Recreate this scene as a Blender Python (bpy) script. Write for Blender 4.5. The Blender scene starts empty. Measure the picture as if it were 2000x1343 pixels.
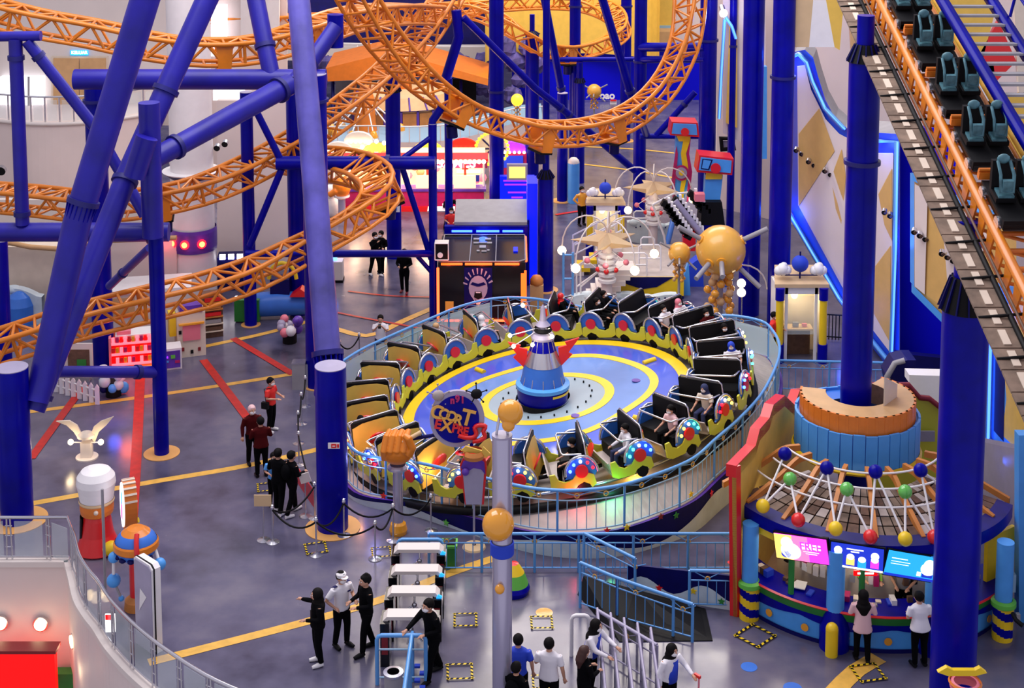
import bpy, bmesh, math, random
from mathutils import Vector as V, Matrix, Quaternion
random.seed(7)
C = bpy.context.scene
COL = C.collection
PI = math.pi
# ---------------------------------------------------------------- camera, sky, lights, exposure
FPX, CY, HC = 2850.0, -78.0, 19.0
PT = math.atan(.113)
cam = bpy.data.objects.new('camera', bpy.data.cameras.new('camera'))
COL.objects.link(cam)
cam.data.sensor_width = 36; cam.data.lens = 36 * FPX / 2000
cam.data.shift_y = -(671.5 - CY) / 2000
cam.data.clip_end = 400
cam.location = (0, 0, HC); cam.rotation_euler = (PI / 2 - PT, 0, 0)
C.camera = cam
C.view_settings.view_transform = 'Standard'; C.view_settings.look = 'None'
C.view_settings.gamma = 1; C.view_settings.use_curve_mapping = False
C.view_settings.exposure = 0.26
w = bpy.data.worlds.new('hall_light'); C.world = w; w.use_nodes = True
bgn = w.node_tree.nodes['Background']
bgn.inputs[0].default_value = (.80, .76, .90, 1); bgn.inputs[1].default_value = .62
def area(name, loc, size, power, color, rot=(0, 0, 0), sy=None):
    l = bpy.data.lights.new(name, 'AREA'); l.shape = 'RECTANGLE'; l.size = size; l.size_y = sy or size
    l.energy = power; l.color = color
    o = bpy.data.objects.new(name, l); o.location = loc; o.rotation_euler = rot; COL.objects.link(o)
    return o
area('skylight', (-4, 40, 27), 26, 6400, (1, .95, .98), (math.radians(-12), math.radians(-8), 0), 18)
area('skylight', (4, 74, 26), 26, 9500, (1, .90, .80), (math.radians(5), 0, 0), 14)
def lamp(loc, power, color, r=.3, name='lamp_light'):
    l = bpy.data.lights.new(name, 'POINT'); l.energy = power; l.color = color; l.shadow_soft_size = r
    o = bpy.data.objects.new(name, l); o.location = loc; COL.objects.link(o); return o

# ---------------------------------------------------------------- picture point -> place in the hall
def _dir(px, py):
    u = (px - 1000) / FPX; v = -(py - CY) / FPX
    return V((u, math.cos(PT) + v * math.sin(PT), -math.sin(PT) + v * math.cos(PT)))
def Q(px, py, d):
    r = _dir(px, py); t = d / r.y
    return V((0, 0, HC)) + r * t
def G(px, py, z=0.0):
    r = _dir(px, py); t = (z - HC) / r.z
    return V((0, 0, HC)) + r * t
def M(px, d): return px * d / FPX      # pixels -> metres at distance d

# ---------------------------------------------------------------- materials
MATS = {}
def mat(name, col, rough=.5, metal=0., em=0., emc=None, var=.0, scale=3., bump=0., coat=0., alpha=1., spec=.5):
    m = bpy.data.materials.new(name); m.use_nodes = True; MATS[name] = m
    nt = m.node_tree; b = nt.nodes['Principled BSDF']
    b.inputs['Base Color'].default_value = (*col, 1); b.inputs['Roughness'].default_value = rough
    b.inputs['Metallic'].default_value = metal
    b.inputs['Specular IOR Level'].default_value = spec
    b.inputs['Coat Weight'].default_value = coat; b.inputs['Coat Roughness'].default_value = .08
    if em: b.inputs['Emission Color'].default_value = (*(emc or col), 1); b.inputs['Emission Strength'].default_value = em
    if alpha < 1: b.inputs['Alpha'].default_value = alpha
    if var or bump:
        tc = nt.nodes.new('ShaderNodeTexCoord'); n = nt.nodes.new('ShaderNodeTexNoise')
        n.inputs['Scale'].default_value = scale; n.inputs['Detail'].default_value = 4
        nt.links.new(tc.outputs['Object'], n.inputs['Vector'])
        if var:
            r = nt.nodes.new('ShaderNodeMapRange'); r.inputs[1].default_value = .3; r.inputs[2].default_value = .7
            r.inputs[3].default_value = 1 - var; r.inputs[4].default_value = 1 + var
            mx = nt.nodes.new('ShaderNodeMix'); mx.data_type = 'RGBA'; mx.blend_type = 'MULTIPLY'; mx.inputs[0].default_value = 1
            cb = nt.nodes.new('ShaderNodeCombineColor')
            nt.links.new(n.outputs['Fac'], r.inputs[0])
            for k in range(3): nt.links.new(r.outputs[0], cb.inputs[k])
            mx.inputs[6].default_value = (*col, 1); nt.links.new(cb.outputs[0], mx.inputs[7])
            nt.links.new(mx.outputs[2], b.inputs['Base Color'])
        if bump:
            bp = nt.nodes.new('ShaderNodeBump'); bp.inputs['Strength'].default_value = bump; bp.inputs['Distance'].default_value = .03
            nt.links.new(n.outputs['Fac'], bp.inputs['Height']); nt.links.new(bp.outputs[0], b.inputs['Normal'])
    return m
mat('blue', (.0, .0, .27), .34, coat=.04, var=.25, scale=1.2, spec=.14)
mat('bluesheen', (.010, .006, .27), .45, coat=.28, var=.22, scale=1.2, spec=.28)
MATS['bluesheen'].node_tree.nodes['Principled BSDF'].inputs['Coat Roughness'].default_value = .32
mat('bluelilac', (.075, .065, .34), .4, coat=.3, var=.45, scale=.9)
mat('recessblue', (.0, .0, .62), .5, spec=.2)
mat('rimblue', (.015, .07, .62), .4)
mat('ochreboard', (.66, .40, .12), .6, var=.05)
mat('navy', (.002, .002, .09), .5, spec=.2, var=.15)
mat('bluedark', (.004, .003, .14), .5, var=.2)
mat('black', (.003, .003, .004), .6, spec=.2)
mat('blackgloss', (.004, .004, .006), .18)
mat('orange', (.70, .20, .004), .36, coat=.2, var=.15, scale=2)
mat('orangered', (.75, .20, .02), .4, var=.08)
mat('gold', (.80, .42, .06), .35, coat=.3, var=.06)
mat('ballorange', (.85, .36, .02), .15, coat=.6)
mat('yellow', (.85, .58, .01), .4, var=.05)
mat('ringtan', (.74, .38, .11), .45, var=.06)
mat('yellowline', (.76, .43, .07), .4, var=.14, scale=4)
mat('lemon', (.62, .62, .04), .4)
mat('ochre', (.78, .50, .08), .5, var=.06)
mat('beige', (.66, .47, .26), .6, var=.05)
mat('tan', (.60, .36, .16), .5, var=.08)
mat('cream', (.72, .62, .50), .6, var=.05)
mat('white', (.82, .80, .80), .45, var=.03)
mat('offwhite', (.74, .67, .62), .6, var=.04, scale=.6)
mat('pinkwhite', (.76, .65, .61), .6, var=.05, scale=.5)
mat('cloud', (.56, .66, .70), .5, var=.12, scale=2, bump=.3)
mat('grey', (.30, .29, .31), .5, var=.08)
mat('lilacgrey', (.36, .33, .46), .35, var=.06)
mat('seatgrey', (.42, .36, .33), .5, var=.1)
mat('steel', (.62, .62, .66), .22, metal=.9)
mat('polesilver', (.50, .48, .62), .22, metal=.55)
mat('railblue', (.10, .34, .74), .35, coat=.3)
mat('railpale', (.28, .46, .62), .35)
mat('skyblue', (.07, .33, .80), .4, var=.05)
mat('midblue', (.03, .16, .62), .4, var=.06)
mat('deckblue', (.05, .10, .62), .22, coat=.5, var=.14, scale=.6)
mat('decklight', (.14, .27, .62), .25, coat=.5, var=.14, scale=.6)
mat('deckgrey', (.34, .44, .50), .3, coat=.4, var=.08, scale=.8)
mat('purple', (.10, .03, .36), .4, var=.3, scale=2)
mat('magenta', (.45, .01, .12), .4, var=.15)
mat('red', (.72, .01, .012), .35, coat=.3)
mat('redline', (.50, .014, .006), .4, var=.2, scale=4)
mat('darkred', (.22, .01, .015), .45)
mat('pink', (.78, .20, .26), .5)
mat('green', (.02, .22, .03), .45, var=.1)
mat('lime', (.12, .50, .06), .45)
mat('ballgreen', (.12, .50, .08), .2, coat=.5)
mat('brown', (.12, .06, .035), .6, var=.3, scale=6)
mat('catwalk', (.20, .14, .10), .7, var=.35, scale=3)
mat('wood', (.55, .20, .04), .5, var=.15)
mat('rock', (.10, .08, .28), .8, var=.5, scale=1.4, bump=1.)
mat('teal', (.07, .19, .23), .5, var=.3, scale=8)
mat('skin', (.58, .30, .19), .5)
mat('skindark', (.34, .15, .08), .5)
mat('shirtwhite', (.80, .78, .82), .7)
mat('shirtred', (.75, .02, .015), .7)
mat('shirtdark', (.06, .003, .004), .85, spec=.1)
mat('shirtpink', (.78, .50, .50), .7)
mat('shirtblack', (.002, .002, .003), .85, spec=.08)
mat('shirtblue', (.01, .05, .55), .7)
mat('shirtgrey', (.28, .28, .30), .7)
mat('shirtlime', (.35, .75, .10), .7)
mat('jeans', (.02, .03, .10), .8)
mat('hair', (.003, .002, .002), .7, spec=.15)
mat('hairbrown', (.05, .015, .01), .6)
def glow(name, c, s): return mat(name, c, .4, em=s)
glow('neon', (.04, .13, 1.), 4.2); glow('neonred', (1., .08, .02), 4.); glow('neonorange', (1., .10, .01), 2.2)
glow('bulb', (1., .80, .45), 4.); glow('bulbwhite', (1, .95, .95), 5.); glow('ledred', (1, .008, .02), 3.5); glow('ledgreen', (.05, 1, .4), 5.)
glow('ledblue', (.05, .15, 1.), 7.); glow('ledamber', (1, .5, .05), 6.); glow('redlit', (1., 0., .0), .75); glow('pinklit', (1., .12, .16), 1.6)
glow('screenmagenta', (.95, .05, .75), .95); glow('screenblue', (.01, .03, .45), 1.0); glow('screencyan', (.02, .35, .85), 1.0); glow('screenwhite', (1, 1, 1), 1.2)
glow('screenyellow', (1, .65, .15), 1.0); glow('screenpink', (1., .2, .45), 1.); glow('warmlit', (1., .66, .30), 1.2); glow('yellowlit', (1, .6, .03), 1.4); glow('windowlit', (.9, .92, 1.), 1.3)
glow('violetlit', (.25, .02, 1.), 1.5); glow('bluelit', (.0, .01, 1.), .8)
m = mat('glass', (.75, .85, .85), .05, alpha=.22, spec=.8)
m = mat('lexan', (.62, .78, .82), .12, alpha=.55)
# painted resin floor: glossy lilac grey with cloudy patches
m = mat('floorpaint', (.155, .145, .235), .2)
nt = m.node_tree; b = nt.nodes['Principled BSDF']; tc = nt.nodes.new('ShaderNodeTexCoord')
n1 = nt.nodes.new('ShaderNodeTexNoise'); n1.inputs['Scale'].default_value = .16; n1.inputs['Detail'].default_value = 6; n1.inputs['Roughness'].default_value = .6
n2 = nt.nodes.new('ShaderNodeTexNoise'); n2.inputs['Scale'].default_value = 1.1; n2.inputs['Detail'].default_value = 5
cr = nt.nodes.new('ShaderNodeValToRGB'); e = cr.color_ramp.elements
e[0].position = .34; e[0].color = (.042, .038, .065, 1); e[1].position = .68; e[1].color = (.19, .172, .215, 1)
x = cr.color_ramp.elements.new(.50); x.color = (.105, .098, .16, 1)
nt.links.new(tc.outputs['Object'], n1.inputs['Vector']); nt.links.new(tc.outputs['Object'], n2.inputs['Vector'])
mx = nt.nodes.new('ShaderNodeMix'); mx.inputs[0].default_value = .35
nt.links.new(n1.outputs['Fac'], mx.inputs[2]); nt.links.new(n2.outputs['Fac'], mx.inputs[3])
nt.links.new(mx.outputs[0], cr.inputs[0]); nt.links.new(cr.outputs[0], b.inputs['Base Color'])
rr = nt.nodes.new('ShaderNodeMapRange'); rr.inputs[3].default_value = .10; rr.inputs[4].default_value = .34
nt.links.new(n2.outputs['Fac'], rr.inputs[0]); nt.links.new(rr.outputs[0], b.inputs['Roughness'])

# ---------------------------------------------------------------- mesh builder
class MB:
    def __init__(s): s.v = []; s.f = []; s.m = []; s.sm = []; s.ms = []
    def mi(s, m):
        if m not in s.ms: s.ms.append(m)
        return s.ms.index(m)
    def add(s, vs, fs, m, smooth=False, X=None):
        o = len(s.v)
        s.v += [(X @ V(p)) if X is not None else V(p) for p in vs]
        i = s.mi(m)
        for f in fs: s.f.append([o + k for k in f]); s.m.append(i); s.sm.append(smooth)
        return s
    def box(s, c, d, m, rot=None):
        c = V(c); hx, hy, hz = d[0] / 2, d[1] / 2, d[2] / 2
        vs = [V((a * hx, b * hy, e * hz)) for a in (-1, 1) for b in (-1, 1) for e in (-1, 1)]
        if rot is not None: vs = [rot @ p for p in vs]
        return s.add([c + p for p in vs], [(0, 1, 3, 2), (4, 6, 7, 5), (0, 4, 5, 1), (2, 3, 7, 6), (0, 2, 6, 4), (1, 5, 7, 3)], m)
    def cyl(s, p0, p1, r0, m, r1=None, n=12, caps=True, cm=None, sq=1.):
        p0 = V(p0); p1 = V(p1); r1 = r0 if r1 is None else r1
        q = (p1 - p0).to_track_quat('Z', 'Y').to_matrix()
        a = [q @ V((math.cos(2 * PI * k / n), sq * math.sin(2 * PI * k / n), 0)) for k in range(n)]
        lo = [p0 + e * r0 for e in a]; hi = [p1 + e * r1 for e in a]
        s.add(lo + hi, [(k, (k + 1) % n, n + (k + 1) % n, n + k) for k in range(n)], m, True)
        if caps:
            s.add(lo, [list(range(n))[::-1]], cm or m); s.add(hi, [list(range(n))], cm or m)
        return s
    def tube(s, pts, r, m, n=8, closed=False):
        pts = [V(p) for p in pts]; N = len(pts); rings = []
        up = None
        for i, p in enumerate(pts):
            a = pts[(i - 1) % N] if (closed or i > 0) else p; b = pts[(i + 1) % N] if (closed or i < N - 1) else p
            t = (b - a).normalized()
            if up is None: up = t.orthogonal().normalized()
            up = (up - t * up.dot(t)); up = up.normalized() if up.length > 1e-6 else t.orthogonal().normalized()
            w_ = t.cross(up); rr = r[i] if isinstance(r, (list, tuple)) else r
            rings.append([p + (up * math.cos(2 * PI * k / n) + w_ * math.sin(2 * PI * k / n)) * rr for k in range(n)])
        vs = [q for g in rings for q in g]; fs = []
        for i in range(N if closed else N - 1):
            j = (i + 1) % N
            for k in range(n): fs.append((i * n + k, i * n + (k + 1) % n, j * n + (k + 1) % n, j * n + k))
        s.add(vs, fs, m, True)
        if not closed: s.add(rings[0], [list(range(n))[::-1]], m); s.add(rings[-1], [list(range(n))], m)
        return s
    def lathe(s, prof, c, m, n=20, mz=None, smooth=True, a0=0, a1=2 * PI):
        c = V(c); full = abs(a1 - a0 - 2 * PI) < 1e-6; cnt = n if full else n + 1
        for j in range(len(prof) - 1):
            (ra, za), (rb, zb) = prof[j], prof[j + 1]
            A = [c + V((ra * math.cos(a0 + (a1 - a0) * k / n), ra * math.sin(a0 + (a1 - a0) * k / n), za)) for k in range(cnt)]
            B_ = [c + V((rb * math.cos(a0 + (a1 - a0) * k / n), rb * math.sin(a0 + (a1 - a0) * k / n), zb)) for k in range(cnt)]
            fs = [(k, (k + 1) % cnt, cnt + (k + 1) % cnt, cnt + k) for k in range(n)]
            s.add(A + B_, fs, (mz[j] if mz else m), smooth)
        return s
    def sph(s, c, r, m, n=14, sc=(1, 1, 1), rot=None):
        c = V(c); k2 = max(4, n // 2); vs = [V((0, 0, -1))]
        for j in range(1, k2):
            t = -PI / 2 + PI * j / k2
            vs += [V((math.cos(t) * math.cos(2 * PI * k / n), math.cos(t) * math.sin(2 * PI * k / n), math.sin(t))) for k in range(n)]
        vs.append(V((0, 0, 1))); L = len(vs) - 1; fs = [(0, 1 + (k + 1) % n, 1 + k) for k in range(n)]
        for j in range(k2 - 2):
            for k in range(n): fs.append((1 + j * n + k, 1 + j * n + (k + 1) % n, 1 + (j + 1) * n + (k + 1) % n, 1 + (j + 1) * n + k))
        fs += [(1 + (k2 - 2) * n + k, 1 + (k2 - 2) * n + (k + 1) % n, L) for k in range(n)]
        vs = [V((p.x * sc[0] * r, p.y * sc[1] * r, p.z * sc[2] * r)) for p in vs]
        if rot is not None: vs = [rot @ p for p in vs]
        return s.add([c + p for p in vs], fs, m, True)
    def prism(s, pts, d, m, em=None):
        """closed outline in 3D, pushed along vector d"""
        pts = [V(p) for p in pts]; d = V(d); n = len(pts)
        hi = [p + d for p in pts]
        s.add(pts, [list(range(n))], m); s.add(hi, [list(range(n))[::-1]], m)
        s.add(pts + hi, [(k, n + k, n + (k + 1) % n, (k + 1) % n) for k in range(n)], em or m)
        return s
    def poly(s, pts, m): return s.add(pts, [list(range(len(pts)))], m)
    def mesh(s, name, off=V((0, 0, 0))):
        me = bpy.data.meshes.new(name)
        me.from_pydata([tuple(p - off) for p in s.v], [], s.f)
        for k in s.ms: me.materials.append(MATS[k])
        me.polygons.foreach_set('material_index', s.m); me.polygons.foreach_set('use_smooth', s.sm)
        me.update(); return me
W_ = {}
def woff(o): return W_.get(o.name, V((0, 0, 0))) if o else V((0, 0, 0))
def tag(o, label=None, cat=None, group=None, kind=None):
    if label: o['label'] = label
    if cat: o['category'] = cat
    if group: o['group'] = group
    if kind: o['kind'] = kind
    return o
def thing(name, label, cat, loc=(0, 0, 0), group=None, kind=None, rz=0):
    o = bpy.data.objects.new(name, None); COL.objects.link(o); o.location = loc; o.rotation_euler.z = rz
    o.empty_display_size = .1
    W_[o.name] = V(loc); return tag(o, label, cat, group, kind)
def part(name, mb, parent=None, label=None, kind=None):
    off = woff(parent)
    if parent is None and mb.v:      # a top-level mesh gets its origin at its base
        lo = V((min(p.x for p in mb.v), min(p.y for p in mb.v), min(p.z for p in mb.v))); hi = V((max(p.x for p in mb.v), max(p.y for p in mb.v), 0))
        off = V(((lo.x + hi.x) / 2, (lo.y + hi.y) / 2, lo.z))
    o = bpy.data.objects.new(name, mb.mesh(name, off)); COL.objects.link(o)
    if parent: o.parent = parent; W_[o.name] = off
    else: o.location = off; W_[o.name] = off
    if label: o['label'] = label
    if kind: o['kind'] = kind
    return o
def solid(name, mb, label, cat, group=None, kind=None): return tag(part(name, mb), label, cat, group, kind)
def struct(name, mb, label=None): return tag(part(name, mb), label, None, None, 'structure')
_unit = {}
def bar(name, p0, p1, r, m, parent, n=6, sq=False):
    """a straight rod that shares one unit mesh per material"""
    k = (m, n, sq)
    if k not in _unit:
        b = MB()
        if sq: b.box((0, 0, .5), (2, 2, 1), m)
        else: b.cyl((0, 0, 0), (0, 0, 1), 1, m, n=n)
        _unit[k] = b.mesh('rod')
    p0 = V(p0); p1 = V(p1); d = p1 - p0
    o = bpy.data.objects.new(name, _unit[k]); COL.objects.link(o)
    o.matrix_basis = Matrix.Translation(p0 - woff(parent)) @ d.to_track_quat('Z', 'Y').to_matrix().to_4x4() @ Matrix.Diagonal((r, r, d.length, 1))
    if parent: o.parent = parent
    W_[o.name] = p0
    return o
_kids = None
def copy_tree(o, loc=None, rz=None, label=None, group=None, up=None):
    c = o.copy(); COL.objects.link(c)
    if up: c.parent = up
    if loc is not None: c.location = loc
    if rz is not None: c.rotation_euler.z = rz
    if label: c['label'] = label
    if group: c['group'] = group
    for ch in list(o.children): copy_tree(ch, up=c)
    return c
def text(s, size, m, ext=.01, bold=0.0):
    """lettering as a mesh, lying in XZ, centred"""
    cu = bpy.data.curves.new('t', 'FONT'); cu.body = s; cu.size = size; cu.extrude = ext; cu.align_x = 'CENTER'; cu.align_y = 'CENTER'; cu.offset = bold
    o = bpy.data.objects.new('t', cu); COL.objects.link(o)
    bpy.context.view_layer.update()
    me = bpy.data.meshes.new_from_object(o.evaluated_get(bpy.context.evaluated_depsgraph_get()))
    bpy.data.objects.remove(o); bpy.data.curves.remove(cu)
    b = MB(); b.add([V((v.co.x, -v.co.z, v.co.y)) for v in me.vertices], [list(p.vertices) for p in me.polygons], m)
    bpy.data.meshes.remove(me); return b
def place(mb, X):
    mb.v = [X @ p for p in mb.v]; return mb
def frame_xz(origin, xdir, zdir=V((0, 0, 1))):
    x = V(xdir).normalized(); z = V(zdir); z = (z - x * z.dot(x)).normalized(); y = z.cross(x)
    return Matrix(((x.x, y.x, z.x, origin[0]), (x.y, y.y, z.y, origin[1]), (x.z, y.z, z.z, origin[2]), (0, 0, 0, 1)))
def spline(pts, n):
    """Catmull-Rom through pts, n steps per span"""
    P = [V(p) for p in pts]; P = [P[0] * 2 - P[1]] + P + [P[-1] * 2 - P[-2]]; out = []
    for i in range(1, len(P) - 2):
        a, b, c, d = P[i - 1:i + 3]
        for k in range(n):
            t = k / n
            out.append(.5 * ((2 * b) + (c - a) * t + (2 * a - 5 * b + 4 * c - d) * t * t + (3 * b - a - 3 * c + d) * t ** 3))
    out.append(P[-2]); return out
def even(pts, step):
    out = [pts[0].copy()]; acc = 0
    for a, b in zip(pts, pts[1:]):
        L = (b - a).length
        while acc + L >= step:
            t = (step - acc) / L; a = a.lerp(b, t); L = (b - a).length; out.append(a.copy()); acc = 0
        acc += L
    return out
# ---------------------------------------------------------------- floor, void, shell
edge = [G(x, y) for x, y in [(-120, 1094), (134, 1094), (143, 1130), (153, 1171), (172, 1203), (190, 1226), (216, 1266), (265, 1319), (330, 1372), (420, 1430), (560, 1490)]]
cor = edge[2:]; crv = spline(cor, 5)
edge = edge[:2] + crv
fl = MB(); top = [V((-45, edge[0].y, 0))] + edge[1:] + [V((edge[-1].x + 1.0, 24, 0)), V((45, 24, 0)), V((45, 125, 0)), V((-45, 125, 0))]
fl.prism([p for p in top], (0, 0, -.35), 'floorpaint', 'offwhite')
struct('floor', fl, 'glossy grey painted floor of the hall')
# white fascia below the floor edge round the void
fa = MB(); pe = [V((-45, edge[0].y, 0))] + edge[1:]
for a, b in zip(pe, pe[1:]):
    d = (b - a); nrm = V((d.y, -d.x, 0)).normalized()
    if nrm.y > 0: nrm = -nrm
    fa.add([a + nrm * .05, b + nrm * .05, b + nrm * .05 - V((0, 0, 3.9)), a + nrm * .05 - V((0, 0, 3.9))], [(0, 1, 2, 3)], 'pinkwhite')
    fa.add([a + nrm * .12, b + nrm * .12, b - nrm * .1 , a - nrm * .1], [(0, 1, 2, 3)], 'offwhite', X=Matrix.Translation((0, 0, .02)))
    fa.add([a + nrm * .12 + V((0, 0, .02)), b + nrm * .12 + V((0, 0, .02)), b + nrm * .12 - V((0, 0, .12)), a + nrm * .12 - V((0, 0, .12))], [(0, 1, 2, 3)], 'offwhite')
struct('wall_void', fa, 'pinkish white curved fascia wall below the floor edge')
lf = MB(); lf.box((-8, 30, -6), (40, 26, .3), 'grey'); struct('floor_lower', lf)
for (x, y, i) in [(80, 1217, 0), (2, 1215, 0), (145, 1251, 1), (164, 1306, 1)]:
    p = G(x, y, 0); yy = edge[0].y - .12 if i == 0 else 33.9 - (y - 1251) * .022
    p = Q(x, y, yy); nv = V((0, -1, 0)) if i == 0 else V((-.85, -.5, 0)).normalized()
    t = thing('wall_lamp', ['round warm wall lamp on the flat white fascia', 'round warm wall lamp at the left edge of the white fascia', 'upper oval wall lamp on the curved fascia', 'lower oval wall lamp on the curved fascia'][[80, 2, 145, 164].index(x)], 'lamp', p)
    part('lamp_rim', MB().cyl(p, p + nv * .06, .19, 'steel', n=20), t)
    part('diffuser', MB().cyl(p + nv * .06, p + nv * .09, .15, 'bulb', n=20), t)
    lamp(p + nv * .3, 3, (1, .8, .5), .15)
# red lit shop sign below
y0 = edge[0].y - 1.1
a = Q(-60, 1275, y0); b2 = Q(106, 1275, y0)
t = thing('shop_sign', 'bright red illuminated shop sign below the floor edge', 'sign', a)
part('face_panel', MB().box(((a.x + b2.x) / 2, y0 + .1, a.z - .55), (b2.x - a.x, .2, 1.1), 'redlit'), t)
part('canopy', MB().box(((a.x + b2.x) / 2, y0 + .16, a.z + .04), (b2.x - a.x + .1, .42, .08), 'darkred'), t)
c = Q(130, 1330, y0 + .7)
solid('shop_box', MB().box((c.x, y0 + .75, c.z), (.62, .3, .5), 'green').box((c.x, y0 + .55, c.z - .35), (.62, .2, .2), 'ochre'), 'green panel beside the red sign below the floor edge', 'panel')
# side and far shell, out of sight or at the rim of the view
FZ = 17
sh = MB().box((0, 112, FZ / 2), (90, .6, FZ), 'bluedark'); struct('wall_back', sh)
sh = MB().box((-45, 75, FZ / 2), (.6, 100, FZ), 'offwhite'); struct('wall_left', sh)
# ---- floor paint
SZ = [.003]
def stripe(name, pix, width, m, label, group=None):
    SZ[0] += .0015
    P = [G(x, y, SZ[0]) for x, y in pix]; P = even(spline(P, 6), .5) + [P[-1]] if len(P) > 2 else P
    L, R = [], []
    for i, p in enumerate(P):
        t = (P[min(i + 1, len(P) - 1)] - P[max(i - 1, 0)]).normalized(); nn = V((-t.y, t.x, 0)) * width / 2
        L.append(p + nn); R.append(p - nn)
    b = MB(); n = len(P)
    b.add(L + R, [(i, i + 1, n + i + 1, n + i) for i in range(n - 1)], m)
    return tag(part(name, b), label, None, group, 'structure')
stripe('floor_line', [(60, 983), (300, 940), (490, 907), (700, 858)], .26, 'yellowline', 'yellow floor line through the middle of the left floor')
stripe('floor_line', [(40, 806), (240, 780), (420, 754), (620, 722)], .24, 'yellowline', 'thin yellow floor line behind the slim post')
stripe('floor_line', [(290, 1293), (600, 1213), (760, 1165), (880, 1118), (985, 1083)], .28, 'yellowline', 'long yellow floor line passing the four gates')
stripe('floor_line', [(400, 676), (520, 650), (620, 622)], .25, 'yellowline', 'short yellow floor line by the arcade machines')
stripe('floor_line', [(1630, 1350), (1670, 1310), (1716, 1283)], .42, 'yellowline', 'yellow floor line under the shopper in pink')
stripe('floor_line', [(650, 640), (720, 655), (790, 625), (900, 575), (980, 520)], .3, 'yellowline', 'curved yellow line behind the round ride')
stripe('floor_line', [(1140, 286), (1240, 291), (1330, 300)], .2, 'yellowline', 'far thin yellow floor line, upper')
stripe('floor_line', [(1120, 318), (1240, 333), (1330, 350)], .2, 'yellowline', 'far thin yellow floor line, lower')
stripe('floor_line', [(455, 660), (572, 730)], .27, 'redline', 'red floor line near the purple plush stand')
stripe('floor_line', [(397, 702), (455, 778), (505, 845)], .27, 'redline', 'red floor line ending at the man in dark red')
stripe('floor_line', [(274, 735), (268, 860), (258, 1010)], .3, 'redline', 'red floor line running towards the round mascot')
stripe('floor_line', [(165, 752), (120, 812), (60, 895)], .26, 'redline', 'faint red floor line at the far left')
stripe('floor_line', [(650, 608), (720, 622), (830, 642)], .12, 'redline', 'thin red dotted floor line behind the round ride')
stripe('floor_line', [(680, 568), (760, 577), (860, 580)], .12, 'redline', 'thin red line on the far floor')
stripe('floor_line', [(1085, 419), (1130, 412), (1180, 408)], .2, 'redline', 'short red line near the blue base column')
def disc(px, py, r, m, label, z=.006, name='floor_disc'):
    p = G(px, py); return tag(part(name, MB().cyl(p + V((0, 0, .001)), p + V((0, 0, z)), r, m, n=32)), label, None, None, 'structure')
disc(1063, 1196, .2, 'ballorange', 'orange floor spot near the queue')
disc(1463, 1302, .18, 'midblue', 'blue floor spot right of the visitor in a blue vest'); disc(1548, 1343, .2, 'midblue', 'blue floor spot at the bottom edge')
def hazard(px, py, s, rot, label):
    p = G(px, py, .034); b = MB(); R = Matrix.Rotation(rot, 3, 'Z'); n = 9; w_ = s * .09
    for side in range(4):
        S = R @ Matrix.Rotation(side * PI / 2, 3, 'Z')
        for k in range(n):
            x0 = -s / 2 + s * k / n; x1 = x0 + s / n
            b.add([p + S @ V(q) for q in [(x0, -s / 2, 0), (x1, -s / 2, 0), (x1 + w_ * .6, -s / 2 + w_, 0), (x0 + w_ * .6, -s / 2 + w_, 0)]], [(0, 1, 2, 3)], 'yellow' if k % 2 == 0 else 'black')
    tag(part('floor_marking', b), label, None, None, 'structure')
for a in [(909, 1209, .55, .02, 'hazard square on the floor beside the gates, upper'), (1058, 1214, .52, .02, 'hazard square on the floor below the orange spot'), (898, 1310, .58, .05, 'hazard square on the floor beside the gates, lower'),
          (1062, 1330, .5, .02, 'hazard square behind the visitor in a white shirt'), (617, 1069, .55, .25, 'hazard square in front of the big base column'), (745, 1077, .5, .15, 'hazard square between two queue posts'),
          (1475, 1240, .7, .75, 'tilted hazard square left of the snack kiosk'), (1695, 1312, .62, .2, 'hazard square under the shopper in pink'), (520, 950, .5, .2, 'hazard square by the two dark visitors')]: hazard(*a)

# ---------------------------------------------------------------- blue steel structure
def col(label, bx, by, wpx, ytop, flanges=(), disc_r=0, cone=None, name='support_column', open_top=False, m='blue'):
    """vertical column: base pixel, width in pixels at the base, picture height of its top"""
    base = G(bx, by); d = base.y; r = M(wpx, d) / 2
    def zat(py): return Q(bx, py, d).z
    zt = zat(ytop)
    t = thing(name, label, 'column', base, kind='thing')
    sh = MB(); sh.cyl(base, V((base.x, d, zt)), r, m, n=28)
    part('shaft', sh, t)
    if ytop > 60 and not cone: part('cap', MB().cyl(V((base.x, d, zt)), V((base.x, d, zt + .02)), r * 1.0, 'lilacgrey', n=28), t)  # lilac grey disc paints the skylight onto the blue column's flat top
    for fy in flanges:
        z = zat(fy); part('flange', MB().cyl(V((base.x, d, z - .05)), V((base.x, d, z + .05)), r * 1.17, 'bluedark', n=28), t)
    if disc_r: part('base_ring', MB().cyl(base + V((0, 0, .002)), base + V((0, 0, .02)), disc_r, 'ringtan', n=36), t)
    if cone:
        z0 = zt; z1 = zat(cone[0]); r1 = M(cone[1], d) / 2
        part('cone_cap', MB().cyl(V((base.x, d, z0 - .02)), V((base.x, d, z1)), r * 1.1, 'black', r1=r1 * 1.15, n=20), t)
        g = MB()
        for k in range(14):
            a = 2 * PI * k / 14; u = V((math.cos(a), math.sin(a), 0))
            g.prism([V((base.x, d, z0)) + u * r * .9, V((base.x, d, z0)) + u * r * 1.22, V((base.x, d, z1)) + u * r1 * 1.3, V((base.x, d, z1)) + u * r1 * .9], V((-u.y, u.x, 0)) * .03, 'navy')
        part('rib_ring', g, t)
        part('neck', MB().cyl(V((base.x, d, z1)), V((base.x, d, zat(cone[2]))), r1, m, n=20), t)
    return t
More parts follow.
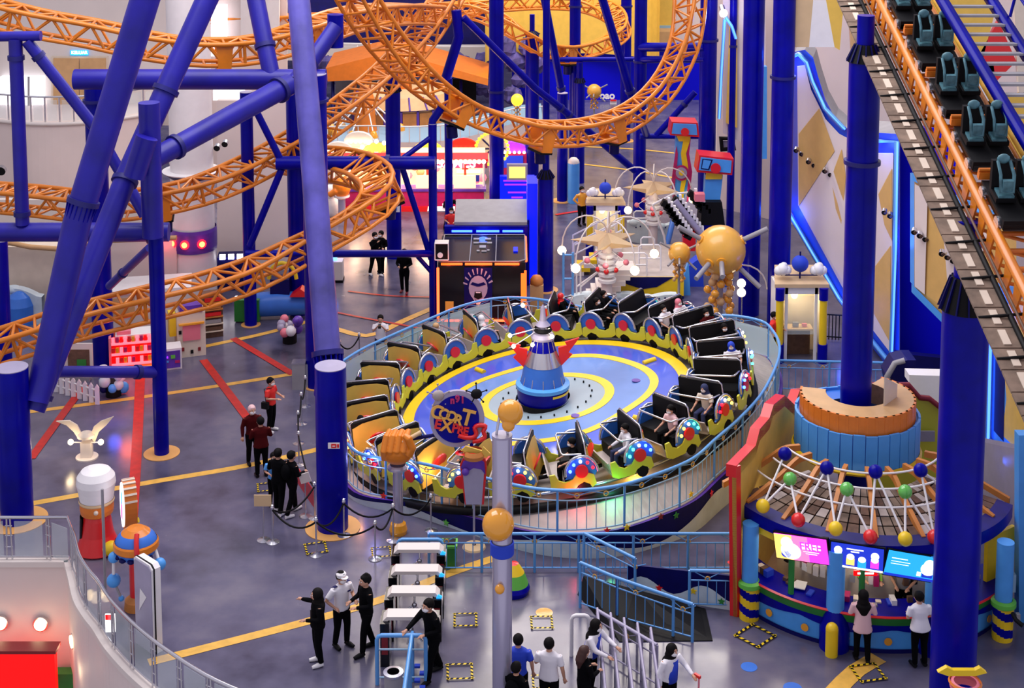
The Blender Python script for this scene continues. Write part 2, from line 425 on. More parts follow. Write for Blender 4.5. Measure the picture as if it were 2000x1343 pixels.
def beam(label, pts, wpx, flanges=(), caps=True, name='support_beam', m='blue', w2=None, ribs=()):
    """tube through picture points with distances; flanges at fractions of its length"""
    if m == 'blue' and pts[0][2] < 49.5 and pts[0][0] < 600: m = 'bluesheen'
    pts = [(x, y, d - 1.5) for x, y, d in pts]
    P = [Q(*p) for p in pts]; r = M(wpx, pts[0][2]) / 2; r2 = M(w2 or wpx, pts[-1][2]) / 2
    lo = min(P, key=lambda p: p.z); t = thing(name, label, 'beam', lo, kind='thing')
    N = len(P)
    part('tube', MB().tube(P, [r + (r2 - r) * i / (N - 1) for i in range(N)], m, n=24), t)
    tot = sum((b - a).length for a, b in zip(P, P[1:]))
    for k, f in enumerate(flanges):
        s = f * tot
        for a, b in zip(P, P[1:]):
            L = (b - a).length
            if s <= L + 1e-6: break
            s -= L
        u = (b - a).normalized(); c = a + u * s; R = (r + (r2 - r) * f)
        part('flange', MB().cyl(c - u * .07, c + u * .07, R * 1.22, 'bluedark', n=24), t)
        if f in ribs:
            g = MB(); o1 = u.orthogonal().normalized(); o2 = u.cross(o1)
            for j in range(18):
                e = o1 * math.cos(j * PI / 9) + o2 * math.sin(j * PI / 9); sd = u.cross(e) * .03
                g.prism([c + e * R * .95, c + e * R * 1.2, c + e * R * 1.0 + u * -.55], sd, 'blue')
            part('rib_ring', g, t)
    return t
# front left group
col('big blue column with a cap painted skylit lilac at the left edge of the hall', 34, 1015, 66, 718, disc_r=.78)
beam('thick tube leaning right from the left edge column', [(70, 785, 38.3), (84, 735, 38.6), (150, 435, 39.3), (292, -30, 40.4)], 50, flanges=(.47,), ribs=(.47,), w2=58)
beam('long leaning tube running behind the slim post', [(66, 800, 38.4), (100, 715, 38.9), (245, 350, 42.6), (415, -25, 45)], 46, flanges=(.03, .52, .74), w2=44)
col('slim blue post standing on a yellow ring', 316, 885, 30, 201, disc_r=.52, flanges=())
beam('wide upper sleeve of the slim post', [(299, 462, 42.0), (291, 200, 42.0)], 42)
beam('saddle tube joining the slim post', [(262, 345, 41.4), (287, 268, 41.5)], 44)
beam('short blue tube low between the left column and the slim post', [(98, 726, 39.5), (314, 726, 42.1)], 24, flanges=(.78,))
beam('horizontal tube ending in a round cap behind the slim post', [(-40, 453, 44), (330, 453, 44.3)], 38, flanges=(.9,))
col('blue column carrying the end of the upper left beam', 203, 716, 42, 160, flanges=(196,))
beam('short tube rising to the slim post', [(214, 558, 46), (292, 484, 42.8)], 17, flanges=(.35,))
beam('thin vertical tube hung at the upper left', [(44, 438, 44), (30, 76, 44)], 27, flanges=(.06, .9))
beam('short horizontal tube at the upper left', [(-30, 72, 44), (80, 70, 44)], 20)
beam('thin tube slanting down from the upper left joint', [(52, 80, 44), (185, 248, 44.4), (283, 420, 44)], 23, flanges=(.09, .82))
col('blue column under the left beam end', 14, 770, 26, 470)
beam('long horizontal beam across the upper left', [(146, 155, 47.2), (637, 155, 47.2)], 41)
beam('big slanting tube from the slim post to the leaning tower', [(300, 310, 42.2), (565, 165, 46.6)], 42, flanges=(.15, .92), w2=44)
beam('knee tube carrying the crossing track', [(575, 160, 46.7), (612, 115, 47.4), (656, 52, 48)], 32, flanges=(.35,))
beam('upright stub with a black track saddle', [(655, 92, 48.2), (655, 28, 48.2)], 32)
col('blue column behind the leaning tower, left', 583, 612, 36, 175)
col('blue column behind the leaning tower, right', 622, 752, 50, 145, disc_r=.5, flanges=(195,))
beam('lilac leaning tower tube crossing the hall', [(640, 690, 40.2), (612, 330, 42.5), (580, -40, 45)], 54, flanges=(.0,), ribs=(.0,), w2=44, name='leaning_tower', m='bluelilac')
beam('stub under the leaning tower tube', [(632, 770, 40.3), (640, 692, 40.2)], 40)
beam('tube leaning left onto the upper beam', [(531, 150, 47.2), (519, 95, 47.6), (492, -40, 48.5)], 34, flanges=(.32,), w2=36)
col('big blue column with a cap painted skylit lilac in the middle', 650, 1030, 64, 715, disc_r=.72, flanges=())
# middle group
col('slim column behind the curved track, left', 490, 634, 25, 180, disc_r=.35)
beam('brace below the lower crossbar, left', [(488, 480, 52), (550, 330, 52)], 14)
beam('brace above the crossbar, left', [(492, 200, 52), (552, 320, 52)], 14)
beam('thin crossbar behind the lower track', [(480, 495, 51), (640, 495, 51)], 14)
beam('long crossbar tube through the middle left', [(540, 318, 52), (850, 318, 52)], 27, flanges=(.7,))
beam('low crossbar tube in front of the walking visitors', [(650, 495, 50.5), (848, 495, 52.8)], 15)
col('blue column behind the crossbar with a black collar', 770, 502, 30, 178, cone=(165, 20, 120))
col('slim blue column beside the black booth', 847, 626, 17, 242)
beam('bent tube holding the curved track', [(844, 245, 52.8), (845, 235, 52.8), (864, 208, 53)], 16, flanges=(.98,))
beam('brace rising to the slim column', [(788, 308, 52.2), (842, 268, 52.8)], 11)
beam('long brace from the crossbar down to the right', [(786, 328, 52.3), (842, 505, 52.8)], 12)
beam('small gusset tube at the low crossbar', [(815, 500, 52.6), (846, 535, 52.8)], 9)
col('slim column behind the black booth', 877, 470, 16, 152)
beam('crooked tube above the slim column', [(876, 156, 62.2), (872, 150, 62.2), (896, 72, 62), (891, 20, 62)], 20, flanges=())
col('blue column behind the black booth roof', 970, 432, 29, -30, flanges=(178,))
beam('long thin brace falling to the right across the middle', [(905, 34, 62), (1045, 172, 63), (1097, 212, 64), (1240, 333, 66)], 14, flanges=(.55, .6))
col('blue column with black collar, left of centre', 1039, 350, 27, 66, cone=(60, 10, 28))
col('thin tall pole in the centre', 1066, 440, 14, -30)
col('blue column with black cone in the centre', 1065, 566, 32, 346, disc_r=.5, cone=(331, 14, 292))
beam('leaning blue tube in the upper centre', [(1058, -30, 66.5), (1097, 178, 67.5)], 15, flanges=(.97,))
col('blue column under the leaning centre tube', 1098, 392, 21, 182, disc_r=.5)
col('tall column behind the far loop', 1122, 345, 22, -30, flanges=(12,))
col('short column under the far loop', 1131, 356, 21, 160, cone=(152, 13, 122))
beam('leaning blue tube right of the far loop', [(1168, -30, 65), (1232, 182, 66.5), (1243, 210, 66.8)], 17, flanges=(.85,))
col('tall blue column right of centre', 1248, 410, 25, -30, flanges=(120,))
col('far blue column with yellow ring', 1221, 275, 21, -30, disc_r=.5, flanges=(12,))
beam('far horizontal blue tube', [(1250, 92, 67), (1378, 92, 63.5)], 18)
beam('second far horizontal blue tube', [(1250, 116, 67), (1378, 116, 63.5)], 14)
beam('horizontal tube below the far loop', [(1075, 116, 72), (1240, 116, 72)], 10)
beam('horizontal bracket tube right of centre', [(1250, 266, 65), (1365, 266, 65)], 11)
beam('slanting bracket tube right of centre', [(1282, 264, 65), (1358, 180, 64.8)], 12, flanges=(.72,))
beam('short strut under the big curved track', [(1262, 262, 65), (1252, 236, 60)], 14)
col('tall blue column behind the swing ride', 1378, 452, 34, -30, flanges=(78,))
col('tall blue column left of the neon wall', 1462, 612, 42, -30)
col('tall blue column beside the neon wall', 1519, 640, 44, -30, flanges=(150,))
col('thin blue column near the spotlight', 1425, 470, 15, -20, flanges=(90,))
col('huge blue column rising out of the snack kiosk', 1663, 1075, 62, 119, flanges=(316,), cone=(86, 34, 30))
col('huge blue column at the right front', 1858, 1392, 93, 602, cone=(540, 52, 430))
# ---------------------------------------------------------------- orange lattice tracks
def track(label, pts, gauge=1.15, depth=.72, roll=None, step=.62, brackets=(), name='coaster_track', n=8, rails=.085):
    """pts: picture x, y, distance of the track's centre line; box lattice of four chords"""
    P = even(spline([Q(p[0], p[1], p[2] - 1.5) for p in pts], 14), step)
    rl = [p[3] if len(p) > 3 else 0 for p in pts]
    N = len(P); fr = []
    for i, p in enumerate(P):
        t = (P[min(i + 1, N - 1)] - P[max(i - 1, 0)]).normalized()
        s = t.cross(V((0, 0, 1))).normalized(); u = s.cross(t)
        a = rl[0]
        f = i / (N - 1) * (len(rl) - 1); k = min(int(f), len(rl) - 2); a = math.radians(rl[k] + (rl[k + 1] - rl[k]) * (f - k))
        s, u = s * math.cos(a) + u * math.sin(a), u * math.cos(a) - s * math.sin(a)
        fr.append((p, s, u))
    t = thing(name, label, 'roller coaster track', min(P, key=lambda p: p.z))
    A = [p - s * gauge / 2 + u * depth / 2 for p, s, u in fr]; B = [p + s * gauge / 2 + u * depth / 2 for p, s, u in fr]
    D = [p - s * gauge * .42 - u * depth / 2 for p, s, u in fr]; E = [p + s * gauge * .42 - u * depth / 2 for p, s, u in fr]
    part('running_rail', MB().tube(A, rails, 'orange', n=n), t); part('running_rail', MB().tube(B, rails, 'orange', n=n), t)
    part('chord', MB().tube(D, rails * .85, 'orange', n=n), t); part('chord', MB().tube(E, rails * .85, 'orange', n=n), t)
    for i in range(N - 1):
        o = i % 2
        b = MB(); r = .05      # one lattice panel: tie, sides, diagonal
        for p, q in [(A[i], B[i]), ((A[i] if o else A[i + 1]), (B[i + 1] if o else B[i])), ((A[i], D[i + 1]) if o else (A[i + 1], D[i])),
                     ((B[i], E[i + 1]) if o else (B[i + 1], E[i])), (D[i], E[i])]:
            b.cyl(p, q, r, 'orange', n=5, caps=False)
        if i % 6 == 3: b.cyl(A[i], D[i], r * 1.2, 'orange', n=5, caps=False); b.cyl(B[i], E[i], r * 1.2, 'orange', n=5, caps=False)
        part('lattice_panel', b, t)
    for k in brackets:
        i = min(int(k * (N - 1)), N - 2); p, s, u = fr[i]; tt = (fr[i + 1][0] - p).normalized()
        b = MB()
        for sg in (-1, 1):
            o = p + s * sg * gauge * .44
            b.prism([o + tt * -.28 + u * depth * .48, o + tt * .28 + u * depth * .48, o + tt * .20 - u * depth * .85, o - tt * .20 - u * depth * .85], s * .05 * sg, 'orange')
        c = p - u * depth * .85
        b.prism([c - tt * .22 - s * .5, c + tt * .22 - s * .5, c + tt * .22 + s * .5, c - tt * .22 + s * .5], u * .06, 'orange')
        part('support_bracket', b, t)
        part('saddle_flange', MB().prism([c - tt * .26 - s * .5, c + tt * .26 - s * .5, c + tt * .26 + s * .5, c - tt * .26 + s * .5], u * -.08, 'black'), t)
        part('saddle_neck', MB().cyl(c - u * .08, c - V((0, 0, .5)), .2, 'navy', n=12), t)
    return t
track('orange lattice track crossing the top left', [(-80, 8, 48.5), (60, 44, 48.5), (180, 66, 48.8), (300, 92, 49), (400, 103, 49.5), (500, 97, 50), (590, 72, 51), (680, 40, 54), (770, 28, 58), (850, 30, 62)], brackets=(.40, .52))
track('orange lattice track rising from the left through the middle', [(-90, 380, 52), (60, 392, 51), (180, 404, 50.3), (290, 396, 50.5), (400, 370, 51), (500, 326, 52.5), (590, 275, 54), (680, 212, 56), (760, 145, 58.5), (830, 66, 61), (885, -20, 63.5)], brackets=(.32,))
track('lowest orange lattice track with the tight turn', [(-90, 705, 43), (30, 668, 43.3), (150, 630, 43.9), (300, 592, 44.8), (400, 568, 45.6), (500, 534, 46.5), (600, 484, 47.3, 8), (690, 435, 48, 18), (738, 395, 48.8, 24), (744, 362, 50, 26), (712, 338, 51.5, 24), (650, 322, 53, 14), (560, 312, 55, 4)], brackets=(.70,))
track('orange lattice track curving through the picture centre', [(660, -70, 49.5, 18), (710, 22, 50.5, 16), (760, 92, 51.5, 10), (830, 165, 52.6, 4), (910, 218, 53.6), (1000, 250, 54.5), (1070, 262, 55.2), (1150, 257, 56), (1220, 234, 57, 5), (1280, 190, 58, 16), (1322, 128, 59, 30), (1345, 55, 60, 40), (1352, -60, 61, 40)], brackets=(.37, .525, .66))
track('small far orange lattice loop by the yellow wall', [(400, 47, 76), (520, 44, 76), (640, 40, 75), (740, 30, 74), (850, 22, 73), (920, 20, 72), (975, 42, 71.5), (1020, 72, 71.5), (1060, 96, 72), (1120, 104, 73, 10), (1180, 88, 74.5, 20), (1212, 62, 76.5, 26), (1195, 28, 79, 20), (1140, 8, 80.5, 10), (1060, 4, 80), (980, 8, 79), (900, 14, 78)], gauge=1.0, depth=.62, brackets=(.55,))
# the near, steep track with the train: rails, chain, catwalk
def lerp3(a, b, t): return a.lerp(b, t)
T6a, T6b = Q(1731, -60, 38), Q(2029, 500, 26.5)
def rail6(off, up, r, m, name, par, a=-.05, b=1.4, n=10):
    s, u = S6, U6
    return part(name, MB().cyl(lerp3(T6a, T6b, a) + s * off + u * up, lerp3(T6a, T6b, b) + s * off + u * up, r, m, n=n), par)
D6 = (T6b - T6a).normalized(); S6 = D6.cross(V((0, 0, 1))).normalized(); U6 = S6.cross(D6)
if S6.x < 0: S6 = -S6
L6 = (T6b - T6a).length
t6 = thing('lift_track', 'steep orange lift hill track at the upper right', 'roller coaster track', T6b)
for off in (-.58, .58): rail6(off, 0, .10, 'orange', 'running_rail', t6)
for off in (-.58, .58): rail6(off, -.62, .07, 'orangered', 'chord', t6)
rail6(.28, -.08, .07, 'gold', 'lift_chain', t6)
N6 = 22
for i in range(-1, N6 + 9):
    c = lerp3(T6a, T6b, i / N6); b = MB(); nx = lerp3(T6a, T6b, (i + 1) / N6)
    b.cyl(c - S6 * .58 - U6 * .3, c + S6 * .58 - U6 * .3, .05, 'orangered', n=6)
    for sg in (-1, 1):
        b.prism([c + S6 * .58 * sg, c + S6 * .58 * sg + D6 * .42, c + S6 * .58 * sg + D6 * .28 - U6 * .62, c + S6 * .58 * sg + D6 * .1 - U6 * .62], S6 * .04 * sg, 'orange')
    b.cyl(c - S6 * .58 - U6 * .6, nx + S6 * .58 - U6 * .6, .04, 'orangered', n=5)
    part('track_tie', b, t6)
cw = thing('lift_catwalk', 'brown metal catwalk beside the steep orange track', 'catwalk', T6b + V((-1.2, 0, -1)))
for i in range(-1, N6 + 9):
    c = lerp3(T6a, T6b, i / N6) - S6 * 1.08 - U6 * .55
    part('deck_plate', MB().box(c, (.6, L6 / N6 * .94, .05), 'catwalk', rot=Matrix((S6, D6, U6)).transposed()), cw)
    part('light_tread', MB().box(c + U6 * .035, (.14, L6 / N6 * .7, .02), 'cream', rot=Matrix((S6, D6, U6)).transposed()), cw)
    if i % 2 == 0: bar('bracket', c - S6 * .30 + U6 * .02, c + S6 * .5 + U6 * .1, .03, 'black', cw)
part('edge_beam', MB().cyl(lerp3(T6a, T6b, -.05) - S6 * .80 - U6 * .5, lerp3(T6a, T6b, 1.42) - S6 * .80 - U6 * .5, .06, 'black', n=6), cw)
part('edge_beam', MB().cyl(lerp3(T6a, T6b, -.05) - S6 * .74 - U6 * .35, lerp3(T6a, T6b, 1.42) - S6 * .74 - U6 * .35, .03, 'brown', n=6), cw)
# train
car = thing('coaster_car', 'x', 'roller coaster car', (0, 0, 0), group='cars of the coaster train')
part('chassis', MB().box((0, 0, .1), (.86, 1.5, .14), 'blackgloss').box((0, -.7, .16), (.9, .1, .2), 'black'), car)
part('floor_pan', MB().box((0, 0, .2), (.9, 1.3, .06), 'black'), car)
part('nose_bar', MB().box((0, .78, .28), (1.0, .12, .16), 'orangered').cyl((-.5, .78, .4), (.5, .78, .4), .04, 'orangered', n=8), car)
for sx in (-.24, .24):
    st = part('seat', MB().box((sx, .05, .33), (.40, .46, .1), 'black').box((sx, .28, .62), (.40, .12, .62), 'black', rot=Matrix.Rotation(-.25, 3, 'X')), car)
    part('headrest', MB().sph((sx, .30, .98), .13, 'teal', n=12, sc=(1, .6, .8)), st)
    part('restraint', MB().tube([(sx - .12, .26, .95), (sx - .13, -.02, .82), (sx - .12, -.14, .5), (sx + .12, -.14, .5), (sx + .13, -.02, .82), (sx + .12, .26, .95)], .035, 'teal', n=6).box((sx, -.1, .62), (.2, .08, .26), 'teal'), st)
    part('seat_cushion', MB().box((sx, -.02, .40), (.3, .3, .06), 'teal'), st)
for sx in (-.46, .46):
    for sy in (-.5, .5): part('wheel', MB().cyl((sx - .04, sy, .05), (sx + .04, sy, .05), .13, 'steel', n=12), car)
R6 = Matrix((S6, -D6, U6)).transposed()
if R6.determinant() < 0: R6 = Matrix((S6, D6, U6)).transposed()
names6 = ['top', 'second', 'third', 'fourth', 'fifth', 'lowest']
for i in range(6):
    c = car if i == 0 else copy_tree(car)
    c['label'] = 'black coaster car with teal seats on the steep track, %s of the train' % names6[i]
    c.matrix_basis = Matrix.Translation(lerp3(T6a, T6b, .06 + .165 * i) + U6 * .06 - S6 * .05) @ R6.to_4x4()
# blue ladder girders right of the track
lad = thing('service_stair', 'blue steel service stair at the top right corner', 'stair', Q(2010, 330, 29))
la, lb = Q(1822, -30, 33.5), Q(2036, 330, 28); ls = V((1, .1, 0)).normalized()
dl = (lb - la)
part('stringer', MB().tube([la, lb], .14, 'blue', n=4), lad); part('stringer', MB().tube([la + ls * 1.15, lb + ls * 1.15], .14, 'blue', n=4), lad)
for i in range(18):
    c = la + dl * (i + .5) / 18
    part('tread', MB().box(c + ls * .58, (1.05, .22, .05), 'grey'), lad)
bar('handrail', la + V((1.5, 0, .9)), lb + V((1.5, 0, .9)), .04, 'blue', lad); bar('handrail', la + V((1.5, 0, .45)), lb + V((1.5, 0, .45)), .035, 'blue', lad)
for i in range(5): bar('rail_post', la + dl * i / 5 + V((1.3, 0, 0)), la + dl * i / 5 + V((1.5, 0, .9)), .035, 'blue', lad)
gd = thing('girder', 'blue and orange girder beside the lift track', 'beam', Q(1990, 300, 28))
o6 = S6 * .86
part('flat_plate', MB().cyl(T6a + o6, lerp3(T6a, T6b, 1.1) + o6, .13, 'ochre', n=4), gd)
part('blue_flange', MB().cyl(T6a + o6 + S6 * .22 - U6 * .3, lerp3(T6a, T6b, 1.1) + o6 + S6 * .22 - U6 * .3, .14, 'blue', n=4), gd)
# ---------------------------------------------------------------- walls and decor round the hall
def panel(pts, m, th=.25, em=None, dvec=None):
    """flat cut-out: picture points with distance -> outline pushed back by th"""
    P = [Q(*p) for p in pts]
    return MB().prism(P, dvec or V((0, th, 0)), m, em)
def lin(pts, xa, da, xb, db, push=0):
    return [(x, y, da + (db - da) * (x - xa) / (xb - xa) - push) for x, y in pts]
# right side: big shaped neon panel
LA = (1545, 53.0, 1755, 46.5)
outA = [(1545, 115), (1553, 101), (1572, 97), (1588, 112), (1598, 150), (1612, 195), (1632, 232), (1652, 250), (1700, 258), (1757, 262), (1757, 712), (1738, 722), (1690, 660), (1645, 598), (1600, 520), (1545, 412)]
struct('wall_panel', MB().prism([Q(*p) for p in lin(outA, *LA)], V((.5, 1.8, 0)), 'rimblue', 'grey'), 'tall shaped wall panel with a light blue rim')
inA = [(1558, 130), (1572, 128), (1584, 175), (1612, 232), (1640, 262), (1712, 300), (1745, 300), (1740, 690), (1690, 625), (1645, 560), (1560, 402)]
t = thing('harlequin_panel', 'white and ochre harlequin board inside the neon outline', 'wall panel', Q(1650, 640, 49.5), kind='thing')
part('board', panel(lin(inA, *LA, push=.12), 'pinkwhite', .1), t)
for pp in [[(1600, 212), (1630, 295), (1560, 402), (1560, 262)], [(1644, 292), (1652, 345), (1640, 470), (1622, 440), (1628, 335)], [(1716, 380), (1742, 330), (1742, 470), (1728, 440)], [(1710, 520), (1740, 480), (1738, 668), (1700, 600)]]:
    part('ochre_lozenge', panel(lin(pp, *LA, push=.16), 'ochreboard', .04), t)
def neon(label, pix, da, r=.035, closed=False, mat_='neon', lamps=True):
    P = [Q(*p) for p in da(pix)] if callable(da) else [Q(x, y, da) for x, y in pix]
    t = thing('neon_tube', label, 'neon light', min(P, key=lambda p: p.z))
    part('tube', MB().tube(P, r, mat_, n=6), t)
    part('backing_strip', MB().tube([p + V((0, .09, 0)) for p in P], .09, 'railblue', n=4), t)
    if lamps:
        for p in even(P, 4.5)[::1]: lamp(p + V((-.1, -.35, 0)), 34, (.03, .12, 1), .2)
    return t
fA = lambda px: lin(px, *LA, push=.28)
neon('blue neon tube along the curved top of the shaped panel', [(1548, 112), (1562, 106), (1576, 122), (1588, 160), (1612, 212), (1650, 252)], fA)
neon('blue neon tube down the right rim of the shaped panel', [(1715, 277), (1753, 277), (1750, 480), (1742, 700)], fA)
neon('blue neon tube along the slanting foot of the shaped panel', [(1540, 414), (1590, 500), (1640, 585), (1690, 650), (1740, 712)], fA)
# boards behind and to the right
def wallq(label, pix, d, m, th=.3, name='wall_panel'):
    struct(name, panel([(x, y, d) if not isinstance(d, tuple) else (x, y, d[0] + (d[1] - d[0]) * (x - pix[0][0]) / max(1, (pix[2][0] - pix[0][0]))) for x, y in pix], m, th), label)
wallq('long pinkish white wall at the right', [(1400, -140), (1400, 560), (2150, 640), (2150, -140)], (66, 54), 'pinkwhite', name='wall_right')
wallq('blue recess wall beside the shaped panel', [(1752, 250), (1752, 730), (1870, 790), (1870, 250)], (47.6, 46.5), 'recessblue')
wallq('blue recess floor block', [(1752, 690), (1752, 745), (1850, 760), (1850, 700)], 45.5, 'navy')
for i, (lab, pp, m) in enumerate([
    ('ochre board at the top right, left one', [(1546, -40), (1546, 92), (1580, 92), (1592, -40)], 'beige'),
    ('white pointed board at the top right', [(1592, -40), (1580, 92), (1630, 92), (1606, -40)], 'white'),
    ('ochre board beside the white pointed board', [(1606, -40), (1630, 92), (1640, 98), (1652, -40)], 'ochre'),
    ('salmon board near the huge kiosk column', [(1654, -40), (1664, 110), (1690, 90), (1700, -40)], 'tan'),
    ('ochre board right of the lift track', [(1800, -40), (1850, 130), (1900, 190), (1960, -40)], 'ochre'),
    ('white board right of the lift track', [(1880, 130), (1920, 260), (1960, 300), (1940, 120)], 'white'),
    ('red board below the service stair', [(1905, 120), (1945, 160), (1985, 120), (1950, 40)], 'red'),
    ('yellow board right of the lift track', [(1920, 200), (1945, 330), (2010, 330), (2000, 180)], 'ochre'),
    ('white board far upper right', [(1980, 0), (1990, 180), (2060, 200), (2060, -20)], 'cream')]):
    struct('wall_panel', panel([(x, y, 50.5) for x, y in pp], m, .2), lab)
LB = (1780, 44.5, 1960, 41.0)
struct('wall_panel', panel(lin([(1786, 345), (1786, 560), (1850, 625), (1985, 700), (1985, 440), (1850, 382)], *LB), 'ochreboard', .5, em='skyblue'), 'ochre and white wall board right of the huge kiosk column')
t = thing('board_trim', 'light blue slanting trim under the ochre and white board', 'trim', Q(1850, 640, 43), kind='thing')
part('lower_trim', panel(lin([(1782, 556), (1782, 572), (1850, 640), (1990, 716), (1990, 700), (1850, 624)], *LB, push=.15), 'skyblue', .1), t)
part('upper_trim', panel(lin([(1782, 338), (1782, 352), (1850, 392), (1990, 452), (1990, 434), (1850, 374)], *LB, push=.15), 'skyblue', .1), t)
for pp in [[(1788, 360), (1812, 372), (1806, 575), (1788, 560)], [(1838, 392), (1870, 400), (1940, 470), (1852, 560)]]:
    struct('wall_panel', panel(lin(pp, *LB, push=.1), 'pinkwhite', .06), 'white field on the ochre board, %s' % ('left' if pp[0][0] < 1800 else 'right'))
LC = (1925, 36.5, 2010, 34.0)
struct('wall_panel', panel(lin([(1922, 560), (1922, 880), (1985, 945), (2060, 1000), (2060, 560)], *LC), 'skyblue', .3), 'light blue framed wall board at the right edge')
struct('wall_panel', panel(lin([(1958, 600), (1958, 850), (2060, 950), (2060, 560)], *LC, push=.1), 'ochre', .05), 'ochre field of the right edge board')
struct('wall_panel', panel(lin([(1948, 590), (1942, 842), (1960, 862), (1966, 600)], *LC, push=.12), 'navy', .05), 'dark blue inner rim of the right edge board')
neon('blue neon tube at the right edge of the picture', [(1937, 605), (1934, 700), (1930, 858), (1975, 900), (2040, 955)], lambda px: lin(px, *LC, push=.3))
wallq('grey blue wall base at the lower right', [(1905, 860), (1905, 1180), (2100, 1400), (2100, 900)], (36.5, 30.5), 'lilacgrey', name='wall_right')
wallq('light blue pillar in the lower right corner', [(1990, 850), (1990, 1290), (2060, 1330), (2060, 850)], 31.8, 'skyblue', name='wall_panel')
# spotlights clusters on the boards
def cluster(px, py, d, n, label):
    t = thing('spotlight_cluster', label, 'lamp', Q(px, py, d))
    for k in range(n):
        c = Q(px + k * 11, py + k * 7, d)
        part('spotlight', MB().cyl(c, c + V((-.06, -.16, -.05)), .09, 'steel', n=10, cm='black').cyl(c + V((-.02, -.17, -.04)), c + V((-.02, -.19, -.05)), .06, 'brown', n=8), t)
for a in [(1556, 290, 52.3, 2, 'pair of small spotlights on the ochre lozenge'), (1580, 312, 51.6, 3, 'three spotlights in the middle of the ochre lozenge'), (1612, 330, 50.6, 3, 'three spotlights near the huge column'), (1728, 410, 46.6, 2, 'small spotlights beside the right neon tube'),
          (1786, 448, 44, 3, 'three spotlights on the white field, left'), (1840, 490, 42.9, 3, 'three spotlights on the white field, right')]: cluster(*a)
# left of the panel: upper neon strip, white slab
wallq('white and ochre wall slab behind the thin neon strip', [(1412, -60), (1412, 260), (1495, 300), (1495, -60)], 61, 'pinkwhite')
struct('wall_panel', panel([(1425, 40, 60.8), (1440, 60, 60.8), (1440, 250, 60.8), (1418, 240, 60.8)], 'ochre', .05), 'ochre stripe on the slab behind the columns')
neon('pale blue neon strip high between the columns', [(1416, 38), (1410, 130), (1405, 232)], 60.2)
neon('short pale blue neon arc near the spotlight', [(1418, 34), (1430, 52), (1438, 76)], 60.2, lamps=False)
wallq('pale blue slab between the columns', [(1481, 130), (1481, 310), (1498, 310), (1498, 130)], 58, 'skyblue')  # plain sky blue board without emission
t = thing('spotlight', 'bright spotlight at the top near the thin neon strip', 'lamp', Q(1413, 26, 60)); c = Q(1413, 26, 59.8)
part('housing', MB().cyl(c + V((0, .5, .2)), c, .12, 'steel', n=12), t); part('bulb', MB().sph(c, .17, 'bulbwhite'), t); lamp(c + V((0, -.4, 0)), 60, (1, .95, .85))
# ---- far wall
def bx(name, x0, x1, yt, yb, d, m, label, th=.3, cat='panel', st=True, solid_=False):
    b = panel([(x0, yt, d), (x1, yt, d), (x1, yb, d), (x0, yb, d)], m, th)
    return struct(name, b, label) if st else solid(name, b, label, cat)
cy0 = Q(1115, 110, 88); b = MB()
pa = [V((cy0.x + 5.2 * math.cos(a), 88 - 2 + 3.5 * math.sin(a), 0)) for a in [PI * (1 - k / 16) for k in range(17)]]
z0, z1 = Q(1100, 112, 88).z, 14
b.add([p + V((0, 0, z0)) for p in pa] + [p + V((0, 0, z1)) for p in pa], [(k, k + 1, 18 + k, 17 + k) for k in range(16)], 'ochre')
struct('wall_curved', b, 'yellow curved wall behind the far loop')
bx('wall_far', 560, 1000, -60, 96, 96, 'bluedark', 'dark blue far wall at the upper left centre')
bx('wall_far', 1000, 1420, 100, 205, 90, 'recessblue', 'deep blue far wall below the yellow curved wall')
bx('wall_far', 1220, 1420, -60, 100, 91, 'pinkwhite', 'white far wall at the top right of centre')
bx('wall_panel', 1258, 1318, -60, 50, 90.5, 'ochre', 'yellow field at the top right of centre')
bx('wall_panel', 1262, 1312, 50, 66, 90.4, 'railpale', 'light blue band under the yellow field')
bx('wall_panel', 1262, 1316, 62, 88, 89, 'tan', 'tan box under the light blue band', th=2)
bx('wall_far', 1130, 1420, 200, 300, 89.6, 'pinkwhite', 'pinkish far wall behind the columns')
bx('door_far', 1172, 1209, 205, 272, 89, 'beige', 'cream door in the far wall, left')
bx('door_far', 1258, 1312, 206, 266, 89, 'beige', 'cream door in the far wall, right')
t = thing('wall_sign', 'small white sign above the left far door', 'sign', Q(1198, 200, 88.8)); part('face_panel', MB().box(Q(1198, 200, 88.8), (.4, .05, .28), 'white'), t); part('red_band', MB().box(Q(1198, 196, 88.7), (.38, .05, .1), 'red'), t)
t = thing('wall_sign', 'row of small white letters on the deep blue far wall', 'sign', Q(1186, 187, 89.5))
part('lettering', place(text('oao', .62, 'white', .02, .02), Matrix.Translation(Q(1186, 187, 89.4))), t)
bx('wall_ledge', 560, 970, 92, 118, 93, 'offwhite', 'pale ledge wall above the rocks', th=1)
t = thing('ledge_rail', 'white railing along the far ledge', 'railing', Q(800, 92, 92))
bar('top_rail', Q(640, 84, 93.3), Q(960, 92, 93.3), .06, 'white', t)
for k in range(12): bar('rail_post', Q(640 + k * 29, 86 + k * .7, 93.3), Q(640 + k * 29, 97, 93.3), .05, 'white', t)
def rockmass(label, blobs):
    t = thing('artificial_rock', label, 'rock', Q(blobs[0][0], blobs[0][1] + blobs[0][3], blobs[0][2]))
    for x, y, d, r in blobs:
        b = MB(); c = Q(x, y, d); R = M(r, d); rnd = random.Random(x)
        b.sph(c, R, 'rock', n=12)
        b.v = [c + (p - c) * (1 + rnd.uniform(-.22, .22)) for p in b.v]; b.sm = [False] * len(b.sm)
        part('boulder', b, t)
rockmass('violet artificial rocks left of the orange canopy', [(640 + k * 20, 128 + (k % 3) * 8, 90, 22) for k in range(6)])
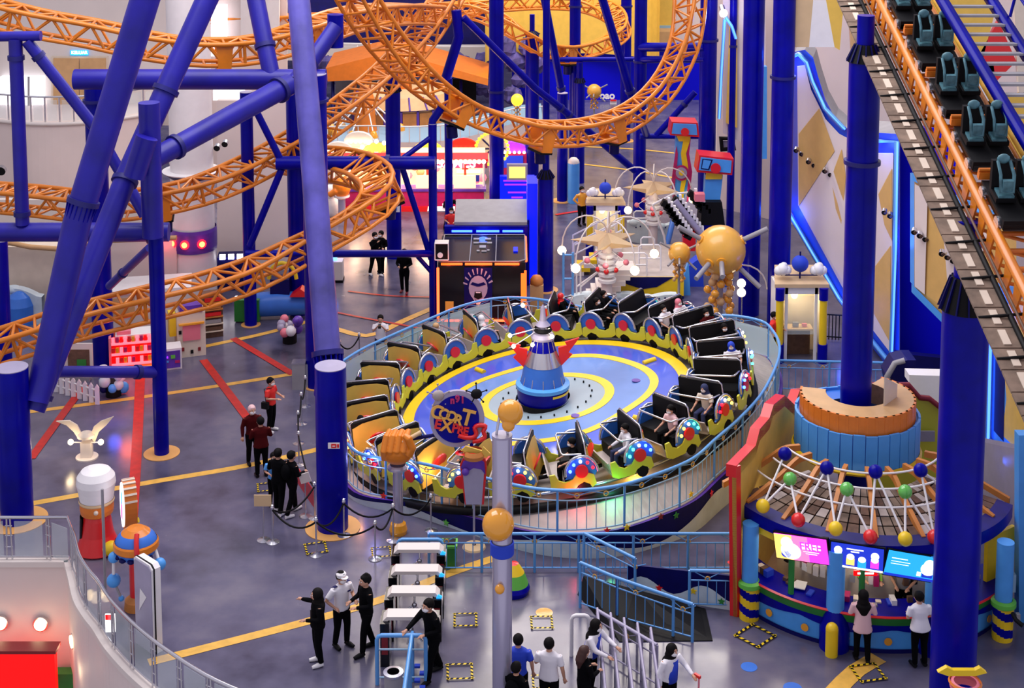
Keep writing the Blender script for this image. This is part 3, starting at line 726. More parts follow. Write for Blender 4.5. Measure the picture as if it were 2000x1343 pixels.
rockmass('violet artificial rocks right of the orange canopy', [(830 + k * 19, 122 + (k * 7 % 20), 90, 22) for k in range(8)] + [(905 + k * 18, 160 + k * 4, 89, 18) for k in range(4)])
rockmass('blue artificial rocks between the far columns', [(990 + k * 14, 90 + (k * 31 % 90), 88, 20) for k in range(5)] + [(1000, 185, 87, 18)])
# orange canopy
t = thing('canopy', 'flat orange canopy roof with pointed wings', 'canopy', Q(790, 170, 85))
part('left_wing', MB().prism([Q(636, 133, 84), Q(726, 111, 84), Q(820, 110, 84), Q(820, 150, 84), Q(640, 159, 84)], (0, 4, .2), 'orangered'), t)
part('right_wing', MB().prism([Q(812, 114, 84), Q(953, 154, 84), Q(953, 167, 84), Q(884, 150, 84), Q(812, 148, 84)], (0, 4, .2), 'orangered'), t)
for x in (650, 900): bar('post', Q(x, 158, 85), G(x, 245), .1, 'navy', t)
bx('wall_booth', 655, 740, 158, 190, 88, 'grey', 'grey booth wall in the shade of the canopy')
bx('wall_booth', 884, 930, 155, 196, 86, 'black', 'dark booth opening under the right wing')
# round orange carousel house
def circ_house():
    c = G(785, 268); c.y += 2.6
    t = thing('carousel', 'round orange carousel house with violet frames', 'carousel', c)
    part('drum', MB().lathe([(2.9, 0), (2.9, 1.5), (3.2, 1.6), (2.6, 2.2), (0, 2.3)], c, 'orangered', n=24, mz=['tan', 'purple', 'tan', 'beige']), t)
    for k in range(20):
        a = 2 * PI * (k + .5) / 20; u = V((math.cos(a), math.sin(a), 0)); w_ = V((-u.y, u.x, 0))
        if u.y > .3: continue
        q = c + u * 2.93
        part('wall_panel', MB().prism([q - w_ * .38 + V((0, 0, .12)), q + w_ * .38 + V((0, 0, .12)), q + w_ * .38 + V((0, 0, 1.4)), q - w_ * .38 + V((0, 0, 1.4))], u * .06, 'wood'), t)
        bar('roof_rib', c + u * 3.2 + V((0, 0, 1.62)), c + u * 2.6 + V((0, 0, 2.22)), .05, 'purple', t)
        a2 = a + PI / 20; u2 = V((math.cos(a2), math.sin(a2), 0)); bar('frame_post', c + u2 * 2.98, c + u2 * 2.98 + V((0, 0, 1.5)), .07, 'purple', t, sq=True)
    part('mast', MB().cyl(c + V((-.1, 0, 2.25)), c + V((-.1, 0, 3.7)), .42, 'orangered', n=14).lathe([(.6, 3.7), (.2, 4.1), (0, 4.15)], c + V((-.1, 0, 0)), 'tan'), t)
circ_house()
# swinging seats ride
c = G(715, 280); t = thing('chair_ride', 'orange mast ride with hanging orange seats behind the crossbar', 'amusement ride', c)
part('mast', MB().lathe([(.75, 0), (.55, 1.2), (.5, 2.4), (.3, 3.2), (0, 3.3)], c, 'orangered', n=14), t)
part('deck', MB().cyl(c, c + V((0, 0, .25)), 2.2, 'grey', n=24), t)
for k in range(10):
    a = 2 * PI * k / 10; u = V((math.cos(a), math.sin(a), 0)); e = c + u * 1.9 + V((0, 0, .95))
    bar('spoke', c + V((0, 0, 2.6)), e, .04, 'white', t)
    part('seat_shell', MB().sph(e - V((0, 0, .25)), .32, 'ballorange', n=10, sc=(.8, .8, 1.4)).sph(e + V((0, 0, -.2)) - u * .15, .22, 'tan', n=8), t)
# pale ramp wall and fence right of it
t = thing('ramp_wall', 'pale curved ramp with a thin fence in the middle distance', 'ramp', G(900, 300), kind='thing')
rp = [G(x, y) for x, y in [(640, 305), (720, 303), (800, 305), (880, 300), (950, 284), (1000, 268), (1060, 262)]]; rp = spline(rp, 4); b = MB()
for a, q in zip(rp, rp[1:]): b.add([a, q, q + V((0, 0, .75)), a + V((0, 0, .75))], [(0, 1, 2, 3)], 'pinkwhite')
n_ = len(rp); b.add([p + V((0, 0, .75)) for p in rp] + [p + V((0, 5, .7)) for p in rp], [(i, i + 1, n_ + i + 1, n_ + i) for i in range(n_ - 1)], 'railpale')
part('low_wall', b, t); part('top_rail', MB().tube([p + V((0, 0, 1.6)) for p in rp], .04, 'white', n=5), t)
for p in rp[::1]: bar('rail_post', p + V((0, 0, .75)), p + V((0, 0, 1.6)), .03, 'white', t)
# ---- left side: balcony, walls, round pillar, windows
bx('wall_left', -160, 330, -80, 245, 64.6, 'offwhite', 'beige upper wall behind the left balcony')
bx('wall_left', 330, 560, -80, 500, 74, 'pinkwhite', 'pinkish tall wall behind the round pillar')
bx('wall_left', 424, 625, 196, 548, 57, 'pinkwhite', 'pinkish wall between the round pillar and the leaning tower')
bx('window_1', 0, 84, 150, 236, 64.3, 'windowlit', 'bright window behind the left balcony')
bx('window_2', 412, 442, 10, 110, 73.4, 'windowlit', 'bright tall window at the top left of centre')
bx('window_3', 416, 476, 176, 196, 73.4, 'windowlit', 'bright low window above the big slanting tube')
bx('window_4', 470, 545, -30, 90, 73.5, 'white', 'white pilaster at the top')
for x in (30, 56): bar('window_bar', Q(x, 150, 64.2), Q(x, 236, 64.2), .05, 'grey', None).__setitem__('kind', 'structure')
t = thing('door_1', 'beige double door on the left balcony', None, Q(155, 238, 64.5), kind='structure')
part('frame', panel([(100, 110, 64.5), (210, 110, 64.5), (210, 240, 64.5), (100, 240, 64.5)], 'cream', .1), t)
for x0, x1 in ((104, 154), (156, 206)): part('door_leaf', panel([(x0, 114, 64.42), (x1, 114, 64.42), (x1, 240, 64.42), (x0, 240, 64.42)], 'tan', .1), t)
t = thing('exit_sign', 'small lit sign above the beige double door', 'sign', Q(155, 108, 64.5)); part('face_panel', MB().box(Q(155, 103, 64.53), (.8, .1, .22), 'screencyan'), t)
part('lettering', place(text('KELUAR', .2, 'bulbwhite', .01), Matrix.Translation(Q(155, 103, 64.45))), t)
# balcony slab with curved white parapet and glass rail
bp = [Q(-120, 238, 62), Q(0, 240, 61), Q(60, 242, 60.5), Q(130, 243, 60.5), Q(200, 238, 61), Q(300, 232, 62.5)]
bp = spline(bp, 5); zb = Q(60, 242, 60.5).z; bp = [V((p.x, p.y, zb)) for p in bp]; n_ = len(bp); b = MB()
b.add(bp + [V((p.x, 64.6, zb)) for p in bp], [(i, i + 1, n_ + i + 1, n_ + i) for i in range(n_ - 1)], 'pinkwhite')
b.add(bp + [p - V((0, 0, 3.4)) for p in bp], [(i, i + 1, n_ + i + 1, n_ + i) for i in range(n_ - 1)], 'pinkwhite')
struct('wall_balcony', b, 'pinkish white curved parapet of the left balcony')
struct('trim_balcony', MB().tube([p + V((0, -.05, .02)) for p in bp], .09, 'offwhite', n=5))
t = thing('balcony_rail', 'steel and glass railing on the left balcony', 'railing', V((-20, 60, zb)))
part('handrail', MB().tube([p + V((0, .1, 1.15)) for p in bp], .045, 'steel', n=6), t)
for i in range(0, n_ - 1, 2):
    a, q = bp[i] + V((0, .1, 0)), bp[min(i + 2, n_ - 1)] + V((0, .1, 0))
    bar('rail_post', a, a + V((0, 0, 1.15)), .04, 'steel', t)
    part('glass_pane', MB().prism([a + V((.1, 0, .12)), q + V((-.1, 0, .12)), q + V((-.1, 0, 1.02)), a + V((.1, 0, 1.02))], (0, .02, 0), 'glass'), t)
bx('wall_left', -160, 130, 482, 612, 52.4, 'cream', 'cream lower wall under the upper left tubes', th=1.5)
bx('wall_left', 130, 345, 470, 612, 52.8, 'pinkwhite', 'pinkish lower wall behind the tubes', th=1.5)
bx('wall_left', -160, 345, 390, 500, 58, 'offwhite', 'shaded wall strip under the parapet')
struct('trim_ledge', MB().tube([Q(-160, 474, 52.2), Q(20, 474, 52.2), Q(60, 482, 52.2), Q(120, 486, 52.2), Q(190, 470, 52.2), Q(345, 464, 52.2)], .10, 'tan', n=5))
# lower floor trim zigzag
for i, (x, y) in enumerate([(4, 330), (238, 325), (425, 285), (358, 245)]):
    t = thing('wall_spotlight', ['round wall spotlight at the left edge of the parapet', 'round wall spotlight right of the leaning tube', 'spotlight group on the round pillar', 'small spotlight high on the round pillar'][i], 'lamp', Q(x, y, 59 if i < 2 else 53.9))
    p = Q(x, y, 59.6 if i < 2 else 53.8); part('housing', MB().cyl(p, p + V((0, -.18, -.05)), .2 if i < 2 else .12, 'steel', n=14, cm='black'), t)
    if i >= 2: part('housing', MB().cyl(p + V((.3, 0, .15)), p + V((.3, -.18, .1)), .12, 'steel', n=12, cm='black'), t)
# round white pillar with the purple band
c = G(381, 585); t = thing('round_pillar', 'thick round white pillar with a violet light band', 'pillar', c, kind='thing')
zz = lambda y: Q(381, y, c.y - .8).z
part('shaft', MB().cyl(c, V((c.x, c.y, 16)), .80, 'white', n=36), t)
part('light_band', MB().lathe([(.86, zz(497)), (.88, zz(490)), (.88, zz(460)), (.86, zz(453))], c, 'purple', n=36), t)
for a in (-2.32, -1.72, -1.02):
    u = V((math.cos(a), math.sin(a), 0)); p = c + u * .88 + V((0, 0, zz(477)))
    part('red_lamp', MB().cyl(p - V((0, 0, c.z)), p + u * .05, .17, 'ledred', n=16).cyl(p + u * .05, p + u * .08, .10, 'ledamber', n=12), t); lamp(p + u * .5, 4, (1, .03, .08), .1)
p = V((c.x, c.y, Q(381, 345, c.y - 1).z)); part('collar', MB().lathe([(.8, -.25), (1.05, -.05), (1.1, 0), (.8, .02)], p, 'white', n=36, mz=['navy', 'white', 'white']), t)
# stairs beyond the pillar
t = thing('far_stair', 'white stair flank with railing beyond the round pillar', 'stair', G(450, 560))
part('flank_wall', panel([(424, 455, 60), (478, 500, 60), (478, 560, 60), (424, 560, 60)], 'pinkwhite', .5), t)
for k in range(6): bar('rail_post', Q(428 + k * 10, 455 + k * 9, 59.8), Q(428 + k * 10, 408 + k * 10, 59.8), .05, 'offwhite', t, sq=True)
bar('handrail', Q(424, 404, 59.8), Q(482, 462, 59.8), .06, 'steel', t)
# ---------------------------------------------------------------- round ride
OX, OY, ZR = 1.03, 41.75, 1.15
def zp(x, y=0): return ZR + .155 * (x - OX)
def onp(r, a, dz=0): x = OX + r * math.cos(a); y = OY + r * math.sin(a); return V((x, y, zp(x) + dz))
def rail_pt(px, py):
    z = 1.7
    for _ in range(6): p = G(px, py, z); z = 1.7 + .068 * (p.x - 1.2)
    return p
ride = thing('round_ride', 'round blue ride platform with yellow rings and a central tower', 'amusement ride', (OX, OY, 0))
NA = 96
def rings(r): return lambda a: r
rf = [lambda a: .0, lambda a: .70, lambda a: 1.62 + .12 * math.cos(2 * a + .5), lambda a: 1.9 + .12 * math.cos(2 * a + .5), lambda a: 2.86 + .22 * math.cos(2 * a - .9) + .08 * math.cos(5 * a), lambda a: 3.12 + .22 * math.cos(2 * a - .9) + .08 * math.cos(5 * a), lambda a: 3.95, lambda a: 4.3]
names = ['deckgrey', 'deckgrey', 'yellow', 'decklight', 'yellow', 'deckblue', 'yellow']
for i, m in enumerate(names):
    if i == 0: continue
    b = MB(); A = [onp(rf[i](2 * PI * k / NA), 2 * PI * k / NA, .0) for k in range(NA)]; B_ = [onp(rf[i + 1](2 * PI * k / NA), 2 * PI * k / NA, .0) for k in range(NA)]
    if m == 'yellow':
        for p in A + B_: p.z += .012
        b.add(A + B_ + [p - V((0, 0, .03)) for p in A + B_], [(k, (k + 1) % NA, NA + (k + 1) % NA, NA + k) for k in range(NA)] + [(2 * NA + k, 2 * NA + (k + 1) % NA, (k + 1) % NA, k) for k in range(NA)] + [(NA + k, NA + (k + 1) % NA, 3 * NA + (k + 1) % NA, 3 * NA + k) for k in range(NA)], m)
    else: b.add(A + B_, [(k, (k + 1) % NA, NA + (k + 1) % NA, NA + k) for k in range(NA)], m)
    part(['', 'inner_deck', 'inner_ring', 'light_deck', 'wavy_ring', 'blue_deck', 'rim_ring'][i], b, ride)
b = MB(); A = [onp(4.3, 2 * PI * k / NA, .012) for k in range(NA)]
b.add(A + [V((p.x, p.y, -.0)) for p in A], [(k, (k + 1) % NA, NA + (k + 1) % NA, NA + k) for k in range(NA)], 'black'); part('inner_wall', b, ride)
for a, r in ((-.75, 3.3), (.45, 3.35), (2.2, 3.25), (-2.0, 3.3)):
    p = onp(r, a, .02); q = onp(r + .42, a, .02); part('yellow_nub', MB().tube([p, q], .09, 'yellow', n=6), ride)
for a, r in ((-.9, 2.95), (.1, 2.7), (-1.1, 1.75)): part('purple_spot', MB().cyl(onp(r, a, .012), onp(r, a, .03), .13, 'purple', n=14), ride)
for k in range(22):
    a = 2 * PI * k / 22; bar('bolt', onp(1.35, a), onp(1.35, a, .06), .025, 'black', ride)
# tower
TC = G(1060, 786, 1.15); TC = V((TC.x, TC.y + .1, zp(TC.x)))
tw = thing('ride_tower', 'blue and chrome central tower with red lightning fins', 'tower', TC, kind='thing')
for nm, pr, m in [('base_skirt', [(.80, -.05), (.80, .12)], 'black'), ('blue_ring', [(.74, .10), (.77, .50), (.70, .55)], 'blue'), ('ledge', [(.80, .50), (.80, .60), (.66, .64)], 'skyblue'),
                  ('drum', [(.66, .6), (.55, 1.2)], 'midblue'), ('chrome_cone', [(.56, 1.2), (.40, 1.62)], 'steel'), ('blue_cone', [(.39, 1.62), (.28, 1.95)], 'blue'),
                  ('cap', [(.34, 1.95), (.36, 2.02), (.30, 2.12), (.12, 2.16), (.10, 2.3), (.22, 2.36), (.10, 2.5), (.06, 2.9), (.0, 3.0)], 'lilacgrey')]:
    part(nm, MB().lathe(pr, TC, m, n=24), tw)
part('collar_ring', MB().lathe([(.24, 2.16), (.28, 2.22), (.24, 2.3)], TC, 'black', n=20), tw)
for k in range(12):
    a = PI / 6 * k; u = V((math.cos(a), math.sin(a), 0)); bar('seam_strip', TC + u * .67 + V((0, 0, .62)), TC + u * .29 + V((0, 0, 1.95)), .014, 'steel', tw)
part('yellow_trim', MB().lathe([(.785, .38), (.785, .45)], TC, 'yellow', n=24, a0=-1.2, a1=.2), tw)
for sg in (-1, 1):
    o = TC + V((sg * .45, -.1, 1.25)); f = [(0, 0), (.28, -.35), (.30, .1), (.5, .02), (.32, .62), (.2, .3), (.0, .45)]
    f = [(0, .45), (.05, -.15), (.42, .25), (.30, .3), (.62, .75), (.2, .62), (.26, .52)] if sg > 0 else [(0, .40), (.05, -.2), (.42, .15), (.32, .25), (.58, .62), (.2, .52), (.26, .45)]
    part('lightning_fin', MB().prism([o + V((sg * x, 0, z)) for x, z in f], (0, .08, 0), 'red'), tw)
for (px, py) in [(1021, 596), (1003, 676), (1040, 673), (1073, 645), (996, 655), (1078, 657)]:
    p = Q(px, py, TC.y - .3 if py > 650 else TC.y); 
    bar('lamp_arm', TC + V((0, 0, 2.3)), p, .02, 'steel', tw); part('bulb', MB().sph(p, .065, 'bulb', n=10), tw)
lamp(Q(1040, 660, TC.y - .9), 25, (1, .85, .65), .2)
# fence and outer walk
RP = [(667, 706), (706, 682), (755, 659), (835, 624), (902, 597), (969, 582), (1033, 582), (1100, 592), (1157, 603), (1241, 613), (1340, 617), (1429, 616), (1488, 627), (1509, 645), (1522, 672), (1518, 708), (1490, 765), (1447, 814), (1399, 856), (1352, 896), (1281, 926), (1208, 948), (1124, 957), (1040, 953), (960, 936), (873, 916), (810, 902), (716, 890), (680, 868), (652, 830), (644, 780), (650, 738)]
rp = [rail_pt(*p) for p in RP]; rp = spline(rp + [rp[0]], 5)[:-1]
rp = even(rp + [rp[0]], .245)
if (rp[-1] - rp[0]).length < .2: rp = rp[:-1]
NR = len(rp); FH = 1.12
wk = thing('ride_walkway', 'beige walkway and dark blue wave-painted skirt round the ride', 'platform', (OX, OY - .01, 0), kind='thing')
base = [p - V((0, 0, FH)) for p in rp]
inn = []
for p in base:
    a = math.atan2(p.y - OY, p.x - OX); q = onp(6.05, a, -.35); q.z = max(q.z, .12); inn.append(q)
b = MB(); b.add(base + inn, [(k, (k + 1) % NR, NR + (k + 1) % NR, NR + k) for k in range(NR)], 'seatgrey'); part('walk_deck', b, wk)
in2 = [V((OX + (p.x - OX) * 4.3 / 6.05, OY + (p.y - OY) * 4.3 / 6.05, max(.1, zp(OX + (p.x - OX) * .71) - .32))) for p in inn]
b = MB(); b.add(inn + in2, [(k, (k + 1) % NR, NR + (k + 1) % NR, NR + k) for k in range(NR)], 'seatgrey'); part('track_bed', b, wk)
for R_, dz in ((5.75, -.1), (4.75, -.1)):
    part('track_rail', MB().tube([onp(R_, 2 * PI * k / 72, dz) for k in range(72)], .06, 'steel', n=6, closed=True), wk)
part('black_gap', MB().tube([onp(6.1, 2 * PI * k / 72, -.28) + V((0, 0, .0)) for k in range(72)], .12, 'black', n=5, closed=True), wk)
b = MB(); out = []
for k, p in enumerate(base):
    t_ = (base[(k + 1) % NR] - base[k - 1]).normalized(); n_o = V((t_.y, -t_.x, 0)).normalized()
    if n_o.dot(p - V((OX, OY, p.z))) < 0: n_o = -n_o
    out.append(n_o)
lip = [p + o * .12 + V((0, 0, .03)) for p, o in zip(base, out)]
b.add(base + lip, [(k, (k + 1) % NR, NR + (k + 1) % NR, NR + k) for k in range(NR)], 'purple')
b.add(lip + [V((p.x, p.y, 0)) for p in lip], [(k, (k + 1) % NR, NR + (k + 1) % NR, NR + k) for k in range(NR)], 'navy'); part('skirt', b, wk)
b = MB(); s = 0
for k in range(NR):
    k2 = (k + 1) % NR; a, q = lip[k] + out[k] * .012, lip[k2] + out[k2] * .012; L = (q - a).length
    h1 = a.z * (.42 + .30 * math.sin(s * 1.25)); h2 = q.z * (.42 + .30 * math.sin((s + L) * 1.25)); s += L
    b.add([V((a.x, a.y, .0)), V((q.x, q.y, .0)), V((q.x, q.y, h2)), V((a.x, a.y, h1))], [(0, 1, 2, 3)], 'cloud')
part('painted_wave', b, wk)
def star(c, n_o, r, m):
    t_ = V((-n_o.y, n_o.x, 0)); P = []
    for j in range(10):
        a = PI / 2 + j * PI / 5; rr = r if j % 2 == 0 else r * .45; P.append(c + t_ * math.cos(a) * rr + V((0, 0, math.sin(a) * rr)))
    return MB().prism(P, n_o * .02, m)
cnt = 0
for (px, py, m) in [(1369, 965, 'yellow'), (1406, 963, 'red'), (1307, 1008, 'darkred'), (1341, 1006, 'green'), (1238, 1029, 'yellow'), (731, 968, 'red'), (872, 1020, 'lime'), (1200, 1035, 'red')]:
    tgt = Q(px, py, 38); k = min(range(NR), key=lambda i: (abs(1000 + lip[i].x * FPX / lip[i].y - px) + (1000 if lip[i].y > OY else 0)))
    c = lip[k] + out[k] * .03; c = V((c.x, c.y, max(.12, Q(px, py, c.y).z))); part('star', star(c, out[k], .10, m), wk)
fn = thing('ride_fence', 'light blue railing all round the ride with molecule ornaments', 'railing', (OX, OY + .01, .4))
part('top_rail', MB().tube(rp, .045, 'railblue', n=6, closed=True), fn)
part('bottom_rail', MB().tube([p - V((0, 0, FH - .08)) for p in rp], .022, 'railpale', n=5, closed=True), fn)
part('mid_rail', MB().tube([p - V((0, 0, .27)) for p in rp], .018, 'railpale', n=5, closed=True), fn)
for k, p in enumerate(rp):
    if k % 7 == 0: bar('post', p, p - V((0, 0, FH)), .032, 'railblue', fn)
    else: bar('baluster', p - V((0, 0, .27)), p - V((0, 0, FH - .08)), .012, 'railpale', fn)
    if k % 7 in (2, 5):
        q = p - V((0, 0, .15)); g = MB(); nx = rp[(k + 1) % NR]
        g.tube([q + (nx - p).normalized() * .06 * math.cos(j * PI / 4) + V((0, 0, .06 * math.sin(j * PI / 4))) for j in range(8)], .016, 'gold', n=4, closed=True)
        for e in (rp[k - 2], rp[(k + 2) % NR]): g.cyl(q, e - V((0, 0, .02)), .012, 'railblue', n=4, caps=False)
        part('molecule_ornament', g, fn)
for k in range(0, NR - 7, 7):
    mid = rp[(k + 3) % NR]
    if mid.y > OY and (mid.x < -1.0 or mid.x > 1.8):
        a, q = rp[k] - V((0, 0, .12)), rp[k + 7] - V((0, 0, .12)); d_ = (q - a)
        part('clear_panel', MB().prism([a + d_ * .03, q - d_ * .03, q - d_ * .03 - V((0, 0, .9)), a + d_ * .03 - V((0, 0, .9))], (0, .01, 0), 'lexan'), fn)
# cars
rc = thing('ride_car', 'x', 'ride car', (0, 0, 0), group='cars of the round ride')
def side(y, s):
    b = MB(); n_ = V((0, .05 * s, 0))
    pr = [(-.62, .10), (-.58, .34), (-.44, .40), (-.28, .34), (-.12, .42), (-.02, .30), (.18, .26), (.34, .34), (.42, .52), (.56, .52), (.56, .14), (.40, .05), (-.05, .03), (-.14, .14), (-.30, .20), (-.44, .12), (-.50, .02)]
    b.prism([(x, y, z) for x, z in pr], n_, 'lemon'); return b
for s, y in ((-1, -.80), (1, .80)):
    sp = part('side_panel', side(y, s), rc)
    part('fender', MB().prism([(-.62, y * .97, .3)] + [(-.28 + .40 * math.cos(PI - PI * k / 12 * 1.05), y * .97, .40 + .44 * math.sin(PI - PI * k / 12 * 1.05)) for k in range(13)] + [(.16, y * .97, .3)], (0, -.05 * s, 0), 'midblue'), rc)
    part('fender_rim', MB().tube([(-.28 + .43 * math.cos(PI * k / 12), y, .40 + .47 * math.sin(PI * k / 12)) for k in range(13)], .04, 'steel', n=5), rc)
    part('red_disc', MB().cyl((-.28, y, .48), (-.28, y + .06 * s, .48), .17, 'red', n=16), rc)
    part('wheel_arch', MB().cyl((-.30, y, .04), (-.30, y + .03 * s, .04), .16, 'black', n=14), rc)
bp_ = part('back_panel', MB().prism([(-.60, -.72, .12), (-.60, .72, .12), (-.52, .66, .98), (-.50, .3, 1.08), (-.50, -.3, 1.08), (-.52, -.66, .98)], (.06, 0, 0), 'ochre'), rc)
part('red_roundel', MB().cyl((-.585, 0, .55), (-.62, 0, .53), .27, 'red', n=20), bp_)
part('seat_back', MB().box((-.42, 0, .80), (.10, 1.36, .66), 'black', rot=Matrix.Rotation(-.12, 3, 'Y')), rc)
part('seat', MB().box((-.12, 0, .42), (.56, 1.36, .14), 'black').box((.14, 0, .27), (.06, 1.36, .3), 'black'), rc)
part('seat_rim', MB().tube([(-.46, -.7, .42), (-.46, -.7, 1.1), (-.46, -.62, 1.18), (-.46, .62, 1.18), (-.46, .7, 1.1), (-.46, .7, .42)], .025, 'steel', n=5), rc)
part('lap_bar', MB().tube([(-.35, -.66, .85), (.12, -.66, .92), (.16, -.55, .92), (.16, .55, .92), (.12, .66, .92), (-.35, .66, .85)], .028, 'steel', n=6), rc)
part('foot_well', MB().box((.26, 0, .12), (.5, 1.4, .06), 'seatgrey').prism([(.44, -.7, .1), (.44, .7, .1), (.56, .7, .46), (.56, -.7, .46)], (.04, 0, 0), 'seatgrey'), rc)
part('coupling', MB().cyl((.5, 0, .12), (.86, 0, .12), .05, 'black', n=6), rc)
TILT = Matrix.Rotation(-math.atan(.155), 4, 'Y')
NCAR = 24; cars = []
ordn = ['first', 'second', 'third', 'fourth', 'fifth', 'sixth', 'seventh']
secw = {0: ('on the right side of the ring, %s from front', 0), 1: ('on the back rim, %s from the right', 1), 2: ('on the left side of the ring, %s from the back', 2), 3: ('on the front rim, %s from the left', 3)}
leds = ['ledred', 'ledamber', 'ledgreen', 'ledblue']
for i in range(NCAR):
    a = 2 * PI * (i + .35) / NCAR - PI / 4; sec = i // 6; o = i % 6
    c = rc if i == 0 else copy_tree(rc)
    c['label'] = 'lime and blue ride car ' + secw[sec][0] % ordn[o]
    p = onp(5.25, a, .02)
    c.matrix_basis = Matrix.Translation(p) @ TILT @ Matrix.Rotation(a - PI / 2, 4, 'Z')
    cars.append((c, p, a))
bl = {}
for m_ in leds + ['bulbwhite']: bl[m_] = MB().sph((0, 0, 0), .045, m_, n=8).mesh('bulb')
for i, (c, p, a) in enumerate(cars):
    for k in range(5):
        th = PI * (.12 + .19 * k); o = bpy.data.objects.new('bulb', bl[leds[(i * 3 + (k > 2)) % 4] if k != 2 else 'bulbwhite'])
        COL.objects.link(o); o.parent = c; o.location = (-.28 + .32 * math.cos(th), .87, .42 + .34 * math.sin(th))
for (px, py, cl) in [(700, 860, (1, .4, .2)), (730, 900, (.3, .3, 1)), (850, 915, (1, .6, .3)), (1130, 960, (1, .05, .1)), (1240, 925, (1, .6, .1)), (1195, 960, (.1, 1, .5)), (1345, 860, (.2, 1, .6)), (1440, 740, (.2, .3, 1)), (1395, 810, (1, .5, .3))]:
    lamp(G(px, py, 1.3), 14, cl, .08)
# ---------------------------------------------------------------- snack kiosk
KX, KY = 8.55, 34.1
def onk(px, py, R, cx=KX, cy=KY):
    u = (px - 1000) / FPX; A = 1 + u * u; 
    # X = u * s where s is depth along the view axis; take s ~ Y for the circle, front crossing
    Y = cy - R
    for _ in range(8):
        F = Y * math.cos(PT) - (0 - 0) ; r = _dir(px, py); k = r.x / r.y
        a_, b_, c_ = 1 + k * k, -2 * (cy + k * cx), cy * cy + cx * cx - R * R
        D = b_ * b_ - 4 * a_ * c_; Y = (-b_ - math.sqrt(max(D, 0))) / (2 * a_)
    return Q(px, py, Y)
def kp(R, a, z): return V((KX + R * math.cos(a), KY + R * math.sin(a), z))
ki = thing('snack_kiosk', 'round snack kiosk with blue wavy counter and blue fascia', 'kiosk', (KX, KY, 0))
A0, A1 = math.radians(-160), math.radians(-28)
def arcband(R0, z0, R1, z1, m, n=40, a0=A0, a1=A1): return MB().lathe([(R0, z0), (R1, z1)], (KX, KY, 0), m, n=n, a0=a0, a1=a1)
part('counter_wall', arcband(3.5, 0, 3.5, .62, 'skyblue'), ki)
part('base_trim', arcband(3.53, 0, 3.53, .10, 'navy'), ki)
b = MB(); n_ = 60
for k in range(n_):
    a, q = A0 + (A1 - A0) * k / n_, A0 + (A1 - A0) * (k + 1) / n_; f = lambda t: .55 - .13 * abs(math.sin((t - A0) * 5.2))
    b.add([kp(3.52, a, f(a)), kp(3.52, q, f(q)), kp(3.52, q, .68), kp(3.52, a, .68)], [(0, 1, 2, 3)], 'blue')
part('wavy_band', b, ki)
part('green_band', arcband(3.54, .66, 3.62, .86, 'green'), ki)
part('counter_top', MB().lathe([(3.62, .86), (3.66, .90), (3.62, .93), (2.9, .93), (2.9, .86)], (KX, KY, 0), 'red', n=40, a0=A0, a1=A1, mz=['red', 'red', 'bluelit' if 0 else 'blue', 'blue']), ki)
part('inner_floor', MB().cyl((KX, KY, .01), (KX, KY, .04), 2.9, 'tan', n=32), ki)
part('low_cabinets', MB().lathe([(1.9, 0), (1.9, 1.0), (1.5, 1.0)], (KX, KY, 0), 'seatgrey', n=24, a0=A0, a1=A1), ki)
part('fascia', MB().lathe([(3.5, 2.22), (3.56, 2.24), (3.56, 2.54), (3.2, 2.60)], (KX, KY, 0), 'blue', n=40, a0=A0, a1=A1, mz=['navy', 'blue', 'bluedark']), ki)
part('yellow_valance', MB().lathe([(3.52, 2.06), (3.52, 2.22)], (KX, KY, 0), 'yellow', n=40, a0=A0, a1=A0 + .5), ki)
part('back_wall', MB().lathe([(2.3, 0), (2.3, 2.4)], (KX, KY, 0), 'cream', n=24, a0=A0, a1=A1), ki)
lamp((KX - .6, KY - 2.9, 2.1), 26, (1, .85, .7), .3)
lamp((KX - 2.2, KY - 2.0, 2.1), 18, (1, .85, .7), .3)
rnd = random.Random(21)
for k in range(46):
    a = A0 + .15 + (A1 - A0 - .3) * rnd.random(); R_ = rnd.choice((3.05, 3.2, 2.5, 2.45)); h_ = rnd.uniform(.05, .38) if R_ < 3 else rnd.uniform(.03, .16)
    part('counter_item', MB().box(kp(R_, a, .93 + h_ / 2 + (.1 if R_ < 3 else 0)), (rnd.uniform(.08, .28), .12, h_), rnd.choice(['white', 'grey', 'offwhite', 'magenta', 'black', 'cream', 'shirtblue', 'brown', 'white']), rot=Matrix.Rotation(a, 3, 'Z')), ki)
for a in (-2.25, -1.2): part('white_paper', MB().box(kp(3.1, a, .99), (.34, .3, .02), 'screenwhite' if 0 else 'white', rot=Matrix.Rotation(a + .3, 3, 'Z')), ki)
part('red_poster', MB().box(kp(2.36, -2.15, 1.55), (.9, .04, .7), 'shirtdark', rot=Matrix.Rotation(-2.15 + PI / 2, 3, 'Z')), ki)
for k in range(26):
    for j in range(5):
        a, q = A0 + (A1 - A0) * (k + .06) / 26, A0 + (A1 - A0) * (k + .94) / 26; R0 = 3.2 - .35 * j; R1 = R0 - .31; z0 = 2.58 + .05 * j; z1 = z0 + .04
        part('roof_tile', MB().prism([kp(R0, a, z0), kp(R0, q, z0), kp(R1, q, z1), kp(R1, a, z1)], (0, 0, .02), ['brown', 'catwalk', 'seatgrey', 'brown', 'catwalk'][(k * 7 + j * 3) % 5]), ki)
part('roof_under', MB().lathe([(3.25, 2.54), (1.45, 2.76)], (KX, KY, 0), 'black', n=40, a0=A0, a1=A1), ki)
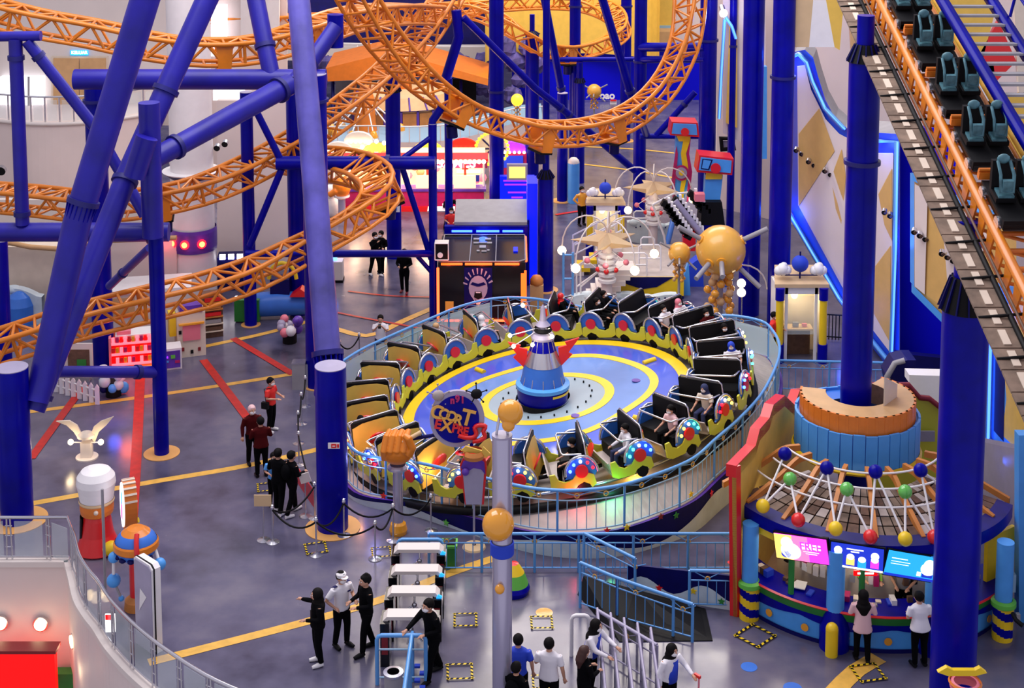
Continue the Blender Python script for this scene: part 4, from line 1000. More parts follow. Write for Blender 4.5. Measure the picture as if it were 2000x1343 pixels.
for (px, r) in [(1630, .20), (1822, .20)]:
    p = onk(px, 1230, 3.5); p.z = 0
    part('blue_pillar', MB().cyl(p, V((p.x, p.y, 2.3)), r, 'skyblue', n=18).lathe([(.34, .0), (.34, .45), (.2, .9)], V((p.x, p.y, 0)), 'blue'), ki)
    q = p + (p - V((KX, KY, 0))).normalized() * .36
    part('yellow_bumper', MB().cyl(q, q + V((0, 0, .62)), .14, 'yellow', n=16).sph(q + V((0, 0, .62)), .14, 'yellow'), ki)
for (px) in (1545, 1683):
    p = onk(px, 1150, 3.45); part('green_post', MB().cyl(V((p.x, p.y, .9)), V((p.x, p.y, 2.3)), .07, 'green', n=10), ki)
for k in range(9):
    a = A0 + .12 + (A1 - A0 - .2) * k / 8; u = V((math.cos(a), math.sin(a), 0)); q = V((KX, KY, 0)) + u * 3.52
    part('orange_dot', MB().cyl(q + V((0, 0, .28)), q + V((0, 0, .28)) + u * .02, .09, 'ballorange', n=12), ki)
for px, py in ((1463, 1205), (1957, 1245)):
    g = G(px, py); tp = part('corner_pillar', MB().cyl(g + V((0, 0, .85)), g + V((0, 0, 2.3)), .19, 'skyblue', n=18), ki)
    b = MB(); NS = 28
    for k in range(18):
        for j in range(NS):
            z0, z1 = .78 * j / NS, .78 * (j + 1) / NS; a, q = 2 * PI * k / 18, 2 * PI * (k + 1) / 18
            m_ = 'yellow' if (int((k / 18 + j / NS * 2.0) * 2) % 2) else 'blue'
            b.add([g + V((.23 * math.cos(a), .23 * math.sin(a), z0)), g + V((.23 * math.cos(q), .23 * math.sin(q), z0)), g + V((.23 * math.cos(q), .23 * math.sin(q), z1)), g + V((.23 * math.cos(a), .23 * math.sin(a), z1))], [(0, 1, 2, 3)], m_, True)
    part('twisted_base', b, ki); part('green_collar', MB().lathe([(.22, .76), (.28, .8), (.28, .9), (.2, .94)], g, 'lime'), ki)
p = G(1925, 1200); part('yellow_side_panel', MB().box((p.x + .3, p.y + .1, 1.45), (1.0, .1, 1.1), 'yellow', rot=Matrix.Rotation(.6, 3, 'Z')), ki)
# drum tower round the column
DX, DY = 8.62, 34.95
dr = thing('drum_tower', 'blue and orange plank drum around the huge kiosk column', 'tower', (DX, DY, 2.8), kind='thing')
part('blue_core', MB().lathe([(1.5, 2.75), (1.5, 3.66), (.9, 3.68)], (DX, DY, 0), 'midblue', n=32), dr)
part('yellow_foot', MB().lathe([(1.52, 2.72), (1.6, 2.8), (1.55, 2.88)], (DX, DY, 0), 'yellow', n=32), dr)
part('orange_top', MB().lathe([(1.36, 3.66), (1.36, 4.16), (.78, 4.18), (.72, 3.7)], (DX, DY, 0), 'orangered', n=40, a0=math.radians(-200), a1=math.radians(50), mz=['orange', 'tan', 'brown']), dr)
for k in range(32):
    a = 2 * PI * k / 32; u = V((math.cos(a), math.sin(a), 0)); w_ = V((-u.y, u.x, 0)); q = V((DX, DY, 2.85)) + u * 1.5
    part('blue_plank', MB().box(q + V((0, 0, .44 + (k % 3) * .012)), (.06, .28, .88), 'skyblue', rot=Matrix.Rotation(a, 3, 'Z')), dr)
for k in range(26):
    a = math.radians(-200 + 250 * (k + .5) / 26); u = V((math.cos(a), math.sin(a), 0)); q = V((DX, DY, 3.9)) + u * 1.38
    part('orange_plank', MB().box(q, (.06, .31, .52), 'orangered', rot=Matrix.Rotation(a, 3, 'Z')), dr)
part('end_board', MB().prism([V((DX + .45, DY - .75, 3.7)), V((DX + .9, DY - .2, 3.7)), V((DX + .9, DY - .2, 4.5)), V((DX + .45, DY - .75, 4.9))], (.03, .0, 0), 'cream'), dr)
at_ = thing('roof_decoration', 'crown of white rods, orange ribs and coloured balls on the kiosk roof', 'decoration', (KX, KY, 2.3))
for k in range(9):
    a = math.radians(-165 + 17 * k); u = V((math.cos(a), math.sin(a), 0)); o = V((KX, KY + .3, 0))
    P = spline([o + u * 1.6 + V((0, 0, 3.3)), o + u * 2.05 + V((0, 0, 3.28)), o + u * 2.6 + V((0, 0, 3.0)), o + u * 3.6 + V((0, 0, 2.6))], 4)
    b = MB(); w_ = V((-u.y, u.x, 0)) * .05
    for p, q in zip(P, P[1:]): b.prism([p - w_, q - w_, q - w_ - V((0, 0, .14)), p - w_ - V((0, 0, .14))], w_ * 2, 'wood')
    part('rib', b, at_)
for R_, z_ in ((2.0, 3.32), (2.4, 3.14), (2.85, 2.92)):
    part('hoop', MB().tube([V((KX + R_ * math.cos(a), KY + .3 + R_ * math.sin(a), z_)) for a in [math.radians(-160 + 130 * k / 30) for k in range(31)]], .025, 'white', n=6), at_)
balls = {}
for nm, m_, R_, P in [('b', 'blue', 2.7, [(1533, 886), (1615, 914), (1710, 921), (1798, 918)]), ('g', 'ballgreen', 3.0, [(1543, 935), (1654, 955), (1768, 960)]), ('r', 'red', 3.55, [(1559, 1015), (1700, 1048), (1825, 1048)]), ('y', 'yellow', 3.6, [(1490, 988), (1632, 1032), (1768, 1052)])]:
    for k, (x, y) in enumerate(P):
        p = onk(x, y, R_); balls[nm + str(k)] = p; part({'b': 'blue_ball', 'g': 'green_ball', 'r': 'red_ball', 'y': 'yellow_ball'}[nm], MB().sph(p, .16, 'blue' if m_ == 'blue' else m_, n=16), at_)
p = Q(1940, 1020, 32.3); balls['r3'] = p; part('red_ball', MB().sph(p, .16, 'red', n=16), at_); p = Q(1880, 925, 33); balls['b4'] = p; part('blue_ball', MB().sph(p, .16, 'blue', n=16), at_)
for e in 'b0y0 g0y0 g0r0 b1r0 b1y1 g1y1 g1r1 b2r1 b2y2 g2y2 g2r2 b3r2 b3r3 b4r3'.split(): bar('white_rod', balls[e[:2]], balls[e[2:]], .028, 'white', at_)
# menu screens
def screen(c4, label, m, deco):
    P = [onk(x, y, 3.66) for x, y in c4]; o = P[3]; X = frame_xz(o, P[2] - P[3], P[0] - P[3]); w_ = (P[2] - P[3]).length; h = (P[0] - P[3]).length
    t = thing('menu_screen', label, 'screen', o)
    part('housing', MB().prism([X @ V(q) for q in [(-.03, .03, -.03), (w_ + .03, .03, -.03), (w_ + .03, .03, h + .03), (-.03, .03, h + .03)]], X.to_3x3() @ V((0, .08, 0)), 'black'), t)
    part('display', MB().prism([X @ V(q) for q in [(0, 0, 0), (w_, 0, 0), (w_, 0, h), (0, 0, h)]], X.to_3x3() @ V((0, .025, 0)), m), t)
    def rect(x, z, a, c, mm, nm='printed_shape'): part(nm, MB().prism([X @ V(q) for q in [(w_ * x, -.004, h * z), (w_ * (x + a), -.004, h * z), (w_ * (x + a), -.004, h * (z + c)), (w_ * x, -.004, h * (z + c))]], X.to_3x3() @ V((0, .004, 0)), mm), t)
    def dot(x, z, r, mm, sx=1.): part('printed_shape', MB().prism([X @ V((w_ * x + r * sx * math.cos(k * PI / 8), -.006, h * z + r * math.sin(k * PI / 8))) for k in range(16)], X.to_3x3() @ V((0, .004, 0)), mm), t)
    deco(t, X, w_, h, rect, dot); return t
def decA(t, X, w_, h, rect, dot):
    rect(0, 0, .34, 1, 'screenyellow'); rect(.34, 0, .3, 1, 'screenpink'); dot(.24, .66, .15, 'screenwhite'); dot(.3, .36, .19, 'screenwhite', 1.3); dot(.2, .2, .08, 'screenblue', 1.5)
    rect(.50, .50, .38, .24, 'screenwhite'); part('lettering', place(text('FREE', .25, 'screenmagenta', .004, .004), X @ Matrix.Translation((w_ * .69, -.012, h * .62))), t)
    rect(.54, .40, .3, .03, 'screenwhite'); rect(.58, .32, .22, .03, 'screenwhite')
def decB(t, X, w_, h, rect, dot):
    for x, m_, z in ((.14, 'screenpink', .42), (.38, 'screenyellow', .36), (.60, 'screencyan', .30), (.84, 'screenmagenta', .36)):
        rect(x - .08, z - .22, .16, .3, m_, 'cup'); dot(x, z + .14, .07, 'screenwhite', 1.2)
        if x in (.14, .84): dot(x, z + .3, .09, 'screenwhite')
    rect(.30, .80, .32, .05, 'screenwhite'); rect(.38, .70, .16, .05, 'screenwhite'); rect(0, .0, 1, .08, 'screenwhite')
def decC(t, X, w_, h, rect, dot):
    rect(.08, .72, .3, .03, 'screenwhite'); rect(.08, .6, .36, .02, 'screenwhite'); rect(.08, .5, .34, .02, 'screenwhite'); dot(.80, .66, .13, 'screenwhite'); dot(.80, .5, .15, 'screenwhite', 1.2)
    rect(.70, .14, .2, .3, 'screenblue', 'cup'); rect(.60, .16, .08, .18, 'screenwhite'); rect(.93, .16, .05, .16, 'screenwhite'); rect(0, 0, 1, .1, 'screenblue')
screen([(1517, 1042), (1619, 1057), (1619, 1103), (1517, 1088)], 'magenta menu screen reading FREE', 'screenmagenta', decA)
screen([(1621, 1058), (1724, 1073), (1724, 1119), (1621, 1103)], 'dark blue menu screen with a row of cups', 'screenblue', decB)
screen([(1726, 1074), (1828, 1086), (1828, 1138), (1726, 1121)], 'light blue menu screen with one white cup', 'screencyan', decC)
p = onk(1690, 1118, 3.45); t = thing('hanging_sign', 'small red lit sign under the dark blue menu screen', 'sign', p)
part('face_panel', MB().box(p, (.52, .05, .12), 'redlit'), t); part('lettering', MB().box(p + V((0, -.03, 0)), (.36, .01, .04), 'screenwhite'), t)
# yellow side walls with red zigzag tops
W0 = G(1440, 1205); W1 = V((7.7, 37.2, 0))
def wpt(px, py):
    dx, dy = W1.x - W0.x, W1.y - W0.y; k = _dir(px, py); k = k.x / k.y
    s = (k * W0.y - W0.x) / (dx - k * dy); return Q(px, py, W0.y + dy * s)
zig = [(1438, 912), (1476, 872), (1484, 840), (1503, 818), (1511, 792), (1533, 774), (1552, 792), (1562, 764), (1590, 762), (1604, 780)]
zp_ = [wpt(*p) for p in zig]; nrm = V((W1.y - W0.y, -(W1.x - W0.x), 0)).normalized()
if nrm.x > 0: nrm = -nrm
t = thing('kiosk_wall', 'yellow kiosk side wall with a red stepped top edge', 'wall board', W0, kind='thing')
part('yellow_board', MB().prism([W0] + zp_ + [V((zp_[-1].x, zp_[-1].y, 0))], nrm * .10, 'ochre'), t)
for j, (a, q) in enumerate(zip(zp_, zp_[1:])):
    part('red_edge', MB().prism([a + V((0, 0, .03)), q + V((0, 0, .03)), q - V((0, 0, .26)), a - V((0, 0, .26))], nrm * .24, 'red'), t)
part('red_front_edge', MB().prism([W0, zp_[0], zp_[0] + V((.12, .1, 0)), W0 + V((.12, .1, 0))], nrm * .18, 'red'), t)
t = thing('kiosk_wall', 'lime kiosk wall with a dark red stepped top behind the huge column', 'wall board', Q(1800, 900, 38.5), kind='thing')
part('lime_board', panel([(1690, 752, 37.5), (1776, 752, 37.5), (1796, 776, 37.5), (1815, 778, 37.5), (1850, 806, 37.5), (1850, 1040, 37.5), (1690, 1040, 37.5)], 'lemon', .15), t)
part('red_edge', MB().tube([Q(*p) for p in [(1700, 752, 37.4), (1776, 752, 37.4), (1796, 776, 37.4), (1815, 778, 37.4), (1850, 806, 37.4)]], .09, 'darkred', n=4), t)
part('vent', MB().prism([Q(1792, 842, 37.35), Q(1826, 842, 37.35), Q(1826, 862, 37.35), Q(1792, 862, 37.35)], (0, .05, 0), 'grey'), t)
part('white_block', panel([(1776, 732, 40), (1850, 734, 40), (1850, 800, 40), (1815, 772, 40), (1796, 770, 40), (1776, 748, 40)], 'white', .5), t)
# ---------------------------------------------------------------- people
def loft(b, secs, m, n=16):
    """closed skin through level oval sections (x, y, z, rx, ry)"""
    vs = []
    for x, y, z, rx, ry in secs: vs += [V((x + rx * math.cos(2 * PI * k / n), y + ry * math.sin(2 * PI * k / n), z)) for k in range(n)]
    fs = [(i * n + k, i * n + (k + 1) % n, (i + 1) * n + (k + 1) % n, (i + 1) * n + k) for i in range(len(secs) - 1) for k in range(n)]
    fs += [list(range(n))[::-1], [(len(secs) - 1) * n + k for k in range(n)]]
    b.add(vs, fs, m, True); return b
def fuse(o, vox, sm=True):
    r = o.modifiers.new('fuse', 'REMESH'); r.mode = 'VOXEL'; r.voxel_size = vox; r.use_smooth_shade = True
    s = o.modifiers.new('smooth', 'SMOOTH'); s.factor = .5; s.iterations = 2
ARMS = {'down': ((.25, .02, 1.13), (.27, -.05, .88)), 'front': ((.25, -.02, 1.15), (.13, -.26, 1.13)), 'phone': ((.21, -.13, 1.20), (.08, -.26, 1.40)),
        'reach': ((.24, -.18, 1.22), (.18, -.42, 1.18)), 'hip': ((.32, .06, 1.16), (.20, -.06, 1.0)), 'back': ((.24, .10, 1.15), (.10, .16, .98)), 'out': ((.34, -.05, 1.25), (.50, -.20, 1.22)),
        'bar': ((.25, -.12, 1.14), (.22, -.38, 1.06)), 'up': ((.30, -.05, 1.48), (.32, -.15, 1.72))}
def person(label, loc, rz, shirt='shirtblack', legs='shirtblack', shoe='black', hair='hair', skin='skin', style='short', arms=('down', 'down'), sleeve='short', H=1.7, fine=True, seated=False,
           mask='white', lean=0, hem=.88, stride=.0, group=None, extra=None, loose=1.0, tilt=0, X=None):
    t = thing('person', label, 'person', (0, 0, 0), group)
    vox = .012 if fine else .022
    zs = -.43 if seated else 0           # seat lowers the trunk
    L = math.radians(lean)
    def T(p):                            # lean the trunk forward about the hips
        x, y, z = p; z -= .92; return V((x, y * math.cos(L) - z * math.sin(L), z * math.cos(L) + y * math.sin(L) + .92 + zs))
    hp = V((0, 0, .92 + zs)); hips, knees, ank, toe = [], [], [], []
    for s in (-1, 1):
        hips.append(V((s * .09, 0, .90 + zs)))
        if seated: knees.append(V((s * .12, -.42, .50))); ank.append(V((s * .12, -.46, .12))); toe.append(V((s * .13, -.60, .07)))
        else:
            st = s * stride; knees.append(V((s * .10, -.02 - st * .5, .50))); ank.append(V((s * .105, .03 - st, .09))); toe.append(V((s * .13, -.13 - st, .045)))
    arm = []
    for s, a in zip((-1, 1), arms):
        e, w_ = ARMS[a]; arm.append((T((s * .175, 0, 1.38)), T((s * e[0], e[1], e[2])), T((s * w_[0], w_[1], w_[2]))))
    hc = T((0, -.015, 1.585)); nk = T((0, .0, 1.44))
    b = MB()
    ts = [T((0, 0, z)) for z in (.86, 1.0, 1.15, 1.30, 1.40, 1.44)]
    loft(b, [(p.x, p.y, p.z, rx, ry) for p, (rx, ry) in zip(ts, [(.15, .105), (.125, .095), (.13, .10), (.155, .11), (.14, .085), (.06, .055)])], skin)
    b.tube([nk - (hc - nk) * .3, hc], [.055, .052], skin, n=10)
    b.sph(hc, .108, skin, n=16, sc=(.80, .95, 1.12)); b.sph(hc + V((0, -.045, -.045)), .07, skin, n=12, sc=(.85, .8, .9))
    b.sph(hc + V((0, -.108, -.012)), .018, skin, n=8, sc=(.8, 1, 1.2))
    for s in (-1, 1): b.sph(hc + V((s * .088, .0, -.01)), .022, skin, n=8, sc=(.5, .8, 1.2))
    for (sh, el, wr), s in zip(arm, (-1, 1)):
        b.tube([sh, sh.lerp(el, .5), el, el.lerp(wr, .4), wr], [.052, .047, .038, .036, .025], skin, n=10)
        d = (wr - el).normalized(); o = d.cross(V((0, 0, 1))); o = o.normalized() if o.length > .1 else V((1, 0, 0)); u = o.cross(d)
        pl = wr + d * .045; b.tube([wr, pl, wr + d * .085], [.026, .036, .03], skin, n=8)
        for k in range(4):
            f0 = wr + d * .07 + o * (-.027 + .018 * k); ln = [.055, .068, .062, .045][k]
            b.tube([f0, f0 + d * ln * .6 - u * .006, f0 + d * ln - u * .028], [.0095, .009, .0075], skin, n=6)
        tb = wr + d * .03 + o * s * -.03; b.tube([tb, tb + d * .03 + o * s * -.022, tb + d * .06 + o * s * -.026], [.012, .011, .009], skin, n=6)
    for h, k, a, q in zip(hips, knees, ank, toe):
        b.tube([h, h.lerp(k, .5), k, k.lerp(a, .35), a], [.082, .072, .052, .052, .034], skin, n=10); b.tube([a - V((0, .0, .02)), a.lerp(q, .6) - V((0, 0, .02)), q], [.036, .034, .026], skin, n=8)
    body = part('body', b, t); fuse(body, vox)
    # shirt
    b = MB(); lz = loose; hz = hem + zs
    zl = [hem, (hem + 1.1) / 2, 1.15, 1.30, 1.40, 1.455]
    ts = [T((0, 0, z)) for z in zl]
    loft(b, [(p.x, p.y, p.z, rx, ry) for p, (rx, ry) in zip(ts, [(.178 * lz, .135 * lz), (.155 * lz, .125 * lz), (.155, .125), (.172, .128), (.165, .105), (.062, .06)])], shirt)
    for (sh, el, wr) in arm:
        if sleeve == 'long': b.tube([sh, sh.lerp(el, .5), el, el.lerp(wr, .5), wr], [.068, .062, .054, .048, .038], shirt, n=10)
        else: b.tube([sh, sh.lerp(el, .4), sh.lerp(el, .8)], [.07, .068, .066], shirt, n=10)
    o_ = part('shirt', b, t); fuse(o_, .02)
    # trousers and shoes
    b = MB(); b.sph(hp - V((0, 0, .02)), .16, legs, n=14, sc=(1.03, .78, .75))
    for h, k, a in zip(hips, knees, ank): b.tube([h, h.lerp(k, .5), k, k.lerp(a, .5), a + V((0, 0, .0))], [.10, .09, .07, .064, .056], legs, n=10)
    o_ = part('trousers', b, t); fuse(o_, .02)
    for a, q in zip(ank, toe):
        b = MB(); b.tube([a + V((0, .035, -.035)), a.lerp(q, .5) + V((0, 0, -.02)), q + V((0, -.02, -.008))], [.045, .048, .034], shoe, n=10); part('shoe', b, t)
    # hair or headwear
    b = MB()
    if style == 'scarf':
        b.sph(hc + V((0, .018, .005)), .122, hair, n=16, sc=(.92, .95, 1.14)); b.tube([hc + V((0, .03, -.06)), nk + V((0, .02, 0))], [.10, .115], hair, n=12)
        p1 = T((0, .02, 1.36)); p2 = T((0, .07, 1.16)); loft(b, [(p2.x, p2.y, p2.z, .08, .06), (p1.x, p1.y, p1.z, .175, .13), (nk.x, nk.y + .01, nk.z + .02, .10, .09)], hair)
        o_ = part('headscarf', b, t); fuse(o_, .018)
    else:
        b.sph(hc + V((0, .022, .032)), .118, hair, n=16, sc=(.86, .93, 1.02)); b.sph(hc + V((0, -.03, .085)), .07, hair, n=12, sc=(1, .9, .5))
        if style == 'tail': b.tube([hc + V((0, .11, .03)), hc + V((0, .17, -.05)), hc + V((0, .15, -.2))], [.04, .035, .015], hair, n=8)
        if style == 'long': b.tube([hc + V((0, .05, 0)), T((0, .09, 1.42)), T((0, .10, 1.25))], [.10, .10, .05], hair, n=10)
        if style == 'tuft': b.tube([hc + V((0, .03, .09)), hc + V((.01, .02, .17))], [.07, .03], hair, n=8)
        o_ = part('hair', b, t); fuse(o_, .018)
    if style == 'cap': part('cap', MB().lathe([(.098, -.03), (.10, .03), (.07, .06), (0, .07)], hc + V((0, .01, .06)), 'white', n=16).cyl(hc + V((0, -.09, .035)), hc + V((0, -.09, .045)), .075, 'white', n=14), t)
    f = MB()
    for s in (-1, 1): f.sph(hc + V((s * .034, -.094, .012)), .012, 'white', n=8).sph(hc + V((s * .034, -.103, .012)), .007, 'black', n=6).box(hc + V((s * .034, -.100, .034)), (.032, .008, .006), 'hair')
    part('eyes', f, t)
    part('mouth', MB().box(hc + V((0, -.105, -.058)), (.04, .012, .008), 'darkred'), t)
    if mask: part('face_mask', MB().sph(hc + V((0, -.052, -.048)), .078, mask, n=12, sc=(.95, .86, .78)), t)
    if extra: extra(t, T)
    k = H / 1.7
    if X is None: X = Matrix.Translation(V(loc)) @ Matrix.Rotation(math.radians(rz), 4, 'Z') @ Matrix.Rotation(math.radians(tilt), 4, 'Y')
    t.matrix_basis = X @ Matrix.Diagonal((k * 1.12, k * 1.12, k, 1))
    return t
def bag(col_='shirtblack', y=.15, z=1.2, sx=.3, sz=.42, nm='backpack'):
    return lambda t, T: part(nm, MB().sph(T((0, y, z)), 1, col_, n=14, sc=(sx / 2, .11, sz / 2)), t)
def phone(t, T): part('phone', MB().box(T((0, -.33, 1.45)), (.09, .012, .15), 'black', rot=Matrix.Rotation(-.4, 3, 'X')), t)
def pouch(t, T): part('shoulder_bag', MB().box(T((-.27, .02, .95)), (.10, .2, .2), 'black').tube([T((-.25, 0, 1.0)), T((-.17, .1, 1.42)), T((-.1, -.1, 1.44))], .012, 'black', n=5), t)
def lanyard(t, T): part('epaulettes', MB().box(T((-.15, 0, 1.44)), (.08, .06, .012), 'navy').box(T((.15, 0, 1.44)), (.08, .06, .012), 'navy').box(T((.09, -.13, 1.3)), (.07, .01, .03), 'navy'), t)
def handheld(t, T): part('handheld_scanner', MB().box(T((.22, -.50, 1.20)), (.05, .14, .06), 'red').tube([T((.22, -.54, 1.18)), T((.22, -.56, 1.0)), T((.22, -.56, .72))], .02, 'pink', n=6), t)
def vest(t, T):
    b = MB(); ts = [T((0, -.0, z)) for z in (.86, 1.1, 1.36)]; loft(b, [(p.x + .02, p.y, p.z, rx, ry) for p, (rx, ry) in zip(ts, [(.17, .15), (.16, .14), (.12, .135)])], 'shirtblue'); part('blue_vest', b, t)
def P0(px, py): return G(px, py, 0)
person('person in black with a dark headscarf and white shoes beside the guard', P0(622, 1296), -70, shoe='white', style='scarf', arms=('out', 'front'), sleeve='long', H=1.74, mask=None, loose=1.1, extra=pouch)
person('security guard in white shirt and black trousers looking down', P0(668, 1262), 45, shirt='shirtwhite', style='cap', arms=('hip', 'front'), H=1.76, extra=lanyard, stride=.05)
person('man in black with tied up hair facing the guard', P0(716, 1272), -60, style='tuft', arms=('front', 'front'), sleeve='long', H=1.80, stride=.16, mask=None)
person('person in black bending at the nearest gate', P0(846, 1322), -50, style='short', arms=('reach', 'front'), sleeve='long', H=1.82, lean=8, stride=.22, loose=1.05)
person('young person in a blue shirt at the bottom edge', P0(1012, 1392), 175, shirt='shirtblue', arms=('down', 'down'), H=1.72, mask=None)
person('person with a black backpack at the bottom edge left of the white shirt', P0(1008, 1445), 150, shirt='shirtblack', hair='hair', arms=('down', 'front'), H=1.66, extra=bag(), mask=None)
person('man in a plain white shirt seen from behind at the bottom', P0(1072, 1402), 165, shirt='shirtwhite', arms=('down', 'front'), H=1.74, loose=1.12, mask=None)
person('woman with reddish brown hair in black at the bottom', P0(1140, 1405), 120, shirt='shirtblack', hair='hairbrown', style='long', arms=('front', 'front'), sleeve='long', H=1.6)
person('attendant in a white shirt and blue vest leaning at the queue rail', P0(1152, 1355), 60, shirt='shirtwhite', style='scarf', arms=('reach', 'reach'), sleeve='long', H=1.72, extra=vest, lean=10)
person('attendant in a white shirt and blue vest holding a red scanner', P0(1305, 1402), 40, shirt='shirtwhite', style='scarf', arms=('down', 'reach'), sleeve='long', H=1.66, extra=lambda t, T: (vest(t, T), handheld(t, T)), lean=6)
person('shopper in a pale pink blouse and dark headscarf at the snack counter', P0(1683, 1290), 175, shirt='shirtpink', style='scarf', arms=('front', 'front'), sleeve='long', H=1.64, hem=.74, loose=1.15, mask=None, stride=.06)
person('man in a white checked shirt at the snack counter', P0(1795, 1300), 190, shirt='shirtwhite', hair='hair', arms=('front', 'front'), H=1.66, loose=1.25, lean=8, mask=None)
person('snack seller in lime green with a black headscarf behind the counter', P0(1690, 1205), 5, shirt='shirtlime', style='scarf', arms=('front', 'reach'), sleeve='long', H=1.6, mask='skyblue')
person('snack seller in a grey shirt behind the counter', P0(1762, 1215), -20, shirt='shirtgrey', arms=('front', 'front'), H=1.66, lean=14)
person('man in a bright red shirt standing with folded hands', P0(530, 842), 70, shirt='shirtred', arms=('front', 'front'), H=1.66, shoe='white', extra=pouch)
person('man in a dark red shirt seen from behind beside the queue', P0(511, 930), 200, shirt='shirtdark', arms=('front', 'front'), H=1.72, sleeve='long', loose=1.15, mask=None)
person('person in a pale pink cap behind the man in dark red', P0(494, 905), 30, shirt='shirtdark', hair='shirtpink', arms=('down', 'front'), sleeve='long', H=1.72)
person('visitor in black with white shoes near the queue, front one', P0(545, 1002), 160, shoe='white', arms=('front', 'front'), sleeve='long', H=1.78, stride=.1, mask=None)
person('visitor with a black backpack near the queue', P0(571, 1004), 130, shoe='white', arms=('front', 'down'), sleeve='long', H=1.74, stride=.18, extra=bag(), mask=None)
person('child in a bright blue top between the queueing visitors', P0(536, 985), 20, shirt='skyblue', arms=('front', 'front'), H=1.45, fine=False)
person('man taking a phone picture behind the ride fence', P0(744, 709), 0, shirt='shirtwhite', legs='jeans', arms=('phone', 'phone'), H=1.66, extra=phone, mask=None, fine=False)
person('visitor in black walking on the sunlit floor, left', P0(733, 538), 40, arms=('phone', 'front'), sleeve='long', H=1.75, stride=.15, shoe='white', fine=False)
person('second visitor in black beside the walking one', P0(745, 532), -30, arms=('front', 'front'), sleeve='long', H=1.7, stride=.1, fine=False)
person('visitor in black with bare ankles behind the low crossbar', P0(790, 572), -10, arms=('front', 'front'), sleeve='long', H=1.72, stride=.1, shoe='darkred', fine=False)
person('visitor in red sitting near the slim column', P0(882, 478), 0, shirt='shirtred', arms=('front', 'front'), H=1.6, fine=False)
person('visitor in black at the white table', P0(878, 452), 30, arms=('front', 'reach'), sleeve='long', H=1.7, stride=.2, fine=False)
person('visitor in an orange jacket by the far booth', P0(1136, 440), 30, shirt='ballorange', arms=('hip', 'front'), sleeve='long', H=1.75, fine=False)
person('attendant in red beside the small white booth', P0(1510, 705), 60, shirt='shirtred', arms=('down', 'front'), H=1.7, fine=False)
# riders, each in the car nearest to where the photograph shows them
def rider(px, py, label, side_, **kw):
    def seatpos(c): return c[0].matrix_basis @ V((-.12, side_ * .32, .95))
    def scr(p): 
        F = p.y * math.cos(PT) - (p.z - HC) * math.sin(PT); U = p.y * math.sin(PT) + (p.z - HC) * math.cos(PT); return 1000 + FPX * p.x / F, CY - FPX * U / F
    best = min(cars, key=lambda c: math.hypot(scr(seatpos(c))[0] - px, scr(seatpos(c))[1] - py))
    X = best[0].matrix_basis @ Matrix.Translation((-.18, side_ * .32, .04)) @ Matrix.Rotation(PI / 2, 4, 'Z')
    person(label, None, 0, seated=True, arms=kw.pop('arms', ('bar', 'bar')), H=1.5, fine=False, X=X, **kw)
rider(770, 775, 'rider in a white top with dark hair on the far left car', 1, shirt='shirtwhite', sleeve='long', style='tuft')
rider(728, 800, 'rider in a black jacket reaching out on the left side', 1, sleeve='long', arms=('bar', 'out'))
rider(708, 845, 'rider in a pink top on the left side of the ride', 1, shirt='pink', sleeve='long', style='scarf', hair='hair')
rider(930, 625, 'rider in a white headscarf at the back left of the ride', -1, shirt='shirtpink', style='scarf', hair='white', sleeve='long')
rider(860, 670, 'rider in a beige top at the back left of the ride', 1, shirt='seatgrey', hair='tan', sleeve='long')
rider(1130, 620, 'rider in black with a red headscarf at the back of the ride', 1, style='scarf', hair='red', sleeve='long')
rider(1150, 645, 'rider in black behind the central tower', -1, sleeve='long')
rider(1216, 640, 'rider in black with a face mask at the back right', 1, sleeve='long')
rider(1300, 632, 'rider in white and a pink headscarf at the back right', 1, shirt='shirtwhite', style='scarf', hair='pink', sleeve='long')
rider(1285, 650, 'rider in white beside the pink headscarf', -1, shirt='shirtwhite')
rider(1362, 640, 'rider in a dark red shirt at the right end of the back row', 1, shirt='shirtdark')
rider(1405, 650, 'rider in a striped black shirt at the right end', 1, shirt='shirtblack', skin='skindark')
rider(1415, 690, 'rider with a blue headscarf on the right side', 1, shirt='shirtwhite', style='scarf', hair='shirtblue')
rider(1395, 760, 'rider in cream with a blue headscarf on the right side', 1, shirt='cream', style='scarf', hair='jeans', legs='jeans')
rider(1325, 830, 'rider with a black ponytail on the front right car', 1, shirt='shirtpink', style='tail')
rider(1232, 890, 'rider in a white top on the front of the ride', 1, shirt='shirtwhite', legs='jeans', sleeve='long')
rider(1105, 900, 'rider half hidden in the front car', 1, shirt='shirtblack')
rider(880, 905, 'rider in dark clothes on the front left car', -1, shirt='jeans', sleeve='long')
